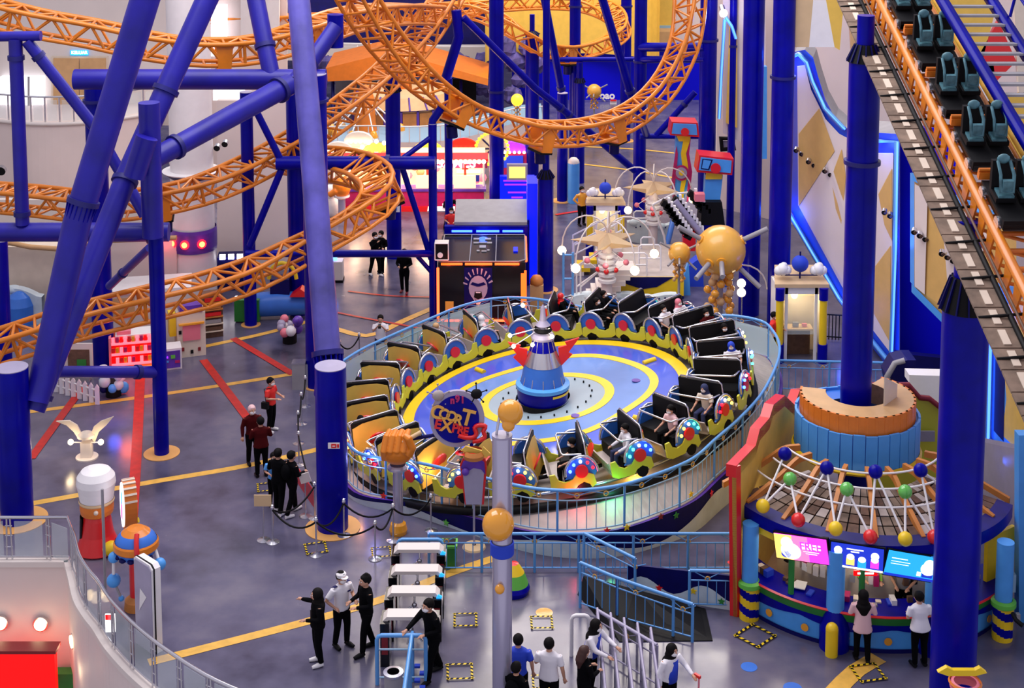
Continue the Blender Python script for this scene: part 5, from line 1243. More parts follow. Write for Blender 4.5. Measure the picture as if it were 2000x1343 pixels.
# ---------------------------------------------------------------- queue gates, rails, posts
def gate(px, py, label):
    c = G(px, py, 1.1); x, y = c.x, c.y; t = thing('turnstile', label, 'turnstile', (x, y, 0), 'turnstiles in a row')
    for s in (-1, 1): part('cabinet', MB().box((x + s * .54, y, .50), (.20, .56, 1.0), 'blackgloss').box((x + s * .54, y - .29, .55), (.14, .02, .5), 'darkred'), t)
    b = MB(); P = [(-.66, .80), (-.66, .93), (-.50, 1.10), (.50, 1.10), (.66, .93), (.66, .80), (.60, .80), (.60, .90), (.46, 1.02), (-.46, 1.02), (-.60, .90), (-.60, .80)]
    b.prism([V((x + a, y - .17, z)) for a, z in P], (0, .34, 0), 'offwhite'); part('hood', b, t)
    h = V((x + .02, y - .1, .78)); part('hub', MB().sph(h, .06, 'steel', n=10), t)
    bar('stanchion_tube', V((x + .02, y, 1.04)), h, .022, 'steel', t)
    for a in (-2.6, -.9, -1.75): bar('tripod_arm', h, h + V((.42 * math.cos(a), -.08, .42 * math.sin(a) * .75)), .018, 'steel', t)
    part('card_reader', MB().box((x + .58, y - .2, 1.0), (.10, .05, .14), 'screencyan', rot=Matrix.Rotation(.5, 3, 'Y')), t)
    return t
gp = [(818, 1066), (814, 1108), (808, 1150), (801, 1196)]
for a, l in zip(gp, ['farthest', 'second farthest', 'second nearest', 'nearest']): gate(*a, 'walk-through gate with pinkish white hood and black sides, %s of the four' % l)
def loop(pts, r=.035, m='railblue', closed=False): return MB().tube(pts, r, m, n=8, closed=closed)
def fence(label, pts, h=1.0, ztop=None, spacing=.22, post_every=1.4, m='railblue', orn=True, name='guard_rail', low=.12):
    """straight railing through floor points; ztop(i) optional heights of the handrail"""
    t = thing(name, label, 'railing', pts[0]); 
    for i, (a, q) in enumerate(zip(pts, pts[1:])):
        ha, hq = (ztop[i], ztop[i + 1]) if ztop else (h, h); A, Q_ = a + V((0, 0, ha)), q + V((0, 0, hq)); L = (q - a).length
        bar('handrail', A, Q_, .04, m, t, n=8); bar('lower_rail', a + V((0, 0, low)), q + V((0, 0, low)), .018, m, t); bar('mid_rail', A - V((0, 0, .24)), Q_ - V((0, 0, .24)), .018, m, t)
        n_ = max(2, round(L / spacing)); pe = max(1, round(post_every / spacing))
        for k in range(n_ + 1):
            f = k / n_; p = a.lerp(q, f); hh = ha + (hq - ha) * f
            if k % pe == 0 or k == n_: bar('post', p, p + V((0, 0, hh)), .035, m, t); 
            else: bar('baluster', p + V((0, 0, low)), p + V((0, 0, hh - .24)), .012, m, t)
            if orn and k % 5 == 2:
                c = p + V((0, 0, hh - .2)); g = MB(); d_ = (q - a).normalized()
                g.tube([c + d_ * .055 * math.cos(j * PI / 4) + V((0, 0, .055 * math.sin(j * PI / 4))) for j in range(8)], .017, 'gold', n=4, closed=True)
                g.cyl(c, c + d_ * .3 + V((0, 0, .16)), .012, m, n=4).cyl(c, c - d_ * .3 + V((0, 0, .16)), .012, m, n=4); part('molecule_ornament', g, t)
    return t
fence('light blue railing in front of the round ride', [G(838, 1117), G(1130, 1117), G(1432, 1117)])
fence('light blue railing falling with the dark ramp, front one', [G(1133, 1186), G(1205, 1212), G(1352, 1253)], ztop=[1.12, 1.05, .9])
fence('short upper handrail behind the dark ramp', [G(1140, 1128), G(1240, 1168)], ztop=[1.15, 1.0], post_every=1.5)
fence('light blue gate panel beside the red kiosk edge', [G(1346, 1188), G(1434, 1190)], h=.95)
fence('light blue railing between the white booth and the kiosk', [G(1500, 792), G(1514, 765), G(1645, 768), G(1735, 770)], h=1.05, post_every=1.8)
t = thing('ramp', 'black anti-slip ramp plate beside the blue railing', 'ramp', G(1260, 1220), kind='thing')
part('ramp_plate', MB().prism([G(1128, 1160, .02), G(1210, 1252, .02), G(1392, 1250, .02), G(1378, 1188, .02), G(1240, 1150, .3), G(1140, 1124, .35)], (0, 0, -.02), 'black'), t)
a, q = G(1225, 1160), G(1434, 1192); dd = q - a; t = thing('wave_board', 'dark blue board with pale waves and stars behind the ramp', 'panel', a)
part('board', MB().prism([a, q, q + V((0, 0, .85)), a + V((0, 0, .75))], (0, .06, 0), 'navy'), t)
b = MB()
for k in range(16):
    f0, f1 = k / 16, (k + 1) / 16; hh = lambda f: .35 + .16 * math.sin(f * 11)
    b.add([a + dd * f0 - V((0, .012, 0)), a + dd * f1 - V((0, .012, 0)), a + dd * f1 + V((0, -.012, hh(f1))), a + dd * f0 + V((0, -.012, hh(f0)))], [(0, 1, 2, 3)], 'cloud')
part('painted_wave', b, t)
for f, z, m_ in ((.3, .3, 'red'), (.62, .35, 'yellow'), (.88, .2, 'green')): part('star', star(a + dd * f + V((0, -.03, z)), V((dd.y, -dd.x, 0)).normalized(), .09, m_), t)
# two blue loops at the gates, steel bin, green bin
def hoop(label, x0, x1, py, ztop, zb=0, mid=True, m='railblue'):
    a, q = G(x0, py), G(x1, py); t = thing('barrier_hoop', label, 'barrier', (a + q) / 2)
    r = .1; part('frame', loop([a + V((0, 0, zb)), a + V((0, 0, ztop - r)), a + V((r * .3, 0, ztop - r * .3)), a + V((r, 0, ztop)), q + V((-r, 0, ztop)), q + V((-r * .3, 0, ztop - r * .3)), q + V((0, 0, ztop - r)), q + V((0, 0, zb))], .045, m), t)
    if mid: bar('cross_rail', a + V((0, 0, ztop - .32)), q + V((0, 0, ztop - .32)), .02, 'railpale', t); bar('cross_rail', a + V((0, 0, .16)), q + V((0, 0, .16)), .02, 'railpale', t)
    return t
hoop('light blue barrier hoop in front of the gates', 737, 832, 1336, 1.12); hoop('light blue hoop behind the farthest gate', 778, 864, 1125, .95, mid=False)
t = thing('guard_rail', 'light blue rail running towards the viewer beside the steel bin', 'railing', G(806, 1330)); a, q = G(806, 1330), G(786, 1480)
bar('handrail', a + V((0, 0, 1.12)), q + V((0, 0, 1.12)), .045, 'railblue', t, n=8)
for k in range(7): bar('baluster', a.lerp(q, k / 7), a.lerp(q, k / 7) + V((0, 0, 1.1)), .016 if k % 3 else .04, 'railblue', t)
for k in range(4): part('red_light_tile', MB().box(G(815 + (k % 2) * 10, 1300 + 14 * k, .2), (.12, .1, .05), 'shirtblue'), t)
c = G(769, 1395); t = thing('steel_bin', 'round brushed steel bin with a black opening in the blue rails', 'bin', c)
part('drum', MB().lathe([(.19, 0), (.19, .88), (.21, .9), (.21, .95), (.13, .96), (.12, .80), (0, .80)], c, 'steel', n=24, mz=['grey', 'steel', 'steel', 'steel', 'black', 'black']), t)
c = G(878, 1104); t = thing('green_bin', 'green rectangular bin behind the gates', 'bin', c)
part('tub', MB().box(c + V((0, 0, .28)), (.34, .34, .56), 'green'), t); part('rim', MB().box(c + V((0, 0, .58)), (.40, .40, .06), 'lime').box(c + V((0, 0, .60)), (.30, .30, .06), 'black'), t)
c = G(585, 757); t = thing('metal_bin', 'grey steel double bin near the middle big column', 'bin', c)
part('case', MB().box(c + V((0, 0, .42)), (.42, .34, .84), 'grey').box(c + V((.28, .1, .40)), (.16, .3, .8), 'steel'), t); part('lid', MB().box(c + V((0, 0, .87)), (.44, .36, .05), 'steel'), t)
# queue posts
def qpost(px, py, label, h=.95):
    c = G(px, py); t = thing('queue_post', label, 'queue post', c, 'silver queue posts')
    part('base_plate', MB().lathe([(.17, 0), (.17, .02), (.06, .05), (0, .05)], c, 'steel', n=20), t)
    part('pole', MB().cyl(c + V((0, 0, .04)), c + V((0, 0, h)), .024, 'steel', n=10), t); part('knob', MB().lathe([(.025, -.06), (.05, -.04), (.05, 0), (.03, .03), (.04, .05), (0, .08)], c + V((0, 0, h)), 'steel', n=12), t)
    return c
QP = [(533, 1059, 'by the orange notice board'), (618, 1084, 'in front of the big middle column'), (733, 1091, 'nearest to the farthest gate'), (672, 1046, 'right of the big middle column foot'), (768, 1056, 'left of the fist pole base'),
      (842, 1036, 'at the ride skirt'), (615, 1012, 'left of the big middle column'), (584, 908, 'fourth in the line going back'), (583, 866, 'third in the line going back'), (589, 828, 'second in the line going back'), (597, 794, 'first at the metal bin'),
      (702, 706, 'behind the ride fence'), (664, 720, 'far one behind the middle column')]
qc = [qpost(x, y, 'silver queue post %s' % l) for x, y, l in QP]
def rope(i, j, w):
    a, q = qc[i] + V((0, 0, .88)), qc[j] + V((0, 0, .88)); P = [a.lerp(q, k / 10) - V((0, 0, .30 * 4 * (k / 10) * (1 - k / 10))) for k in range(11)]
    solid('queue_rope', MB().tube(P, .025, 'black', n=6), 'black rope %s' % w, 'rope', 'black queue ropes')
rope(0, 1, 'between the notice board post and the hazard square'); rope(1, 2, 'hanging in front of the middle column ring'); rope(1, 3, 'from the front post to the column ring'); rope(2, 4, 'from the gate post to the fist pole'); rope(3, 4, 'behind the yellow column ring')
rope(4, 5, 'along the ride skirt'); rope(0, 6, 'behind the notice board'); rope(6, 7, 'at the red barrier'); rope(7, 8, 'third from the metal bin'); rope(8, 9, 'second from the metal bin'); rope(9, 10, 'nearest the metal bin'); rope(11, 12, 'behind the ride fence')
def notice(px, py, top, w_, h_, m, label, tiltv=0):
    c = G(px, py); z = Q(px, top, c.y).z; t = thing('notice_stand', label, 'sign', c)
    part('base_plate', MB().lathe([(.17, 0), (.17, .02), (0, .05)], c, 'steel', n=20), t); bar('pole', c, V((c.x, c.y, z)), .02, 'steel', t, n=8)
    part('board', MB().box((c.x, c.y - .03, z), (w_, .03, h_), m, rot=Matrix.Rotation(tiltv, 3, 'Y')), t)
notice(515, 1055, 976, .44, .30, 'beige', 'beige notice board on a silver stand beside the queue'); notice(597, 1008, 932, .28, .26, 'offwhite', 'small tilted white notice board at the queue', -.3)
a, q = G(566, 930), G(612, 1000); solid('queue_barrier', MB().prism([a + V((0, 0, .15)), q + V((0, 0, .15)), q + V((0, 0, .62)), a + V((0, 0, .62))], (.02, 0, 0), 'red'), 'red banner barrier left of the big middle column', 'barrier')
# stainless queue lanes lower right of centre
t = thing('queue_lane_rails', 'pale steel queue lane rails behind the attendants', 'railing', G(1230, 1300), kind='thing')
A_, B_ = G(1170, 1270), G(1286, 1352)
for k in range(5):
    o = V((.42 * k - .1, .12 * -k, 0)); a, q = G(1166 + 26 * k, 1270 + 10 * k), G(1184 + 28 * k, 1460 + 10 * k)
    for z in (1.0, .9): bar('lane_rail', a + V((0, 0, z)), q + V((0, 0, z)), .03, 'lilacgrey', t, n=8)
    bar('lane_post', a, a + V((0, 0, 1.0)), .03, 'steel', t); bar('lane_post', a.lerp(q, .5), a.lerp(q, .5) + V((0, 0, 1.0)), .03, 'steel', t)
fence('lavender steel railing closing the queue lanes', [G(1168, 1275), G(1282, 1345)], h=1.0, spacing=.4, m='lilacgrey')
hoop('small white hook rail left of the leaning attendant', 1116, 1150, 1280, .95, mid=False, m='white')
# ---- hero signs: silver pole with balls, fist pole, round sign, ice-lolly board
c = G(981, 1430); t = thing('ball_pole', 'tall silver pole with orange balls and a blue band in the foreground', 'pole', c)
z = lambda py: Q(985, py, c.y).z
part('pole', MB().cyl(c, V((c.x, c.y, z(852))), .20, 'polesilver', n=28), t)
part('top_cap', MB().cyl(V((c.x, c.y, z(852))), V((c.x, c.y, z(848))), .205, 'lilacgrey', n=28), t)
for s in (-.12, .12): bar('top_rod', V((c.x + s, c.y, z(852))), V((c.x + s * .4, c.y, z(810))), .03, 'steel', t)
part('orange_ball', MB().sph(Q(997, 805, c.y), .255, 'ballorange', n=24).sph(Q(993, 830, c.y - .15), .13, 'ballorange', n=16), t)
part('orange_ball', MB().sph(Q(973, 1024, c.y - .32), .32, 'ballorange', n=28), t); part('orange_ball', MB().sph(Q(976, 1150, c.y - .24), .10, 'ballorange', n=16), t)
part('blue_band', MB().lathe([(.22, z(1082)), (.24, z(1080)), (.24, z(1058)), (.22, z(1056))], (c.x, c.y, 0), 'shirtblue', n=24), t)
g = G(1003, 1155); solid('buoy_bollard', MB().lathe([(.36, 0), (.40, .12), (.36, .22), (.26, .5), (.12, .72), (0, .75)], g, 'x', n=20, mz=['blue', 'blue', 'lime', 'yellow', 'red']), 'striped red, yellow and blue bollard behind the silver pole', 'bollard')
c = G(778, 1040); t = thing('fist_pole', 'silver pole topped by a big orange fist holding a baton', 'statue', c)
z = lambda py: Q(778, py, c.y).z
part('base_ball', MB().lathe([(.22, 0), (.24, .1), (.20, .26), (.1, .34)], c, 'ballorange', n=20), t)
part('pole', MB().cyl(c, V((c.x, c.y, z(915))), .13, 'polesilver', n=20), t); part('collar', MB().lathe([(.14, 0), (.27, .05), (.27, .1), (.2, .16)], V((c.x, c.y, z(918))), 'polesilver', n=24), t)
fz = z(872); fc = V((c.x, c.y, fz)); b = MB(); b.sph(fc - V((0, 0, .1)), .40, 'orange', n=24, sc=(1.05, .9, .9)); 
for k in range(4): b.tube([fc + V((-.34 + .17 * k, -.10, -.28)), fc + V((-.33 + .17 * k, -.30, .02)), fc + V((-.27 + .17 * k, -.16, .34)), fc + V((-.2 + .16 * k, .1, .38))], [.082, .09, .088, .08], 'orange', n=10)
b.tube([fc + V((.30, -.25, -.1)), fc + V((.40, -.28, .1)), fc + V((.30, -.30, .36)), fc + V((.18, -.26, .42))], [.12, .11, .10, .07], 'orange', n=10)
o_ = part('fist', b, t); fuse(o_, .016)
part('baton', MB().cyl(fc + V((.15, -.22, .22)), fc + V((.62, -.1, .44)), .055, 'beige', n=12), t)
# round ride sign
SC = Q(893, 818, c.y - .2); t = thing('ride_sign', 'round blue ride sign with yellow and red lettering', 'sign', SC - V((0, 0, 1.2)))
Xs = Matrix.Translation(SC) @ Matrix.Rotation(.10, 4, 'Z') @ Matrix.Rotation(-.12, 4, 'X')
ring = MB(); ring.prism([(.70 * math.cos(k * PI / 24), 0, .72 * math.sin(k * PI / 24)) for k in range(48)], (0, .14, 0), 'lilacgrey'); part('rim', place(ring, Xs), t)
ring = MB(); ring.prism([(.58 * math.cos(k * PI / 24) - .02, -.02, .60 * math.sin(k * PI / 24)) for k in range(48)], (0, .03, 0), 'blue'); part('blue_disc', place(ring, Xs), t)
def word(s, size, m, x, z_, rot, ext=.02, nm='lettering', bold=.012):
    Y = Xs @ Matrix.Translation((x, -.05, z_)) @ Matrix.Rotation(rot, 4, 'Y')
    part(nm, place(text(s, size, m, ext, bold), Y), t)
for i, (ch, x, z_, sz) in enumerate([('C', -.52, .20, .46), ('O', -.33, .14, .36), ('O', -.15, .08, .34), ('R', .02, -.02, .36), ('T', .26, .02, .56)]): word(ch, sz, 'gold', x, z_, .28)
for i, (ch, x, z_, sz) in enumerate([('E', -.50, -.10, .34), ('X', -.28, -.16, .42), ('P', -.06, -.22, .32), ('R', .08, -.27, .28), ('E', .21, -.31, .28)]): word(ch, sz, 'red' if ch != 'X' else 'ballorange', x, z_, .22)
for i, ch in enumerate('n91'): word(ch, .22, 'magenta', -.12 + i * .13, .52 - .03 * abs(i - 1), .0)
for dx, m_, r_ in ((0, 'red', .06), (.02, 'pinkwhite', .03)):
    P = [(.02, -.40), (.2, -.46), (.40, -.46), (.48, -.36), (.44, -.22), (.56, -.16), (.72, -.2), (.66, -.32), (.70, -.46), (.55, -.55), (.38, -.56)]
    part('ribbon_letters', place(MB().tube(spline([(x, -.07 - dx, z_) for x, z_ in P], 3), r_, m_, n=6), Xs), t)
for x, z_, m_, r_ in ((-.48, .62, 'seatgrey', .16), (.50, .62, 'black', .15)):
    part('ink_blot', place(MB().sph((x, 0, z_), r_, m_, n=10, sc=(1, .5, .9)), Xs), t)
    for a in (.3, 1.6, 2.8, 4.2, 5.4): 
        p = V((x, 0, z_)); e = p + V((math.cos(a), 0, math.sin(a))) * r_ * 1.8; part('blot_spike', place(MB().cyl(p, e, .015, m_, n=5).sph(e, .03, m_, n=6), Xs), t)
bar('support_rod', Xs @ V((.35, .05, -.62)), Q(925, 890, c.y - .2), .05, 'blue', t, n=8)
bar('support_rod', Xs @ V((-.5, .08, -.4)), fc + V((.3, 0, .2)), .05, 'navy', t, n=8)
c = G(926, 1068); t = thing('lolly_board', 'height board shaped like an ice lolly on a thin pole', 'sign', c)
z = lambda py: Q(926, py, c.y).z
part('orange_foot', MB().lathe([(.30, 0), (.28, .04), (.05, .07)], c, 'beige', n=24), t); bar('pole', c, V((c.x, c.y, z(985))), .03, 'polesilver', t, n=8)
def shp(P, dy, m, nm): part(nm, MB().prism([V((Q(x, y, c.y).x, c.y + dy, Q(x, y, c.y).z)) for x, y in P], (0, .05, 0), m), t)
shp([(898, 908), (904, 895), (918, 886), (935, 886), (948, 896), (951, 912), (945, 985), (908, 985)], 0, 'red', 'red_rim')
shp([(903, 912), (908, 900), (920, 893), (934, 893), (944, 901), (946, 914), (941, 984), (910, 984)], -.03, 'lilacgrey', 'board')
shp([(900, 912), (905, 900), (920, 893), (936, 894), (946, 902), (948, 925), (940, 915), (925, 912), (912, 920)], -.045, 'purple', 'violet_arch')
part('molecule_head', MB().sph(Q(909, 921, c.y - .08), .10, 'purple', n=12), t)
part('orange_top', MB().lathe([(.26, 0), (.28, .1), (.22, .2)], V((c.x, c.y, z(893))), 'wood', n=20), t)
part('arrow_plate', place(MB().prism([(-.32, 0, .1), (-.2, 0, .22), (0, 0, .16), (.2, 0, .10), (.24, 0, .2), (.42, 0, .02), (.2, 0, -.1), (.2, 0, 0), (0, 0, .04), (-.2, 0, .06)], (0, .05, 0), 'ochre'), Matrix.Translation(V((c.x, c.y - .1, z(884))))), t)
part('red_crescent', MB().lathe([(.10, -.03), (.17, 0), (.10, .03)], V((c.x - .3, c.y, z(884))), 'red', n=16), t)
# ---- void rail
t = thing('void_rail', 'curved stainless handrail with glass round the floor opening', 'railing', V((-12.5, 34.5, 0)))
er = [V((-15.5, edge[1].y + .02, 0)), V((edge[1].x, edge[1].y + .02, 0))] + [p + V((.05, .02, 0)) for p in edge[2:]]
part('handrail', MB().tube([p + V((0, 0, 1.12)) for p in er], .042, 'steel', n=8), t)
part('bottom_rail', MB().tube([p + V((0, 0, .10)) for p in er], .022, 'steel', n=6), t)
ev = even(er, .98)
for a, q in zip(ev, ev[1:]):
    d_ = (q - a).normalized(); part('glass_pane', MB().prism([a + d_ * .14 + V((0, 0, .12)), q - d_ * .14 + V((0, 0, .12)), q - d_ * .14 + V((0, 0, 1.02)), a + d_ * .14 + V((0, 0, 1.02))], V((-d_.y, d_.x, 0)) * .015, 'glass'), t)
    for s in (-.07, .07): bar('post', a + d_ * s, a + d_ * s * .6 + V((0, 0, 1.1)), .022, 'steel', t)
    for zz_ in (.35, .65, .9): bar('clamp', a - d_ * .09 + V((0, 0, zz_)), a + d_ * .09 + V((0, 0, zz_)), .014, 'steel', t)
# ---- left foreground figures
c = G(192, 1072); t = thing('chef_mascot', 'chef-hat figure with white dome, orange band and red bell-shaped body', 'figure', c)
z = lambda py: Q(192, py, c.y).z
part('red_body', MB().lathe([(.50, 0), (.56, .05), (.52, .14), (.40, .45), (.34, .85), (.30, .95)], c, 'red', n=28), t); part('black_back', MB().lathe([(.41, .2), (.38, .9)], c + V((-.06, .05, 0)), 'black', n=16, a0=PI * .5, a1=PI * 1.25), t)
part('orange_head', MB().lathe([(.28, .92), (.40, 1.0), (.42, 1.12), (.42, 1.30)], c, 'orangered', n=28), t); part('hat_band', MB().lathe([(.43, 1.28), (.445, 1.31), (.43, 1.36)], c, 'beige', n=28), t)
part('white_hat', MB().lathe([(.42, 1.36), (.45, 1.6), (.49, 1.78), (.47, 1.95), (.36, 2.10), (.18, 2.18), (0, 2.2)], c, 'white', n=28), t); part('nose', MB().sph(c + V((.1, -.43, 1.18)), .06, 'cream', n=10), t)
part('yellow_foot', MB().sph(c + V((.42, -.3, .18)), .24, 'yellow', n=14, sc=(1.2, .8, .8)), t)
c2 = G(206, 1150); solid('pole', MB().cyl(c2, V((c2.x, c2.y, Q(200, 955, c2.y).z)), .035, 'grey', n=12), 'thin grey pole in front of the chef-hat figure', 'pole')
p = Q(240, 985, c.y - .6); t = thing('oval_sign', 'oval glowing sign with an orange cog rim beside the chef-hat figure', 'sign', p - V((0, 0, .6)))
Xo = Matrix.Translation(p) @ Matrix.Rotation(-1.15, 4, 'Z')
b = MB(); b.prism([(.34 * math.cos(k * PI / 16), 0, .62 * math.sin(k * PI / 16)) for k in range(32)], (0, .3, 0), 'orangered'); part('rim', place(b, Xo), t)
b = MB(); b.prism([(.29 * math.cos(k * PI / 16), -.03, .57 * math.sin(k * PI / 16)) for k in range(32)], (0, .03, 0), 'screenwhite'); part('lit_face', place(b, Xo), t)
for k in range(6): b = MB(); a = .3 + .3 * k; b.box((.345 * math.cos(a), .15, .625 * math.sin(a)), (.03, .31, .05), 'cream', rot=Matrix.Rotation(-a, 3, 'Y')); part('cream_stripe', place(b, Xo), t)
part('print_blob', place(MB().box((0, -.035, -.15), (.2, .01, .4), 'screenpink').box((.05, -.04, .2), (.1, .01, .3), 'screencyan'), Xo), t)
part('support_arm', MB().cyl(p + V((0, .1, -.55)), p + V((.35, .1, -.45)), .07, 'yellow', n=10), t)
c = G(268, 1185); t = thing('ball_barrel', 'colourful barrel figure with orange hoop, red strap and light blue balls', 'figure', c)
bz = Q(268, 1062, c.y).z; bc = V((c.x + .02, c.y, bz))
part('red_post', MB().cyl(c, V((c.x, c.y, bz - .3)), .16, 'red', n=16), t); part('yellow_base', MB().lathe([(.3, 0), (.28, .2), (.16, .3)], c, 'wood', n=20), t)
part('barrel', MB().sph(bc, .50, 'midblue', n=24, sc=(1, 1, .82)), t); part('orange_cap', MB().lathe([(.34, .30), (.2, .40), (0, .43)], bc, 'orange', n=24), t)
part('orange_hoop', MB().lathe([(.50, -.08), (.525, -.05), (.52, .08), (.49, .12)], bc, 'orange', n=28), t); part('red_strap', MB().tube([bc + V((.1 + .02 * k, -.53 * math.cos(k * .35 - 1.0), .46 * math.sin(-k * .35 + 1.0) )) for k in range(7)], .06, 'red', n=8), t)
for k in range(5): a = -2.6 + k * .5; part('dark_patch', MB().sph(bc + V((.44 * math.cos(a), .44 * math.sin(a), -.2)), .09, 'navy', n=10, sc=(1, 1, .7)), t)
ar = {}
for k, (x, y) in enumerate([(222, 1088), (222, 1133), (237, 1168), (312, 1101)]): ar[k] = Q(x, y, c.y - .2); part('blue_ball', MB().sph(ar[k], [.13, .165, .07, .145][k], 'skyblue', n=16), t)
bar('white_rod', ar[0], ar[1], .04, 'white', t, n=8); bar('white_rod', bc + V((.4, 0, .05)), ar[3], .04, 'white', t, n=8); bar('white_rod', ar[1], ar[2], .03, 'grey', t, n=8); bar('white_rod', ar[3], Q(305, 1150, c.y - .2), .04, 'white', t, n=8)
c = G(292, 1262); t = thing('display_totem', 'tall white display totem with black edges behind the glass rail', 'totem', c)
zt = Q(285, 1092, c.y).z; X = Matrix.Translation(c) @ Matrix.Rotation(-.75, 4, 'Z')
def slab(w_, d_, h_, m, dy): 
    b = MB(); P = [(-w_, 0), (w_, 0), (w_, h_ - .08), (w_ - .10, h_), (-w_ + .06, h_), (-w_, h_ - .05)]
    b.prism([(x, dy - d_ / 2, z_) for x, z_ in P], (0, d_, 0), m); return place(b, X)
part('case', slab(.36, .22, zt, 'white', 0), t); part('black_seam', slab(.375, .03, zt + .012, 'black', -.06), t); part('front_glass', slab(.33, .02, zt - .04, 'lilacgrey', -.12), t)
part('print_triangle', place(MB().prism([(-.15, -.14, zt * .42), (.15, -.14, zt * .62), (-.10, -.14, zt * .68)], (0, .006, 0), 'white'), X), t)
p = G(216, 1228, .25); solid('lit_screen', MB().box(p + V((0, 0, .15)), (.22, .05, .42), 'screenwhite').box(p + V((0, -.03, .3)), (.2, .02, .12), 'redlit'), 'small glowing red and white display low behind the glass rail', 'screen')
# flower floor lamp
c = G(170, 893); t = thing('flower_lamp', 'white floor lamp with two petals and two bright bulbs', 'lamp', c)
z = lambda py: Q(170, py, c.y).z
part('stem', MB().box(c + V((0, 0, z(862) / 2)), (.30, .26, z(862)), 'offwhite'), t); part('base_plate', MB().cyl(c, c + V((0, 0, .04)), .32, 'offwhite', n=20), t)
part('head', MB().lathe([(.26, 0), (.24, .06), (.14, .13), (0, .16)], V((c.x, c.y, z(852))), 'cream', n=18), t)
for s in (-1, 1):
    o = V((c.x + s * .12, c.y, z(850))); P = [o + V((s * x, 0, zz_)) for x, zz_ in ([(0, 0), (.14, .30), (.36, .44), (.74, .42), (.44, .30), (.24, .10), (.12, -.1)] if s < 0 else [(0, 0), (.10, .26), (.30, .42), (.68, .56), (.46, .30), (.24, .10), (.1, -.25)])]
    part('petal', MB().prism(P, (0, .06, 0), 'cream'), t); q = Q(138 if s < 0 else 197, 863, c.y - .1); bar('arm', V((c.x, c.y, z(864))), q, .02, 'white', t); part('bulb', MB().sph(q, .085, 'bulb', n=12), t)
    lamp(q + V((0, -.2, .1)), 7, (1, .75, .45), .1)
# signs on columns
def plate(px, py, d, w_, h_, label, deco):
    p = Q(px, py, d); t = thing('wall_plate', label, 'sign', p); part('plate', MB().box(p, (w_, .02, h_), 'white'), t); part('print_shape', deco(p), t)
plate(652, 870, G(650, 1030).y - .46, .30, .15, 'small white arrow sign on the middle big column', lambda p: MB().box(p + V((0, -.02, 0)), (.13, .01, .11), 'red').box(p + V((-.0, -.03, 0)), (.07, .01, .02), 'white').box(p + V((.11, -.02, 0)), (.05, .01, .09), 'red'))
plate(767, 407, G(770, 502).y - .40, .58, .30, 'white information plate on the column inside the tight turn', lambda p: MB().box(p + V((.1, -.02, 0)), (.16, .01, .16), 'skyblue').box(p + V((-.15, -.02, -.05)), (.14, .01, .1), 'ballorange'))
# foreground signpost at the bottom right, right wall boxes
c = G(1880, 1470); z = lambda py: Q(1880, py, c.y).z; t = thing('arrow_signpost', 'pink and orange signpost head with a yellow double arrow at the bottom right', 'sign', c)
bar('pole', c, V((c.x, c.y, z(1345))), .05, 'polesilver', t, n=8); part('pink_head', MB().lathe([(.24, 0), (.30, .1), (.28, .2), (.22, .22)], V((c.x, c.y, z(1350))), 'pink', n=20), t); part('orange_rim', MB().lathe([(.30, .0), (.33, .04), (.30, .08)], V((c.x, c.y, z(1335))), 'orangered', n=20), t)
part('yellow_arrow', MB().prism([Q(x, y, c.y - .3) for x, y in [(1832, 1313), (1850, 1303), (1862, 1309), (1905, 1309), (1915, 1304), (1928, 1314), (1905, 1320), (1852, 1320)]], (0, .1, 0), 'yellow'), t)
t = thing('wall_box', 'grey blue control box on the right wall', 'box', Q(1972, 1160, 31.9)); part('case', MB().box(Q(1972, 1135, 31.7), (.22, .2, .42), 'railpale'), t); part('lid_edge', MB().box(Q(1960, 1135, 31.55), (.05, .1, .40), 'navy'), t)
t = thing('dispenser', 'black hand dispenser on the lower right wall', 'dispenser', Q(1985, 1240, 30.9)); part('arm', MB().tube([Q(1978, 1198, 30.8), Q(1984, 1210, 30.6), Q(1998, 1222, 30.5)], .05, 'black', n=8), t); part('bracket', MB().box(Q(1988, 1206, 30.9), (.08, .1, .2), 'grey'), t)
# ---------------------------------------------------------------- black booth with neon edges
def zat(px, py, Y): return Q(px, py, Y).z
f0, f1 = G(856, 632), G(1026, 632); YB = f0.y; W = f1.x - f0.x; cx = (f0.x + f1.x) / 2; H1 = zat(940, 512, YB); DB = 3.2
t = thing('black_booth', 'black game booth with red neon edges and a big face poster', 'booth', (cx, YB, 0))
part('body_shell', MB().box((cx, YB + DB / 2, H1 / 2), (W, DB, H1), 'blackgloss'), t)
part('roof_outline', MB().tube([(f0.x + .05, YB, H1 + .03), (f1.x - .25, YB, H1 + .03), (f1.x, YB + .2, H1 + .03), (f1.x, YB + DB, H1 + .03), (f0.x + .1, YB + DB, H1 + .03)], .03, 'grey', n=4, closed=True), t)
for fr in (.36, .66): bar('roof_seam', V((f0.x + W * fr, YB, H1 + .03)), V((f0.x + W * fr, YB + DB, H1 + .03)), .02, 'grey', t)
g = MB(); rnd = random.Random(3)
for x, y, a, c_ in [(.42, .85, .25, .12), (.56, .85, .25, .12), (.42, .7, .22, .1), (.5, .7, .35, .05), (.58, .7, .2, .1), (.5, .55, .26, .18), (.45, .4, .12, .08), (.52, .38, .2, .06), (.57, .42, .1, .08)]:
    g.box((f0.x + W * x, YB + DB * y, H1 + .02), (a * .9, c_ * 1.6, .03), 'grey')
part('roof_fittings', g, t); part('blue_lamp', MB().box((f1.x - .35, YB + 1.4, H1 + .03), (.16, .5, .04), 'bluelit'), t)
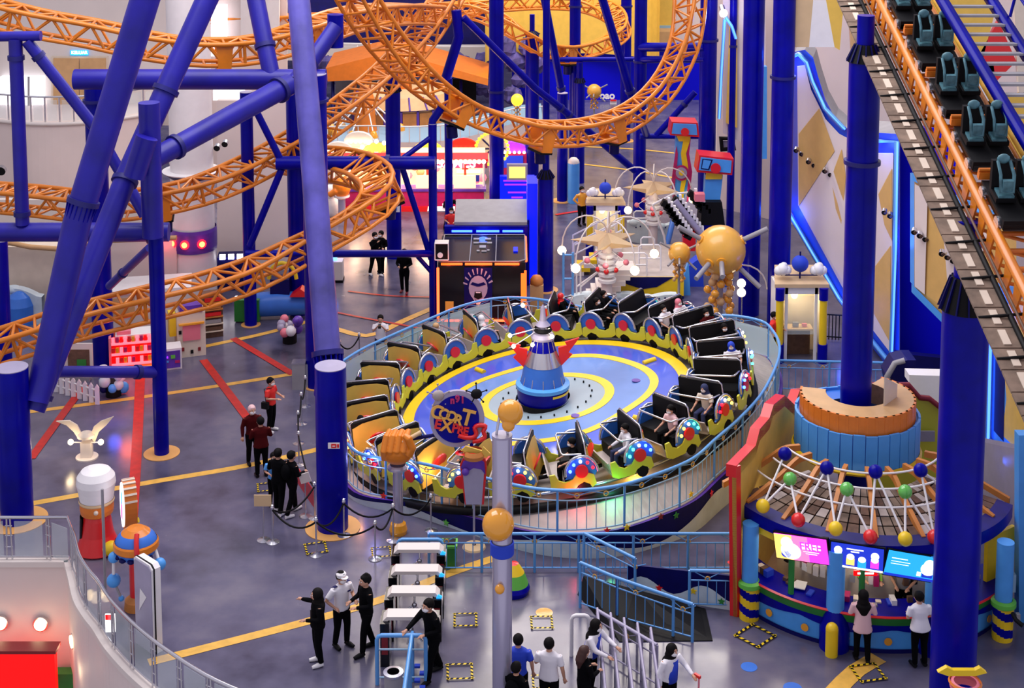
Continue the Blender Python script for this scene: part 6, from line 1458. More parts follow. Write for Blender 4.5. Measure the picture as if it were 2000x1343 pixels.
nt_ = [('neonorange', [(f0.x + .05 + W * .02, YB - .03, H1 - .06), (f0.x + W * .28, YB - .03, H1 - .06)]), ('neonorange', [(f0.x + W * .31, YB - .03, H1 - .06), (f0.x + W * .62, YB - .03, H1 - .06)]), ('neonorange', [(f0.x + W * .65, YB - .03, H1 - .06), (f0.x + W * .93, YB - .03, H1 - .06)]),
       ('neonred', [(f0.x, YB - .03, .1), (f0.x, YB - .03, H1 - .2)]), ('neonorange', [(f1.x, YB - .03, .1), (f1.x, YB - .03, H1 - .3)]), ('neonred', [(f0.x + .1, YB - .06, .14), (f1.x, YB - .06, .14)]), ('neonred', [(f1.x + .03, YB + .3, H1 - .05), (f1.x + .03, YB + DB, H1 - .05)])]
for m_, P in nt_: part('neon_tube', MB().tube(P, .05 if m_ == 'neonred' else .045, m_, n=6), t)
part('orange_corner', MB().box((f1.x - .08, YB - .02, H1 * .42), (.16, .05, H1 * .8), 'neonorange'), t)
for x in (.12, .5, .88): lamp(V((f0.x + W * x, YB - .5, H1 - .1)), 14, (1, .12, .04), .2)
lamp(V((cx, YB - .5, .3)), 20, (1, .1, .03), .3)
po = thing('face_poster', 'blue grey poster of a roaring bearded face on the black booth', 'poster', (f0.x + W * .46, YB - .1, .4))
px0, px1, z0, z1 = f0.x + W * .30, f0.x + W * .62, .45, H1 - .18; pcx = (px0 + px1) / 2
part('sheet', MB().box((pcx, YB - .05, (z0 + z1) / 2), (px1 - px0, .04, z1 - z0), 'navy'), po)
def pshape(nm, P, m_, dy=.08): part(nm, MB().prism([(pcx + x, YB - dy, (z0 + z1) / 2 + zz_) for x, zz_ in P], (0, .01, 0), m_), po)
pshape('face_shape', [(.34 * math.cos(k * PI / 8), .08 + .46 * math.sin(k * PI / 8)) for k in range(16)], 'lilacgrey', .08)
pshape('brow', [(-.28, .22), (-.05, .14), (.05, .14), (.28, .22), (.2, .30), (0, .24), (-.2, .30)], 'navy', .09); pshape('open_mouth', [(-.12, -.05), (.12, -.05), (.15, -.26), (0, -.34), (-.15, -.26)], 'black', .09)
pshape('teeth', [(-.09, -.06), (.09, -.06), (.08, -.10), (-.08, -.10)], 'white', .095); pshape('beard', [(-.25, -.2), (-.15, -.36), (0, -.62), (.15, -.36), (.25, -.2), (.12, -.38), (0, -.44), (-.12, -.38)], 'white', .088)
for k in range(9): a = .3 + k * .32; pshape('ray', [(.40 * math.cos(a), .1 + .5 * math.sin(a)), (.56 * math.cos(a), .1 + .72 * math.sin(a)), (.54 * math.cos(a + .1), .1 + .72 * math.sin(a + .1)), (.40 * math.cos(a + .08), .1 + .5 * math.sin(a + .08))], 'lilacgrey', .08)
part('gold_print', MB().box((f0.x + W * .13, YB - .03, .65), (.30, .02, .38), 'gold'), t)
p = Q(863, 488, YB - .1); t = thing('speaker_box', 'small dark cabinet with a white outline at the booth corner', 'speaker', p); part('case', MB().box(p, (.46, .4, .56), 'black'), t)
for a, q in [((-.24, -.3), (-.24, .3)), ((-.24, .3), (.24, .3)), ((.24, .3), (.24, -.3)), ((.24, -.3), (-.24, -.3))]: bar('edge_trim', p + V((a[0], -.21, a[1])), p + V((q[0], -.21, q[1])), .02, 'white', t)
part('top_trim', MB().box(p + V((0, 0, .30)), (.5, .42, .03), 'offwhite'), t); part('cone', MB().cyl(p + V((-.05, -.2, -.12)), p + V((-.05, -.24, -.12)), .1, 'grey', n=14, cm='white'), t)
t = thing('booth_lintel', 'grey panelled lintel box with blue light strips above the black booth', 'panel', (cx, YB + DB + .6, 1.5)); Y2 = YB + DB + .5; zt_ = zat(950, 437, Y2); zb_ = zat(950, 450, Y2)
part('grey_box', MB().prism([(f0.x + .45, Y2, zt_ - .05), (f1.x + .1, Y2, zt_ - .05), (f1.x + .1, Y2 + 1.8, zt_ + .35), (f0.x + .45, Y2 + 1.8, zt_ + .35)], (0, .0, .12), 'grey'), t)
part('blue_front', MB().box((cx + .1, Y2, zb_ - .05), (W * 1.02, .25, .5), 'blue'), t)
for a, q in ((.08, .33), (.38, .66), (.70, .95)): part('light_strip', MB().box((f0.x + W * (a + q) / 2 + .1, Y2 - .15, zb_ + .02), (W * (q - a), .05, .07), 'neon'), t)
for s in (f0.x + .5, f1.x + .12): bar('leg', V((s, Y2 + .5, 0)), V((s, Y2 + .5, zt_)), .08, 'blue', t)
lamp(V((cx, Y2 - .6, zb_)), 20, (.05, .12, 1), .2)
p = G(1032, 560); solid('light_pylon', MB().box((p.x + .15, p.y + 1, 2.0), (.4, 1.2, 4.0), 'bluelit'), 'glowing blue upright panel right of the black booth', 'panel')
t = thing('violet_sign_wall', 'violet and blue lettered sign wall behind the black booth', 'sign', G(1010, 425)); p = Q(1010, 378, 62)
part('blue_board', MB().box(p, (1.5, .3, 1.6), 'bluelit'), t)
for dz, w_ in ((.1, .8), (-.12, .5), (.45, 1.1), (.62, 1.2)): part('pale_line', MB().box(p + V((0, -.17, dz)), (w_, .02, .07), 'violetlit'), t)
part('screen', MB().box(p + V((0, -.1, 1.0)), (.9, .2, .7), 'lilacgrey').box(p + V((0, -.22, 1.0)), (.7, .03, .5), 'screenyellow'), t)
# ---------------------------------------------------------------- pale cloud walls
def cloudwall(pts, h, label, dots=14, amp=.16, seed=1):
    P = even(spline([G(x, y) for x, y in pts], 6), .22); n_ = len(P); b = MB(); t = thing('cloud_wall', label, 'panel', P[0])
    H = [h[0] + (h[1] - h[0]) * i / n_ + amp * abs(math.sin(i * .42)) for i in range(n_)]
    lo, hi = P, [p + V((0, 0, z)) for p, z in zip(P, H)]; bk = [p + V((0, .35, 0)) for p in hi]; bl_ = [p + V((0, .35, 0)) for p in P]
    for A_, B_ in ((lo, hi), (hi, bk), (bk, bl_)): b.add(A_ + B_, [(i, i + 1, n_ + i + 1, n_ + i) for i in range(n_ - 1)], 'cloud', True)
    part('cloud_board', b, t); rnd = random.Random(seed)
    for k in range(dots):
        i = rnd.randrange(1, n_ - 1); part('dark_dot', MB().sph(lo[i] + V((0, -.02, H[i] * rnd.uniform(.55, .93))), .035, 'navy', n=6), t)
    for k in range(0, n_ - 4, 5): part('cloud_bulge', MB().sph(hi[k + 2] + V((0, .15, -.08)), .24, 'cloud', n=10, sc=(1.3, .9, .7)), t)
cloudwall([(1064, 640), (1090, 615), (1150, 606), (1240, 608), (1330, 612)], (.4, .55), 'long pale cloud-shaped wall behind the ride fence', 22)
cloudwall([(1258, 640), (1320, 645), (1400, 650), (1450, 655)], (.7, .6), 'second pale cloud-shaped wall in front of the planets', 16, seed=4)
cloudwall([(1225, 470), (1265, 478), (1310, 478)], (.8, .8), 'small far cloud-shaped wall below the second star lamp', 5, seed=6)
cloudwall([(8, 622), (50, 630), (90, 636)], (1.1, 1.0), 'pale cloud-shaped wall at the left edge', 8, seed=8)
# ---------------------------------------------------------------- yellow and blue stage with white stairs
a = G(1196, 582); q = G(1335, 582); zt_ = zat(1265, 540, a.y)
t = thing('stage', 'stage front with yellow and dark blue waves under white steps', 'stage', a)
part('stage_body', MB().box(((a.x + q.x) / 2, a.y + 2, zt_ / 2), (q.x - a.x, 4, zt_), 'seatgrey'), t)
part('yellow_front', MB().box(((a.x + q.x) / 2, a.y - .03, zt_ / 2), (q.x - a.x, .05, zt_), 'yellow'), t)
L = q.x - a.x; part('blue_wave', MB().prism([(a.x + L * f, a.y - .08, z_) for f, z_ in [(0.05, zt_), (.2, zt_ * .68), (.42, zt_ * .45), (.62, zt_ * .55), (.85, zt_)]], (0, .04, 0), 'navy').prism([(a.x + L * f, a.y - .08, z_) for f, z_ in [(.5, .0), (.65, zt_ * .22), (.8, zt_ * .26), (1, .1), (1, 0)]], (0, .04, 0), 'navy'), t)
def wrail(P, t, posts=True):
    part('white_rail', MB().tube(P, .035, 'white', n=6), t)
st = thing('white_stairs', 'white stairs with tubular rails in front of the swing ride', 'stair', G(1150, 600))
sa = G(1140, 604)
for k in range(8): part('step', MB().box((sa.x + .18 * k + .2, sa.y + .35 * k * .3, .18 * k + .09), (.9 , 1.1, .18), 'offwhite'), st)
for dy in (0, 1.2):
    for (x0, y0_), (x1, y1_), gl in [((1134, 590), (1175, 545), 608), ((1140, 560), (1178, 520), 600)]: pass
Yd = sa.y
for off in (0, -26):
    P = [Q(1134 + off * .3, 600, Yd), Q(1134 + off * .3, 518 - off * .05, Yd), Q(1176, 486, Yd), Q(1176, 540, Yd)]; wrail(P, st)
    wrail([Q(1134 + off * .3, 560, Yd), Q(1176, 524, Yd)], st)
Ye = a.y + .1
for x0, x1, yt, yb in [(1208, 1263, 494, 540), (1248, 1290, 478, 530), (1252, 1278, 463, 492), (1238, 1268, 412, 440)]:
    Yk = Ye + (540 - yb) * .07
    wrail([Q(x0, yb, Yk), Q(x0, yt + 4, Yk), Q(x0 + 4, yt, Yk), Q(x1 - 4, yt, Yk), Q(x1, yt + 4, Yk), Q(x1, yb, Yk)], st); wrail([Q(x0, (yt + yb) / 2, Yk), Q(x1, (yt + yb) / 2, Yk)], st)
ls_ = thing('back_stair', 'yellow and white back stairs with railings left of the star lamp', 'stair', G(1120, 530)); sb = G(1120, 532)
for k in range(7): part('step', MB().box((sb.x + .25 * k + .15, sb.y + .1, .16 * k + .08), (.5, 1.0, .16 + .0), 'yellow' if k % 2 else 'offwhite'), ls_)
for dy in (-.5, .6):
    P = [sb + V((0, dy, 0)), sb + V((0, dy, 1.35)), sb + V((1.9, dy, 2.35)), sb + V((1.9, dy, 1.2))]; wrail(P, ls_); wrail([sb + V((0, dy, .9)), sb + V((1.9, dy, 1.9))], ls_); bar('post', sb + V((.95, dy, .5)), sb + V((.95, dy, 1.85)), .03, 'white', ls_)
# star lamps
def starlamp(px, py, ztop_y, label, s=1.):
    c = G(px, py); zt_ = zat(px, ztop_y, c.y); t = thing('star_lamp', label, 'lamp', c)
    part('post', MB().cyl(c, c + V((0, 0, zt_)), .20 * s, 'pinkwhite', n=16), t)
    for k in range(5): part('rib', MB().lathe([(.21 * s, 0), (.33 * s, .05), (.34 * s, .16), (.21 * s, .2)], c + V((0, 0, zt_ * .42 + .24 * s * k)), 'white', n=18), t)
    P = []
    for k in range(10):
        a = PI / 2 + k * PI / 5 + .3; r_ = (1.35 if k % 2 == 0 else .42) * s; P.append(c + V((r_ * math.cos(a), r_ * math.sin(a), zt_)))
    b = MB(); b.add(P + [c + V((0, 0, zt_ + .28 * s)), c + V((0, 0, zt_ - .35 * s))], [(k, (k + 1) % 10, 10) for k in range(10)] + [((k + 1) % 10, k, 11) for k in range(10)], 'beige'); part('star_top', b, t)
    for k in range(5):
        a = 2 * PI * k / 5 + .2; u = V((math.cos(a), math.sin(a), 0)); b = MB()
        arc = [c + V((0, 0, zt_ + .2)) + u * (.9 * s * (1 - math.cos(PI * j / 10))) + V((0, 0, .95 * s * math.sin(PI * j / 10) - (.7 * s * j / 10))) for j in range(11)]
        part('arc_arm', MB().tube(arc, .03, 'offwhite', n=5), t); part('globe', MB().sph(arc[-1] - V((0, 0, .14)), .17 * s, 'bulb', n=12), t)
        a += .6; u = V((math.cos(a), math.sin(a), 0)); r1 = c + u * .75 * s + V((0, 0, zt_ - .75 * s)); r2 = c + u * .35 * s + V((0, 0, zt_ - 1.1 * s)); bar('molecule_rod', c + V((0, 0, zt_ - .3)), r1, .015, 'white', t); bar('molecule_rod', r1, r2, .015, 'white', t)
        part('red_ball', MB().sph(r1, .115 * s, 'pink', n=10).sph(r2, .10 * s, 'red', n=10), t)
    lamp(c + V((0, -.9, zt_ - .5)), 12, (1, .85, .62), .3)
starlamp(1185, 612, 468, 'star-topped lamp post with ribbed white stem and glowing globes, nearer one'); starlamp(1275, 492, 366, 'star-topped lamp post behind the white stairs, farther one', .95)
# globes seen beside the planets
t = thing('globe_lamp', 'pair of glowing white globes right of the biggest planet', 'lamp', G(1448, 640)); c = G(1448, 640)
bar('pole', c, V((c.x, c.y, zat(1448, 575, c.y))), .03, 'steel', t)
for y in (553, 571): part('globe', MB().sph(Q(1448, y, c.y), .16, 'bulb', n=14), t)
part('arc_arm', MB().tube([c + V((.9 * math.cos(a), 0, zat(1448, 575, c.y) + .2 + .9 * math.sin(a))) for a in [PI * k / 10 for k in range(11)]], .03, 'offwhite', n=5), t)
# planets
def planet(px, py, rpx, by, label, chains, m_='gold', rods=True):
    c = G(px, by); Y = c.y; R = M(rpx, Y) * 1.02; pc = Q(px, py, Y); pc = V((c.x, Y, pc.z)); t = thing('planet_post', label, 'decoration', c)
    part('sphere', MB().sph(pc, R, m_, n=32), t); part('pole', MB().cyl(c, pc, R * .12, 'grey', n=12), t)
    if rods:
        for dx, dy, dz in [(-.55, -.75, -.30), (1.0, -.2, .55), (.85, -.4, -.75), (-.9, -.2, .55), (-.1, -.95, -.2)]:
            u = V((dx, dy, dz)).normalized(); bar('rod', pc + u * R * .9, pc + u * R * 2.1, R * .10, 'grey', t, n=10); part('socket', MB().cyl(pc + u * R * .93, pc + u * R * 1.04, R * .2, 'ballorange', n=14), t)
    for k in range(chains):
        a = 2 * PI * k / chains + .4; prev = None
        for j in range(5):
            u = V((math.cos(a + (j % 2) * .5), math.sin(a + (j % 2) * .5), 0)); p = pc + u * R * (.34 if j % 2 else .5) - V((0, 0, R * (.95 + .36 * j)))
            if p.z < .1: break
            part('hanging_ball', MB().sph(p, R * .17, 'ballorange' if (j + k) % 3 else 'tan', n=10), t)
            if prev is not None: bar('link', prev, p, .015, 'grey', t)
            prev = p
planet(1405, 488, 49, 650, 'biggest yellow planet ball with grey rods and hanging ball chains', 5); planet(1325, 494, 22, 632, 'smaller yellow planet ball left of the biggest one', 4)
planet(1160, 178, 14, 262, 'far small yellow planet near the deep blue wall', 3); planet(1010, 195, 12, 285, 'far pale planet between the tall columns', 2, 'yellowlit', False)
# swing ride
t = thing('swing_ride', 'double arm swing ride with painted blue and yellow arms', 'amusement ride', G(1370, 520))
YR = 60.0
def rp_(x, y, d=0): return Q(x, y, YR + d)
def pan(nm, P, m_, d=0, th=.5): part(nm, MB().prism([rp_(x, y, d) for x, y in P], (0, th, 0), m_), t)
pan('arm', [(1321, 268), (1349, 268), (1346, 300), (1350, 335), (1341, 372), (1333, 400), (1318, 400), (1314, 365), (1318, 330), (1320, 300)], 'skyblue')
pan('yellow_flame', [(1335, 272), (1349, 270), (1340, 300), (1345, 330), (1336, 372), (1334, 398), (1328, 372), (1334, 335), (1330, 300)], 'yellow', -.06, .05); pan('violet_edge', [(1349, 272), (1346, 300), (1352, 335), (1346, 390), (1341, 396), (1345, 335), (1341, 300)], 'magenta', -.07, .05)
pan('violet_edge', [(1321, 285), (1324, 300), (1322, 330), (1318, 360), (1322, 398), (1314, 390), (1312, 350), (1316, 320)], 'magenta', -.07, .05)
pan('yellow_cap', [(1320, 262), (1350, 262), (1346, 276), (1326, 276)], 'yellow', -.08, .05)
pan('hub_disc', [(1331 + 15 * math.cos(k * PI / 12), 338 + 15 * math.sin(k * PI / 12)) for k in range(24)], 'magenta', -.14, .06); pan('hub_ring', [(1331 + 11 * math.cos(k * PI / 12), 338 + 11 * math.sin(k * PI / 12)) for k in range(24)], 'lilacgrey', -.19, .05); pan('hub_centre', [(1331 + 5 * math.cos(k * PI / 8), 338 + 5 * math.sin(k * PI / 8)) for k in range(16)], 'yellow', -.24, .05)
pan('head_box', [(1312, 238), (1363, 240), (1366, 268), (1309, 264)], 'red', -.3, 1.0); pan('head_face', [(1315, 241), (1360, 243), (1362, 264), (1312, 261)], 'skyblue', -.36, .05); pan('red_knob', [(1338 + 8 * math.cos(k * PI / 8), 258 + 8 * math.sin(k * PI / 8)) for k in range(16)], 'red', -.42, .05)
pan('arm', [(1378, 342), (1412, 342), (1406, 395), (1398, 415), (1375, 410)], 'skyblue', -2); pan('yellow_cap', [(1380, 338), (1412, 338), (1410, 350), (1378, 350)], 'yellow', -2.1, .1)
pan('head_box', [(1366, 303), (1433, 310), (1430, 342), (1361, 336)], 'red', -2.3, 1.0); pan('head_face', [(1369, 307), (1429, 314), (1427, 338), (1365, 332)], 'skyblue', -2.36, .05); pan('navy_outline', [(1372, 310), (1392, 312), (1385, 332), (1369, 330)], 'navy', -2.38, .02); pan('panel_inset', [(1374, 312), (1389, 314), (1383, 330), (1371, 328)], 'skyblue', -2.42, .02)
pan('red_knob', [(1398 + 10 * math.cos(k * PI / 8), 329 + 10 * math.sin(k * PI / 8)) for k in range(16)], 'red', -2.46, .06)
pan('motor_house', [(1372, 395), (1410, 395), (1416, 440), (1368, 440)], 'black', -2.4, 1.2)
for row in range(3):
    for k in range(9):
        x, y = [(1300, 398), (1322, 392), (1352, 380)][row]; x += k * 5.4; y += k * 7.6
        if row == 2 and k > 5: continue
        p = rp_(x, y, -3 + row * .4)
        part('seat', MB().box(p, (.34, .3, .26), 'black', rot=Matrix.Rotation(.5, 3, 'Y')).box(p + V((.12, -.1, .18)), (.10, .2, .2), 'white'), t)
part('gondola_beam', MB().cyl(rp_(1318, 392, -2.8), rp_(1380, 470, -2.8), .14, 'lilacgrey', n=10), t); part('red_seat_end', MB().box(rp_(1345, 470, -2.9), (.5, .5, .7), 'red'), t); part('pink_seat_end', MB().box(rp_(1366, 384, -2.6), (.4, .4, .3), 'pink'), t)
part('support_leg', MB().cyl(rp_(1322, 400, .5), G(1290, 530), .12, 'midblue', n=10), t); part('support_leg', MB().cyl(rp_(1395, 430, -1.5), G(1420, 560), .12, 'midblue', n=10), t)
part('white_frame', MB().tube([rp_(1275, 400, -2), rp_(1316, 378, -2), rp_(1345, 376, -2)], .05, 'white', n=6).tube([rp_(1275, 400, -2), rp_(1297, 460, -2), rp_(1300, 480, -2)], .05, 'white', n=6), t)
part('slide_cone', MB().prism([Q(1340, 595, 55), Q(1345, 520, 55), Q(1372, 500, 55), Q(1376, 595, 55)], (0, .6, 0), 'shirtblue').prism([Q(1318, 600, 54), Q(1345, 510, 54), Q(1350, 600, 54)], (0, .3, 0), 'skyblue'), t)
solid('head_frame', MB().tube([Q(x, y, 62) for x, y in [(1408, 270), (1430, 270), (1434, 290), (1410, 292)]], .12, 'black', n=6, closed=True).box(Q(1421, 281, 62.1), (.45, .1, .3), 'lilacgrey'), 'small framed monitor above the second swing arm', 'monitor')
# white booths
def wbooth(px, py, wpx, hy, label, far=False):
    c = G(px, py); Y = c.y; w_ = M(wpx, Y); z1 = zat(px, hy, Y); t = thing('white_booth', label, 'booth', c)
    part('back_wall', MB().box((c.x, Y + 1.1, z1 / 2), (w_ * .95, .1, z1), 'cream'), t); part('side_wall', MB().box((c.x + w_ * .47, Y + .55, z1 / 2), (.08, 1.1, z1), 'white').box((c.x - w_ * .47, Y + .55, z1 / 2), (.08, 1.1, z1), 'white'), t)
    part('roof', MB().prism([(c.x - w_ * .55, Y - .1, z1), (c.x + w_ * .55, Y - .1, z1), (c.x + w_ * .42, Y + 1.2, z1 + .25), (c.x - w_ * .42, Y + 1.2, z1 + .25)], (0, 0, .12), 'beige'), t)
    part('front_frame', MB().box((c.x - w_ * .30, Y, z1 / 2), (.10, .08, z1), 'white').box((c.x + w_ * .30, Y, z1 / 2), (.10, .08, z1), 'white').box((c.x, Y, z1 - .12), (w_ * .7, .08, .24), 'white'), t)
    part('glass_pane', MB().box((c.x, Y + .02, z1 * .62), (w_ * .55, .02, z1 * .52), 'glass'), t); part('counter', MB().box((c.x, Y + .4, z1 * .40), (w_ * .55, .5, .06), 'beige').box((c.x, Y + .65, z1 * .2), (w_ * .55, .05, z1 * .4), 'brown'), t)
    for s in (-1, 1):
        x = c.x + s * w_ * .44; b = MB(); b.cyl((x, Y - .1, 0), (x, Y - .1, z1 * .25), .17, 'blue', n=16).cyl((x, Y - .1, z1 * .25), (x, Y - .1, z1 * .84), .13, 'yellow', n=16).cyl((x, Y - .1, z1 * .84), (x, Y - .1, z1), .155, 'blue', n=16); part('banded_pillar', b, t)
    m_ = z1 + .85 * w_ / 2; part('blue_ball', MB().sph((c.x, Y + .3, m_), w_ * .17, 'shirtblue', n=20), t); bar('ball_rod', V((c.x, Y + .3, z1)), V((c.x, Y + .3, m_ + w_ * .25)), .03, 'navy', t)
    for s in (-1, 1): b = MB(); [b.sph((c.x + s * w_ * .36 + dx * w_, Y + .2, m_ - w_ * .1 + dz * w_), w_ * r_, 'white', n=10) for dx, dz, r_ in ((0, 0, .13), (-.08, -.03, .10), (.08, -.02, .10), (.02, .07, .08))]; part('cloud_tuft', b, t)
    bar('cross_rod', V((c.x - w_ * .4, Y + .1, m_ - w_ * .2)), V((c.x + w_ * .4, Y + .1, m_ - w_ * .2)), .02, 'navy', t)
    part('ceiling_globe', MB().sph((c.x - w_ * .08, Y + .5, z1 * .82), .12, 'bulb', n=10), t); lamp(V((c.x, Y + .5, z1 * .75)), 16, (1, .85, .5), .1)
    part('desk_items', MB().box((c.x - .1, Y + .35, z1 * .45), (.2, .1, .14), 'grey').box((c.x + .2, Y + .35, z1 * .44), (.16, .1, .1), 'pink'), t)
wbooth(1562, 705, 100, 560, 'white operator booth with blue and yellow pillars near the neon wall'); wbooth(1182, 500, 72, 400, 'far operator booth with a blue ball and white clouds', True)
t = thing('black_fence', 'black curly fence right of the white booth', 'railing', G(1625, 660))
a, q = G(1612, 662), G(1645, 664)
for z_ in (.1, .9): bar('rail', a + V((0, 0, z_)), q + V((0, 0, z_)), .025, 'black', t)
for k in range(6): bar('baluster', a.lerp(q, k / 5), a.lerp(q, k / 5) + V((0, 0, .9)), .018, 'black', t)
t = thing('curved_duct', 'dark blue curved duct with a grey end beside the drum tower', 'duct', G(1760, 760)); p = Q(1752, 735, 41.5)
part('duct_body', MB().prism([p + V((-.15, 0, -.6)), p + V((-.28, 0, 0)), p + V((-.05, 0, .42)), p + V((.3, 0, .5)), p + V((.55, 0, .5)), p + V((.5, 0, -.6))], (0, .8, 0), 'navy'), t); part('grey_end', MB().tube([p + V((-.18, -.02, -.55)), p + V((-.3, -.02, 0)), p + V((-.08, -.02, .42)), p + V((.2, -.02, .5))], .09, 'grey', n=6), t)
part('support_foot', MB().box((p.x + .15, p.y + .4, (p.z - .5) / 2), (.4, .5, p.z - .5), 'navy'), t)
# ---------------------------------------------------------------- lit carnival in the distance
t = thing('prize_stall', 'long stall with a row of bright bulbs and a magenta counter', 'stall', G(800, 412)); a, q = G(650, 412), G(945, 412); Y = a.y; zc = zat(800, 372, Y)
part('magenta_counter', MB().box(((a.x + q.x) / 2, Y + .3, zc / 2), (q.x - a.x, .6, zc), 'magenta'), t); part('violet_top', MB().box(((a.x + q.x) / 2, Y + .25, zc + .05), (q.x - a.x + .2, .8, .12), 'purple'), t)
part('red_skirting', MB().box(((a.x + q.x) / 2, Y - .05, .12), (q.x - a.x, .12, .24), 'red'), t)
part('back_shelf', MB().box(((a.x + q.x) / 2, Y + 3.0, 1.2), (q.x - a.x, .4, 2.0), 'warmlit'), t)
rnd = random.Random(11)
for k in range(26):
    x = a.x + (q.x - a.x) * (k + .5) / 26; part('prize', MB().sph((x, Y + 2.6, 1.25 + rnd.uniform(-.5, .5)), rnd.uniform(.14, .26), rnd.choice(['pinklit', 'yellowlit', 'pink', 'ballorange', 'white', 'red', 'tan']), n=8), t)
for k in range(9):
    x = a.x + (q.x - a.x) * k / 8; bar('stall_post', V((x, Y + .4, zc)), V((x, Y + .4, 2.5)), .06, 'red' if k % 2 else 'white', t)
part('awning', MB().prism([(a.x - .2, Y - .1, 2.35), (q.x + .2, Y - .1, 2.35), (q.x + .2, Y + .5, 2.5), (a.x - .2, Y + .5, 2.5)], (0, 0, .12), 'red'), t)
for k in range(34): part('bulb', MB().sph((a.x + (q.x - a.x) * k / 33, Y - .16, 2.36), .11, 'bulb', n=6), t)
for k in range(4):
    x = a.x + (q.x - a.x) * (k + .5) / 4; part('cream_panel', MB().box((x, Y - .0, zc + .42), (1.0, .05, .6), 'warmlit'), t); lamp(V((x, Y + 1.3, 2.0)), 130, (1, .68, .4), .4)
    lamp(V((x, Y - 1.8, 1.9)), 90, (1, .6, .4), .5)
p = G(915, 402); t = thing('blue_box_stand', 'small blue box with a cream lid on the magenta counter', 'box', p + V((0, 0, zc))); part('box', MB().box((p.x, p.y + .4, zc + .32), (1.0, .5, .35), 'shirtblue'), t); part('lid', MB().box((p.x, p.y + .4, zc + .53), (1.1, .6, .1), 'warmlit'), t)
c = G(960, 352); t = thing('carnival_lights', 'round game wheel ringed with glowing yellow bulbs', 'game', c); pc = Q(961, 290, c.y); part('disc', MB().cyl(pc, pc + V((0, .2, 0)), .72, 'lilacgrey', n=28), t); part('red_hub', MB().sph(pc - V((0, .1, 0)), .14, 'redlit', n=10), t)
for k in range(8): a_ = k * PI / 4; bar('spoke', pc - V((0, .05, 0)), pc + V((.66 * math.cos(a_), -.05, .66 * math.sin(a_))), .04, 'navy', t)
for k in range(28): a_ = k * PI / 14; part('bulb', MB().sph(pc + V((.80 * math.cos(a_), -.05, .80 * math.sin(a_))), .09, 'yellowlit', n=6), t)
bar('stand', c, pc - V((0, 0, .7)), .1, 'navy', t); lamp(pc - V((0, 1.2, 0)), 60, (1, .8, .25), .3)
t = thing('sun_sign', 'yellow sun-shaped lit sign with a row of bulbs', 'sign', G(735, 350)); c = Q(735, 296, 68); part('half_sun', MB().prism([c + V((.75 * math.cos(k * PI / 12), 0, .62 * math.sin(k * PI / 12) - .25)) for k in range(13)], (0, .3, 0), 'yellowlit'), t)
for k in range(7): a_ = .2 + k * .45; part('bulb', MB().sph(c + V((.85 * math.cos(a_), -.1, .72 * math.sin(a_) - .2)), .11, 'bulb', n=8), t)
for dx in (-.35, .35): part('eye_hole', MB().cyl(c + V((dx, -.03, -.05)), c + V((dx, 0, -.05)), .12, 'wood', n=12), t)
bar('stand', V((c.x, c.y + .1, 0)), c, .1, 'white', t)
for k, (x, y, m_, lab) in enumerate([(660, 352, 'pinkwhite', 'white arched stall front behind the tight turn'), (905, 345, 'red', 'red lit stall right of the slim column'), (1000, 352, 'magenta', 'magenta game cabinet left of centre'), (835, 352, 'yellow', 'yellow cabinet beside the slim blue column'), (700, 330, 'white', 'white rounded kiosk under the chair ride')]):
    c = G(x, y); t = thing('game_cabinet', lab, 'game cabinet', c); part('cabinet', MB().box(c + V((0, .4, .7)), (1.5, .8, 1.4), m_), t); part('lit_window', MB().box(c + V((0, -.02, .95)), (1.1, .06, .6), ['warmlit', 'pinklit', 'screenblue', 'screenyellow', 'warmlit'][k]), t)
    part('header', MB().prism([c + V((.75 * math.cos(j * PI / 10), .1, 1.4 + .5 * math.sin(j * PI / 10))) for j in range(11)], (0, .3, 0), ['white', 'redlit', 'violetlit', 'yellowlit', 'white'][k]), t)
    for j in range(6): part('bulb', MB().sph(c + V((-.6 + .24 * j, -.05, 1.42)), .08, 'bulb', n=6), t)
t = thing('letter_sign', 'violet lit lettering strip above the far stalls', 'sign', G(880, 360)); part('strip', MB().box(Q(880, 320, 66), (3.4, .15, .35), 'magenta'), t); part('lettering', place(text('GAMES', .62, 'screenwhite', .03, .01), Matrix.Translation(Q(888, 319, 65.8))), t)
# orange fist-like statue on a white pole inside the tight turn
c = G(668, 432); t = thing('orange_statue', 'small orange fist on a white pole inside the tight turn', 'statue', c); z = lambda py: zat(668, py, c.y)
part('pole', MB().cyl(c, V((c.x, c.y, z(388))), .17, 'polesilver', n=14), t); part('collar', MB().lathe([(.18, 0), (.36, .05), (.36, .15)], V((c.x, c.y, z(386))), 'white', n=16), t)
b = MB(); p = V((c.x, c.y, z(366))); b.sph(p, .42, 'orange', n=14, sc=(1, .8, 1.1)).sph(p + V((.22, 0, .3)), .25, 'orange').tube([p + V((-.2, -.2, -.1)), p + V((-.55, -.2, -.3))], [.16, .14], 'orange'); o_ = part('fist', b, t); fuse(o_, .04)
c = G(655, 548); t = thing('white_pedestal', 'white pedestal with a blue glow at the ride column', 'pedestal', c); part('case', MB().box(c + V((0, 0, .42)), (.62, .5, .84), 'offwhite'), t); part('foot', MB().box(c + V((0, 0, .05)), (.66, .54, .1), 'black'), t); part('blue_light', MB().cyl(c + V((0, 0, .84)), c + V((0, 0, 1.3)), .1, 'ledblue', r1=.02, n=10), t)
c = G(640, 425); t = thing('white_mascot', 'white rounded plush figure at the edge of the leaning tower', 'figure', c); part('body', MB().sph(c + V((.1, 0, .5)), .5, 'white', n=14, sc=(1, .8, 1)), t); part('head', MB().sph(c + V((.1, 0, 1.2)), .34, 'white', n=12), t)
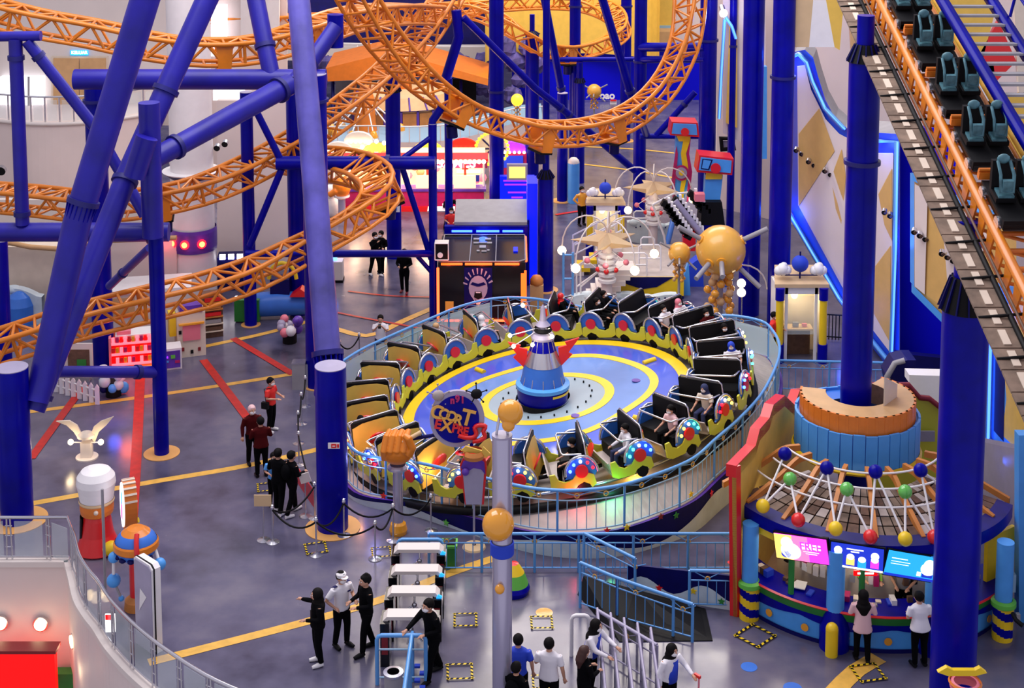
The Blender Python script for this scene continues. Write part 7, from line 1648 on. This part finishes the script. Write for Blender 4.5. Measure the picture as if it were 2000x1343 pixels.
t = thing('snack_table', 'white table with small items near the slim column', 'table', G(862, 440)); c = G(862, 440); part('top', MB().box(c + V((0, 0, .74)), (1.2, .7, .06), 'white'), t); part('leg', MB().box(c + V((-.5, 0, .36)), (.06, .5, .72), 'grey'), t); part('leg', MB().box(c + V((.5, 0, .36)), (.06, .5, .72), 'grey'), t); 
for dx, m_ in ((-.3, 'ballorange'), (.15, 'white'), (.4, 'skyblue')): solid('table_item', MB().box(c + V((dx, 0, .87)), (.2, .2, .2), m_), {'ballorange': 'small orange item on the white table', 'white': 'small white item on the white table', 'skyblue': 'small blue item on the white table'}[m_], 'box')
for x, y, lab in [(1100, 605, 'blue tubular frame beside the long cloud wall')]:
    c = G(x, y); t = thing('tube_stand', lab, 'rail', c)
    for dx in (0, .35): bar('upright', c + V((dx, 0, 0)), c + V((dx, 0, 2.2)), .05, 'railblue', t)
    for z_ in (.5, 1.2, 2.1): bar('rung', c + V((0, 0, z_)), c + V((.35, 0, z_)), .04, 'railblue', t)
c = G(1048, 605); t = thing('wooden_cart', 'small orange and tan stand between the booth and the centre column', 'stand', c); part('crate', MB().box(c + V((0, 0, .5)), (.5, .4, 1.0), 'tan'), t); part('sack', MB().sph(c + V((0, 0, 1.1)), .26, 'wood', n=10), t)
# coloured statue and rolls near the deep blue wall
c = G(1120, 395); t = thing('light_blue_roll', 'upright light blue padded roll near the centre', 'roll', c); part('roll', MB().cyl(c, c + V((0, 0, 1.9)), .28, 'skyblue', n=14), t); part('cap', MB().sph(c + V((0, 0, 1.9)), .28, 'offwhite', n=12), t)
# ---------------------------------------------------------------- arcade corner on the left
def abox(name, px, py, w_, d_, h, m, label, cat, rot=.35, deco=None):
    c = G(px, py); t = thing(name, label, cat, c); X = Matrix.Translation(c) @ Matrix.Rotation(rot, 4, 'Z')
    def pb(nm, x, y, z_, a_, b_, c_, mm): part(nm, place(MB().box((x, y, z_), (a_, b_, c_), mm), X), t)
    pb('cabinet', 0, 0, h / 2, w_, d_, h, m)
    if deco: deco(pb, w_, d_, h, X, t)
    return t
def d_candy(pb, w_, d_, h, X, t):
    for r_ in range(3):
        pb('lit_shelf', .0, -d_ / 2 - .05 - .10 * (2 - r_), .30 + r_ * .32, w_ * .94, .1, .06, 'pinklit')
        for k in range(11): pb('sweet_bin', -w_ * .43 + k * w_ * .086, -d_ / 2 - .04 - .08 * (2 - r_), .43 + r_ * .32, w_ * .07, .08, .17, ['redlit', 'pinklit', 'red', 'ballorange', 'pinklit', 'magenta'][(k + r_ * 2) % 6])
    pb('white_top', .1, 0, h + .06, w_ * .9, d_ * .9, .12, 'white'); pb('pink_tray', -w_ * .2, -.1, h + .18, w_ * .3, d_ * .5, .12, 'pink'); pb('pink_frame', -w_ / 2, -.1, h * .55, .08, d_, h * 1.1, 'pink'); pb('base_trim', 0, -d_ / 2 - .2, .1, w_, .3, .2, 'ochre')
abox('sweet_counter', 262, 712, 1.5, .8, 1.05, 'red', 'glowing red sweet counter with rows of bins', 'counter', .25, d_candy)
p = G(262, 725, 1.0); lamp(p + V((0, -.8, .2)), 30, (1, .15, .12), .3)
def d_claw(pb, w_, d_, h, X, t):
    pb('pink_screen', .0, -d_ / 2 - .02, h * .55, w_ * .62, .04, h * .34, 'pink'); pb('header', 0, -.1, h + .12, w_ * .8, d_ * .8, .26, 'purple'); pb('orange_trim', 0, -d_ / 2 - .05, h * .76, w_ * .9, .1, .06, 'ballorange'); pb('yellow_side', -w_ * .62, .1, h * .7, .22, .5, h * .5, 'yellow')
    for x, z_, mm in ((-.3, .3, 'darkred'), (.25, .25, 'darkred'), (.0, .18, 'black'), (-.38, .9, 'black')): pb('card_mark', x, -d_ / 2 - .02, z_, .09, .03, .12, mm)
abox('claw_machine', 372, 688, .95, .8, 1.55, 'cream', 'cream playing-card arcade machine with a pink screen', 'arcade machine', .35, d_claw)
def d_box(pb, w_, d_, h, X, t):
    pb('picture_panel', 0, -d_ / 2 - .02, h / 2, w_ * .84, .03, h * .8, 'purple')
    rnd = random.Random(5)
    for k in range(9): pb('printed_shape', rnd.uniform(-.28, .28), -d_ / 2 - .045, h / 2 + rnd.uniform(-.2, .2), rnd.uniform(.06, .16), .02, rnd.uniform(.05, .12), rnd.choice(['skyblue', 'magenta', 'screencyan', 'violetlit', 'lime']))
abox('prize_box', 333, 715, .72, .62, .72, 'white', 'white-framed box with a dark violet picture beside the slim post', 'box', .30, d_box)
def d_shop(pb, w_, d_, h, X, t):
    pb('white_roof', .1, 0, h + .06, w_ * 1.1, d_ * 1.1, .12, 'white'); pb('poster', -w_ * .3, -d_ / 2 - .02, h * .75, w_ * .3, .04, h * .35, 'tan'); pb('framed_print', -w_ * .55, -d_ / 2 - .06, h * .8, w_ * .12, .05, h * .3, 'grey')
abox('shop_unit', 290, 660, 2.6, 1.4, 1.9, 'offwhite', 'white shop unit with a flat white roof behind the lowest track', 'shop', .2, d_shop)
def d_rack(pb, w_, d_, h, X, t):
    for k in range(5): pb('shelf', 0, -d_ / 2 - .04, .25 + k * .26, w_, .12, .04, 'cream' if k < 2 else 'wood'); pb('goods', 0, -d_ / 2 - .03, .35 + k * .26, w_ * .8, .1, .12, ['brown', 'grey', 'red', 'wood', 'red'][k])
abox('goods_rack', 415, 655, .7, .4, 1.6, 'brown', 'brown rack with red goods beside the cream arcade machine', 'rack', .35, d_rack)
def d_prize2(pb, w_, d_, h, X, t):
    for k in range(3): pb('white_ball_lamp', -w_ * .3 + k * w_ * .3, -d_ / 2 - .05, h + .05, .22, .1, .18, 'bulbwhite')
abox('blue_stall', 455, 560, 1.1, .8, 1.3, 'navy', 'dark blue stall with white round lights beyond the round pillar', 'stall', .1, d_prize2)
c = G(500, 622); t = thing('blue_train', 'dark blue ride train with green side behind the slim column', 'amusement ride', c)
part('hull', MB().tube([c + V((-.2, 0, .5)), c + V((.8, .1, .55)), c + V((1.9, .1, .55))], [.42, .46, .40], 'midblue', n=16), t); part('green_side', MB().box(c + V((-.25, -.3, .45)), (.9, .3, .8), 'green'), t); part('cab', MB().box(c + V((.9, .2, 1.2)), (.7, .6, .6), 'navy'), t); part('red_roof', MB().prism([c + V((1.3, -.4, .95)), c + V((2.1, -.4, .95)), c + V((1.7, -.4, 1.25))], (0, .5, 0), 'red'), t)
part('yellow_arch', MB().tube([c + V((1.0 + .5 * math.cos(a_), 0, 1.5 + .6 * math.sin(a_))) for a_ in [PI * k / 8 for k in range(9)]], .08, 'yellow', n=6), t); part('headlamp', MB().sph(c + V((-.66, -.1, .8)), .1, 'bulbwhite', n=8), t)
def plush(px, py, cols, label, s=1):
    c = G(px, py); t = thing('plush_stand', label, 'toy stand', c); rnd = random.Random(px); part('stand', MB().cyl(c, c + V((0, 0, .5 * s)), .25 * s, 'black', n=12), t)
    for k in range(12): a_ = rnd.uniform(0, 2 * PI); part('plush_toy', MB().sph(c + V((.30 * s * math.cos(a_), .3 * s * math.sin(a_), rnd.uniform(.2, .85) * s)), rnd.uniform(.12, .2) * s, rnd.choice(cols), n=10), t)
plush(566, 668, ['purple', 'lilacgrey', 'white', 'violetlit', 'pink'], 'stand of purple and white plush toys behind the leaning tower'); plush(222, 772, ['skyblue', 'white', 'navy', 'shirtblue', 'cloud'], 'stand of blue and white plush toys under the short tube')
lamp(G(222, 790, .6), 12, (.05, .1, 1), .2)
t = thing('picket_fence', 'low white picket fence behind the leaning tubes', 'fence', G(120, 765)); a, q = G(98, 762), G(190, 790)
for k in range(9): p = a.lerp(q, k / 8); part('picket', MB().prism([p + V((-.07, 0, 0)), p + V((.07, 0, 0)), p + V((.07, 0, .55)), p + V((0, 0, .66)), p + V((-.07, 0, .55))], (0, .04, 0), 'white'), t)
bar('fence_rail', a + V((0, .04, .2)), q + V((0, .04, .2)), .03, 'white', t); bar('fence_rail', a + V((0, .04, .45)), q + V((0, .04, .45)), .03, 'white', t)
a, q = G(110, 745), G(250, 745)
c = G(40, 630); solid('blue_dome_seat', MB().lathe([(.55, 0), (.55, .7), (.4, 1.0), (.15, 1.15), (0, 1.18)], c, 'midblue', n=20), 'blue rounded seat at the left edge below the cream wall', 'seat')
c = G(150, 742); t = thing('poster_stand', 'pale board with a brown and green picture left of the dark column', 'board', c); part('board', MB().box(c + V((0, 0, .75)), (1.1, .06, 1.0), 'offwhite'), t); part('picture', MB().box(c + V((.1, -.05, .75)), (.7, .03, .6), 'brown').box(c + V((.2, -.08, .6)), (.3, .02, .25), 'green'), t); part('foot', MB().box(c + V((0, 0, .12)), (.9, .3, .24), 'grey'), t)
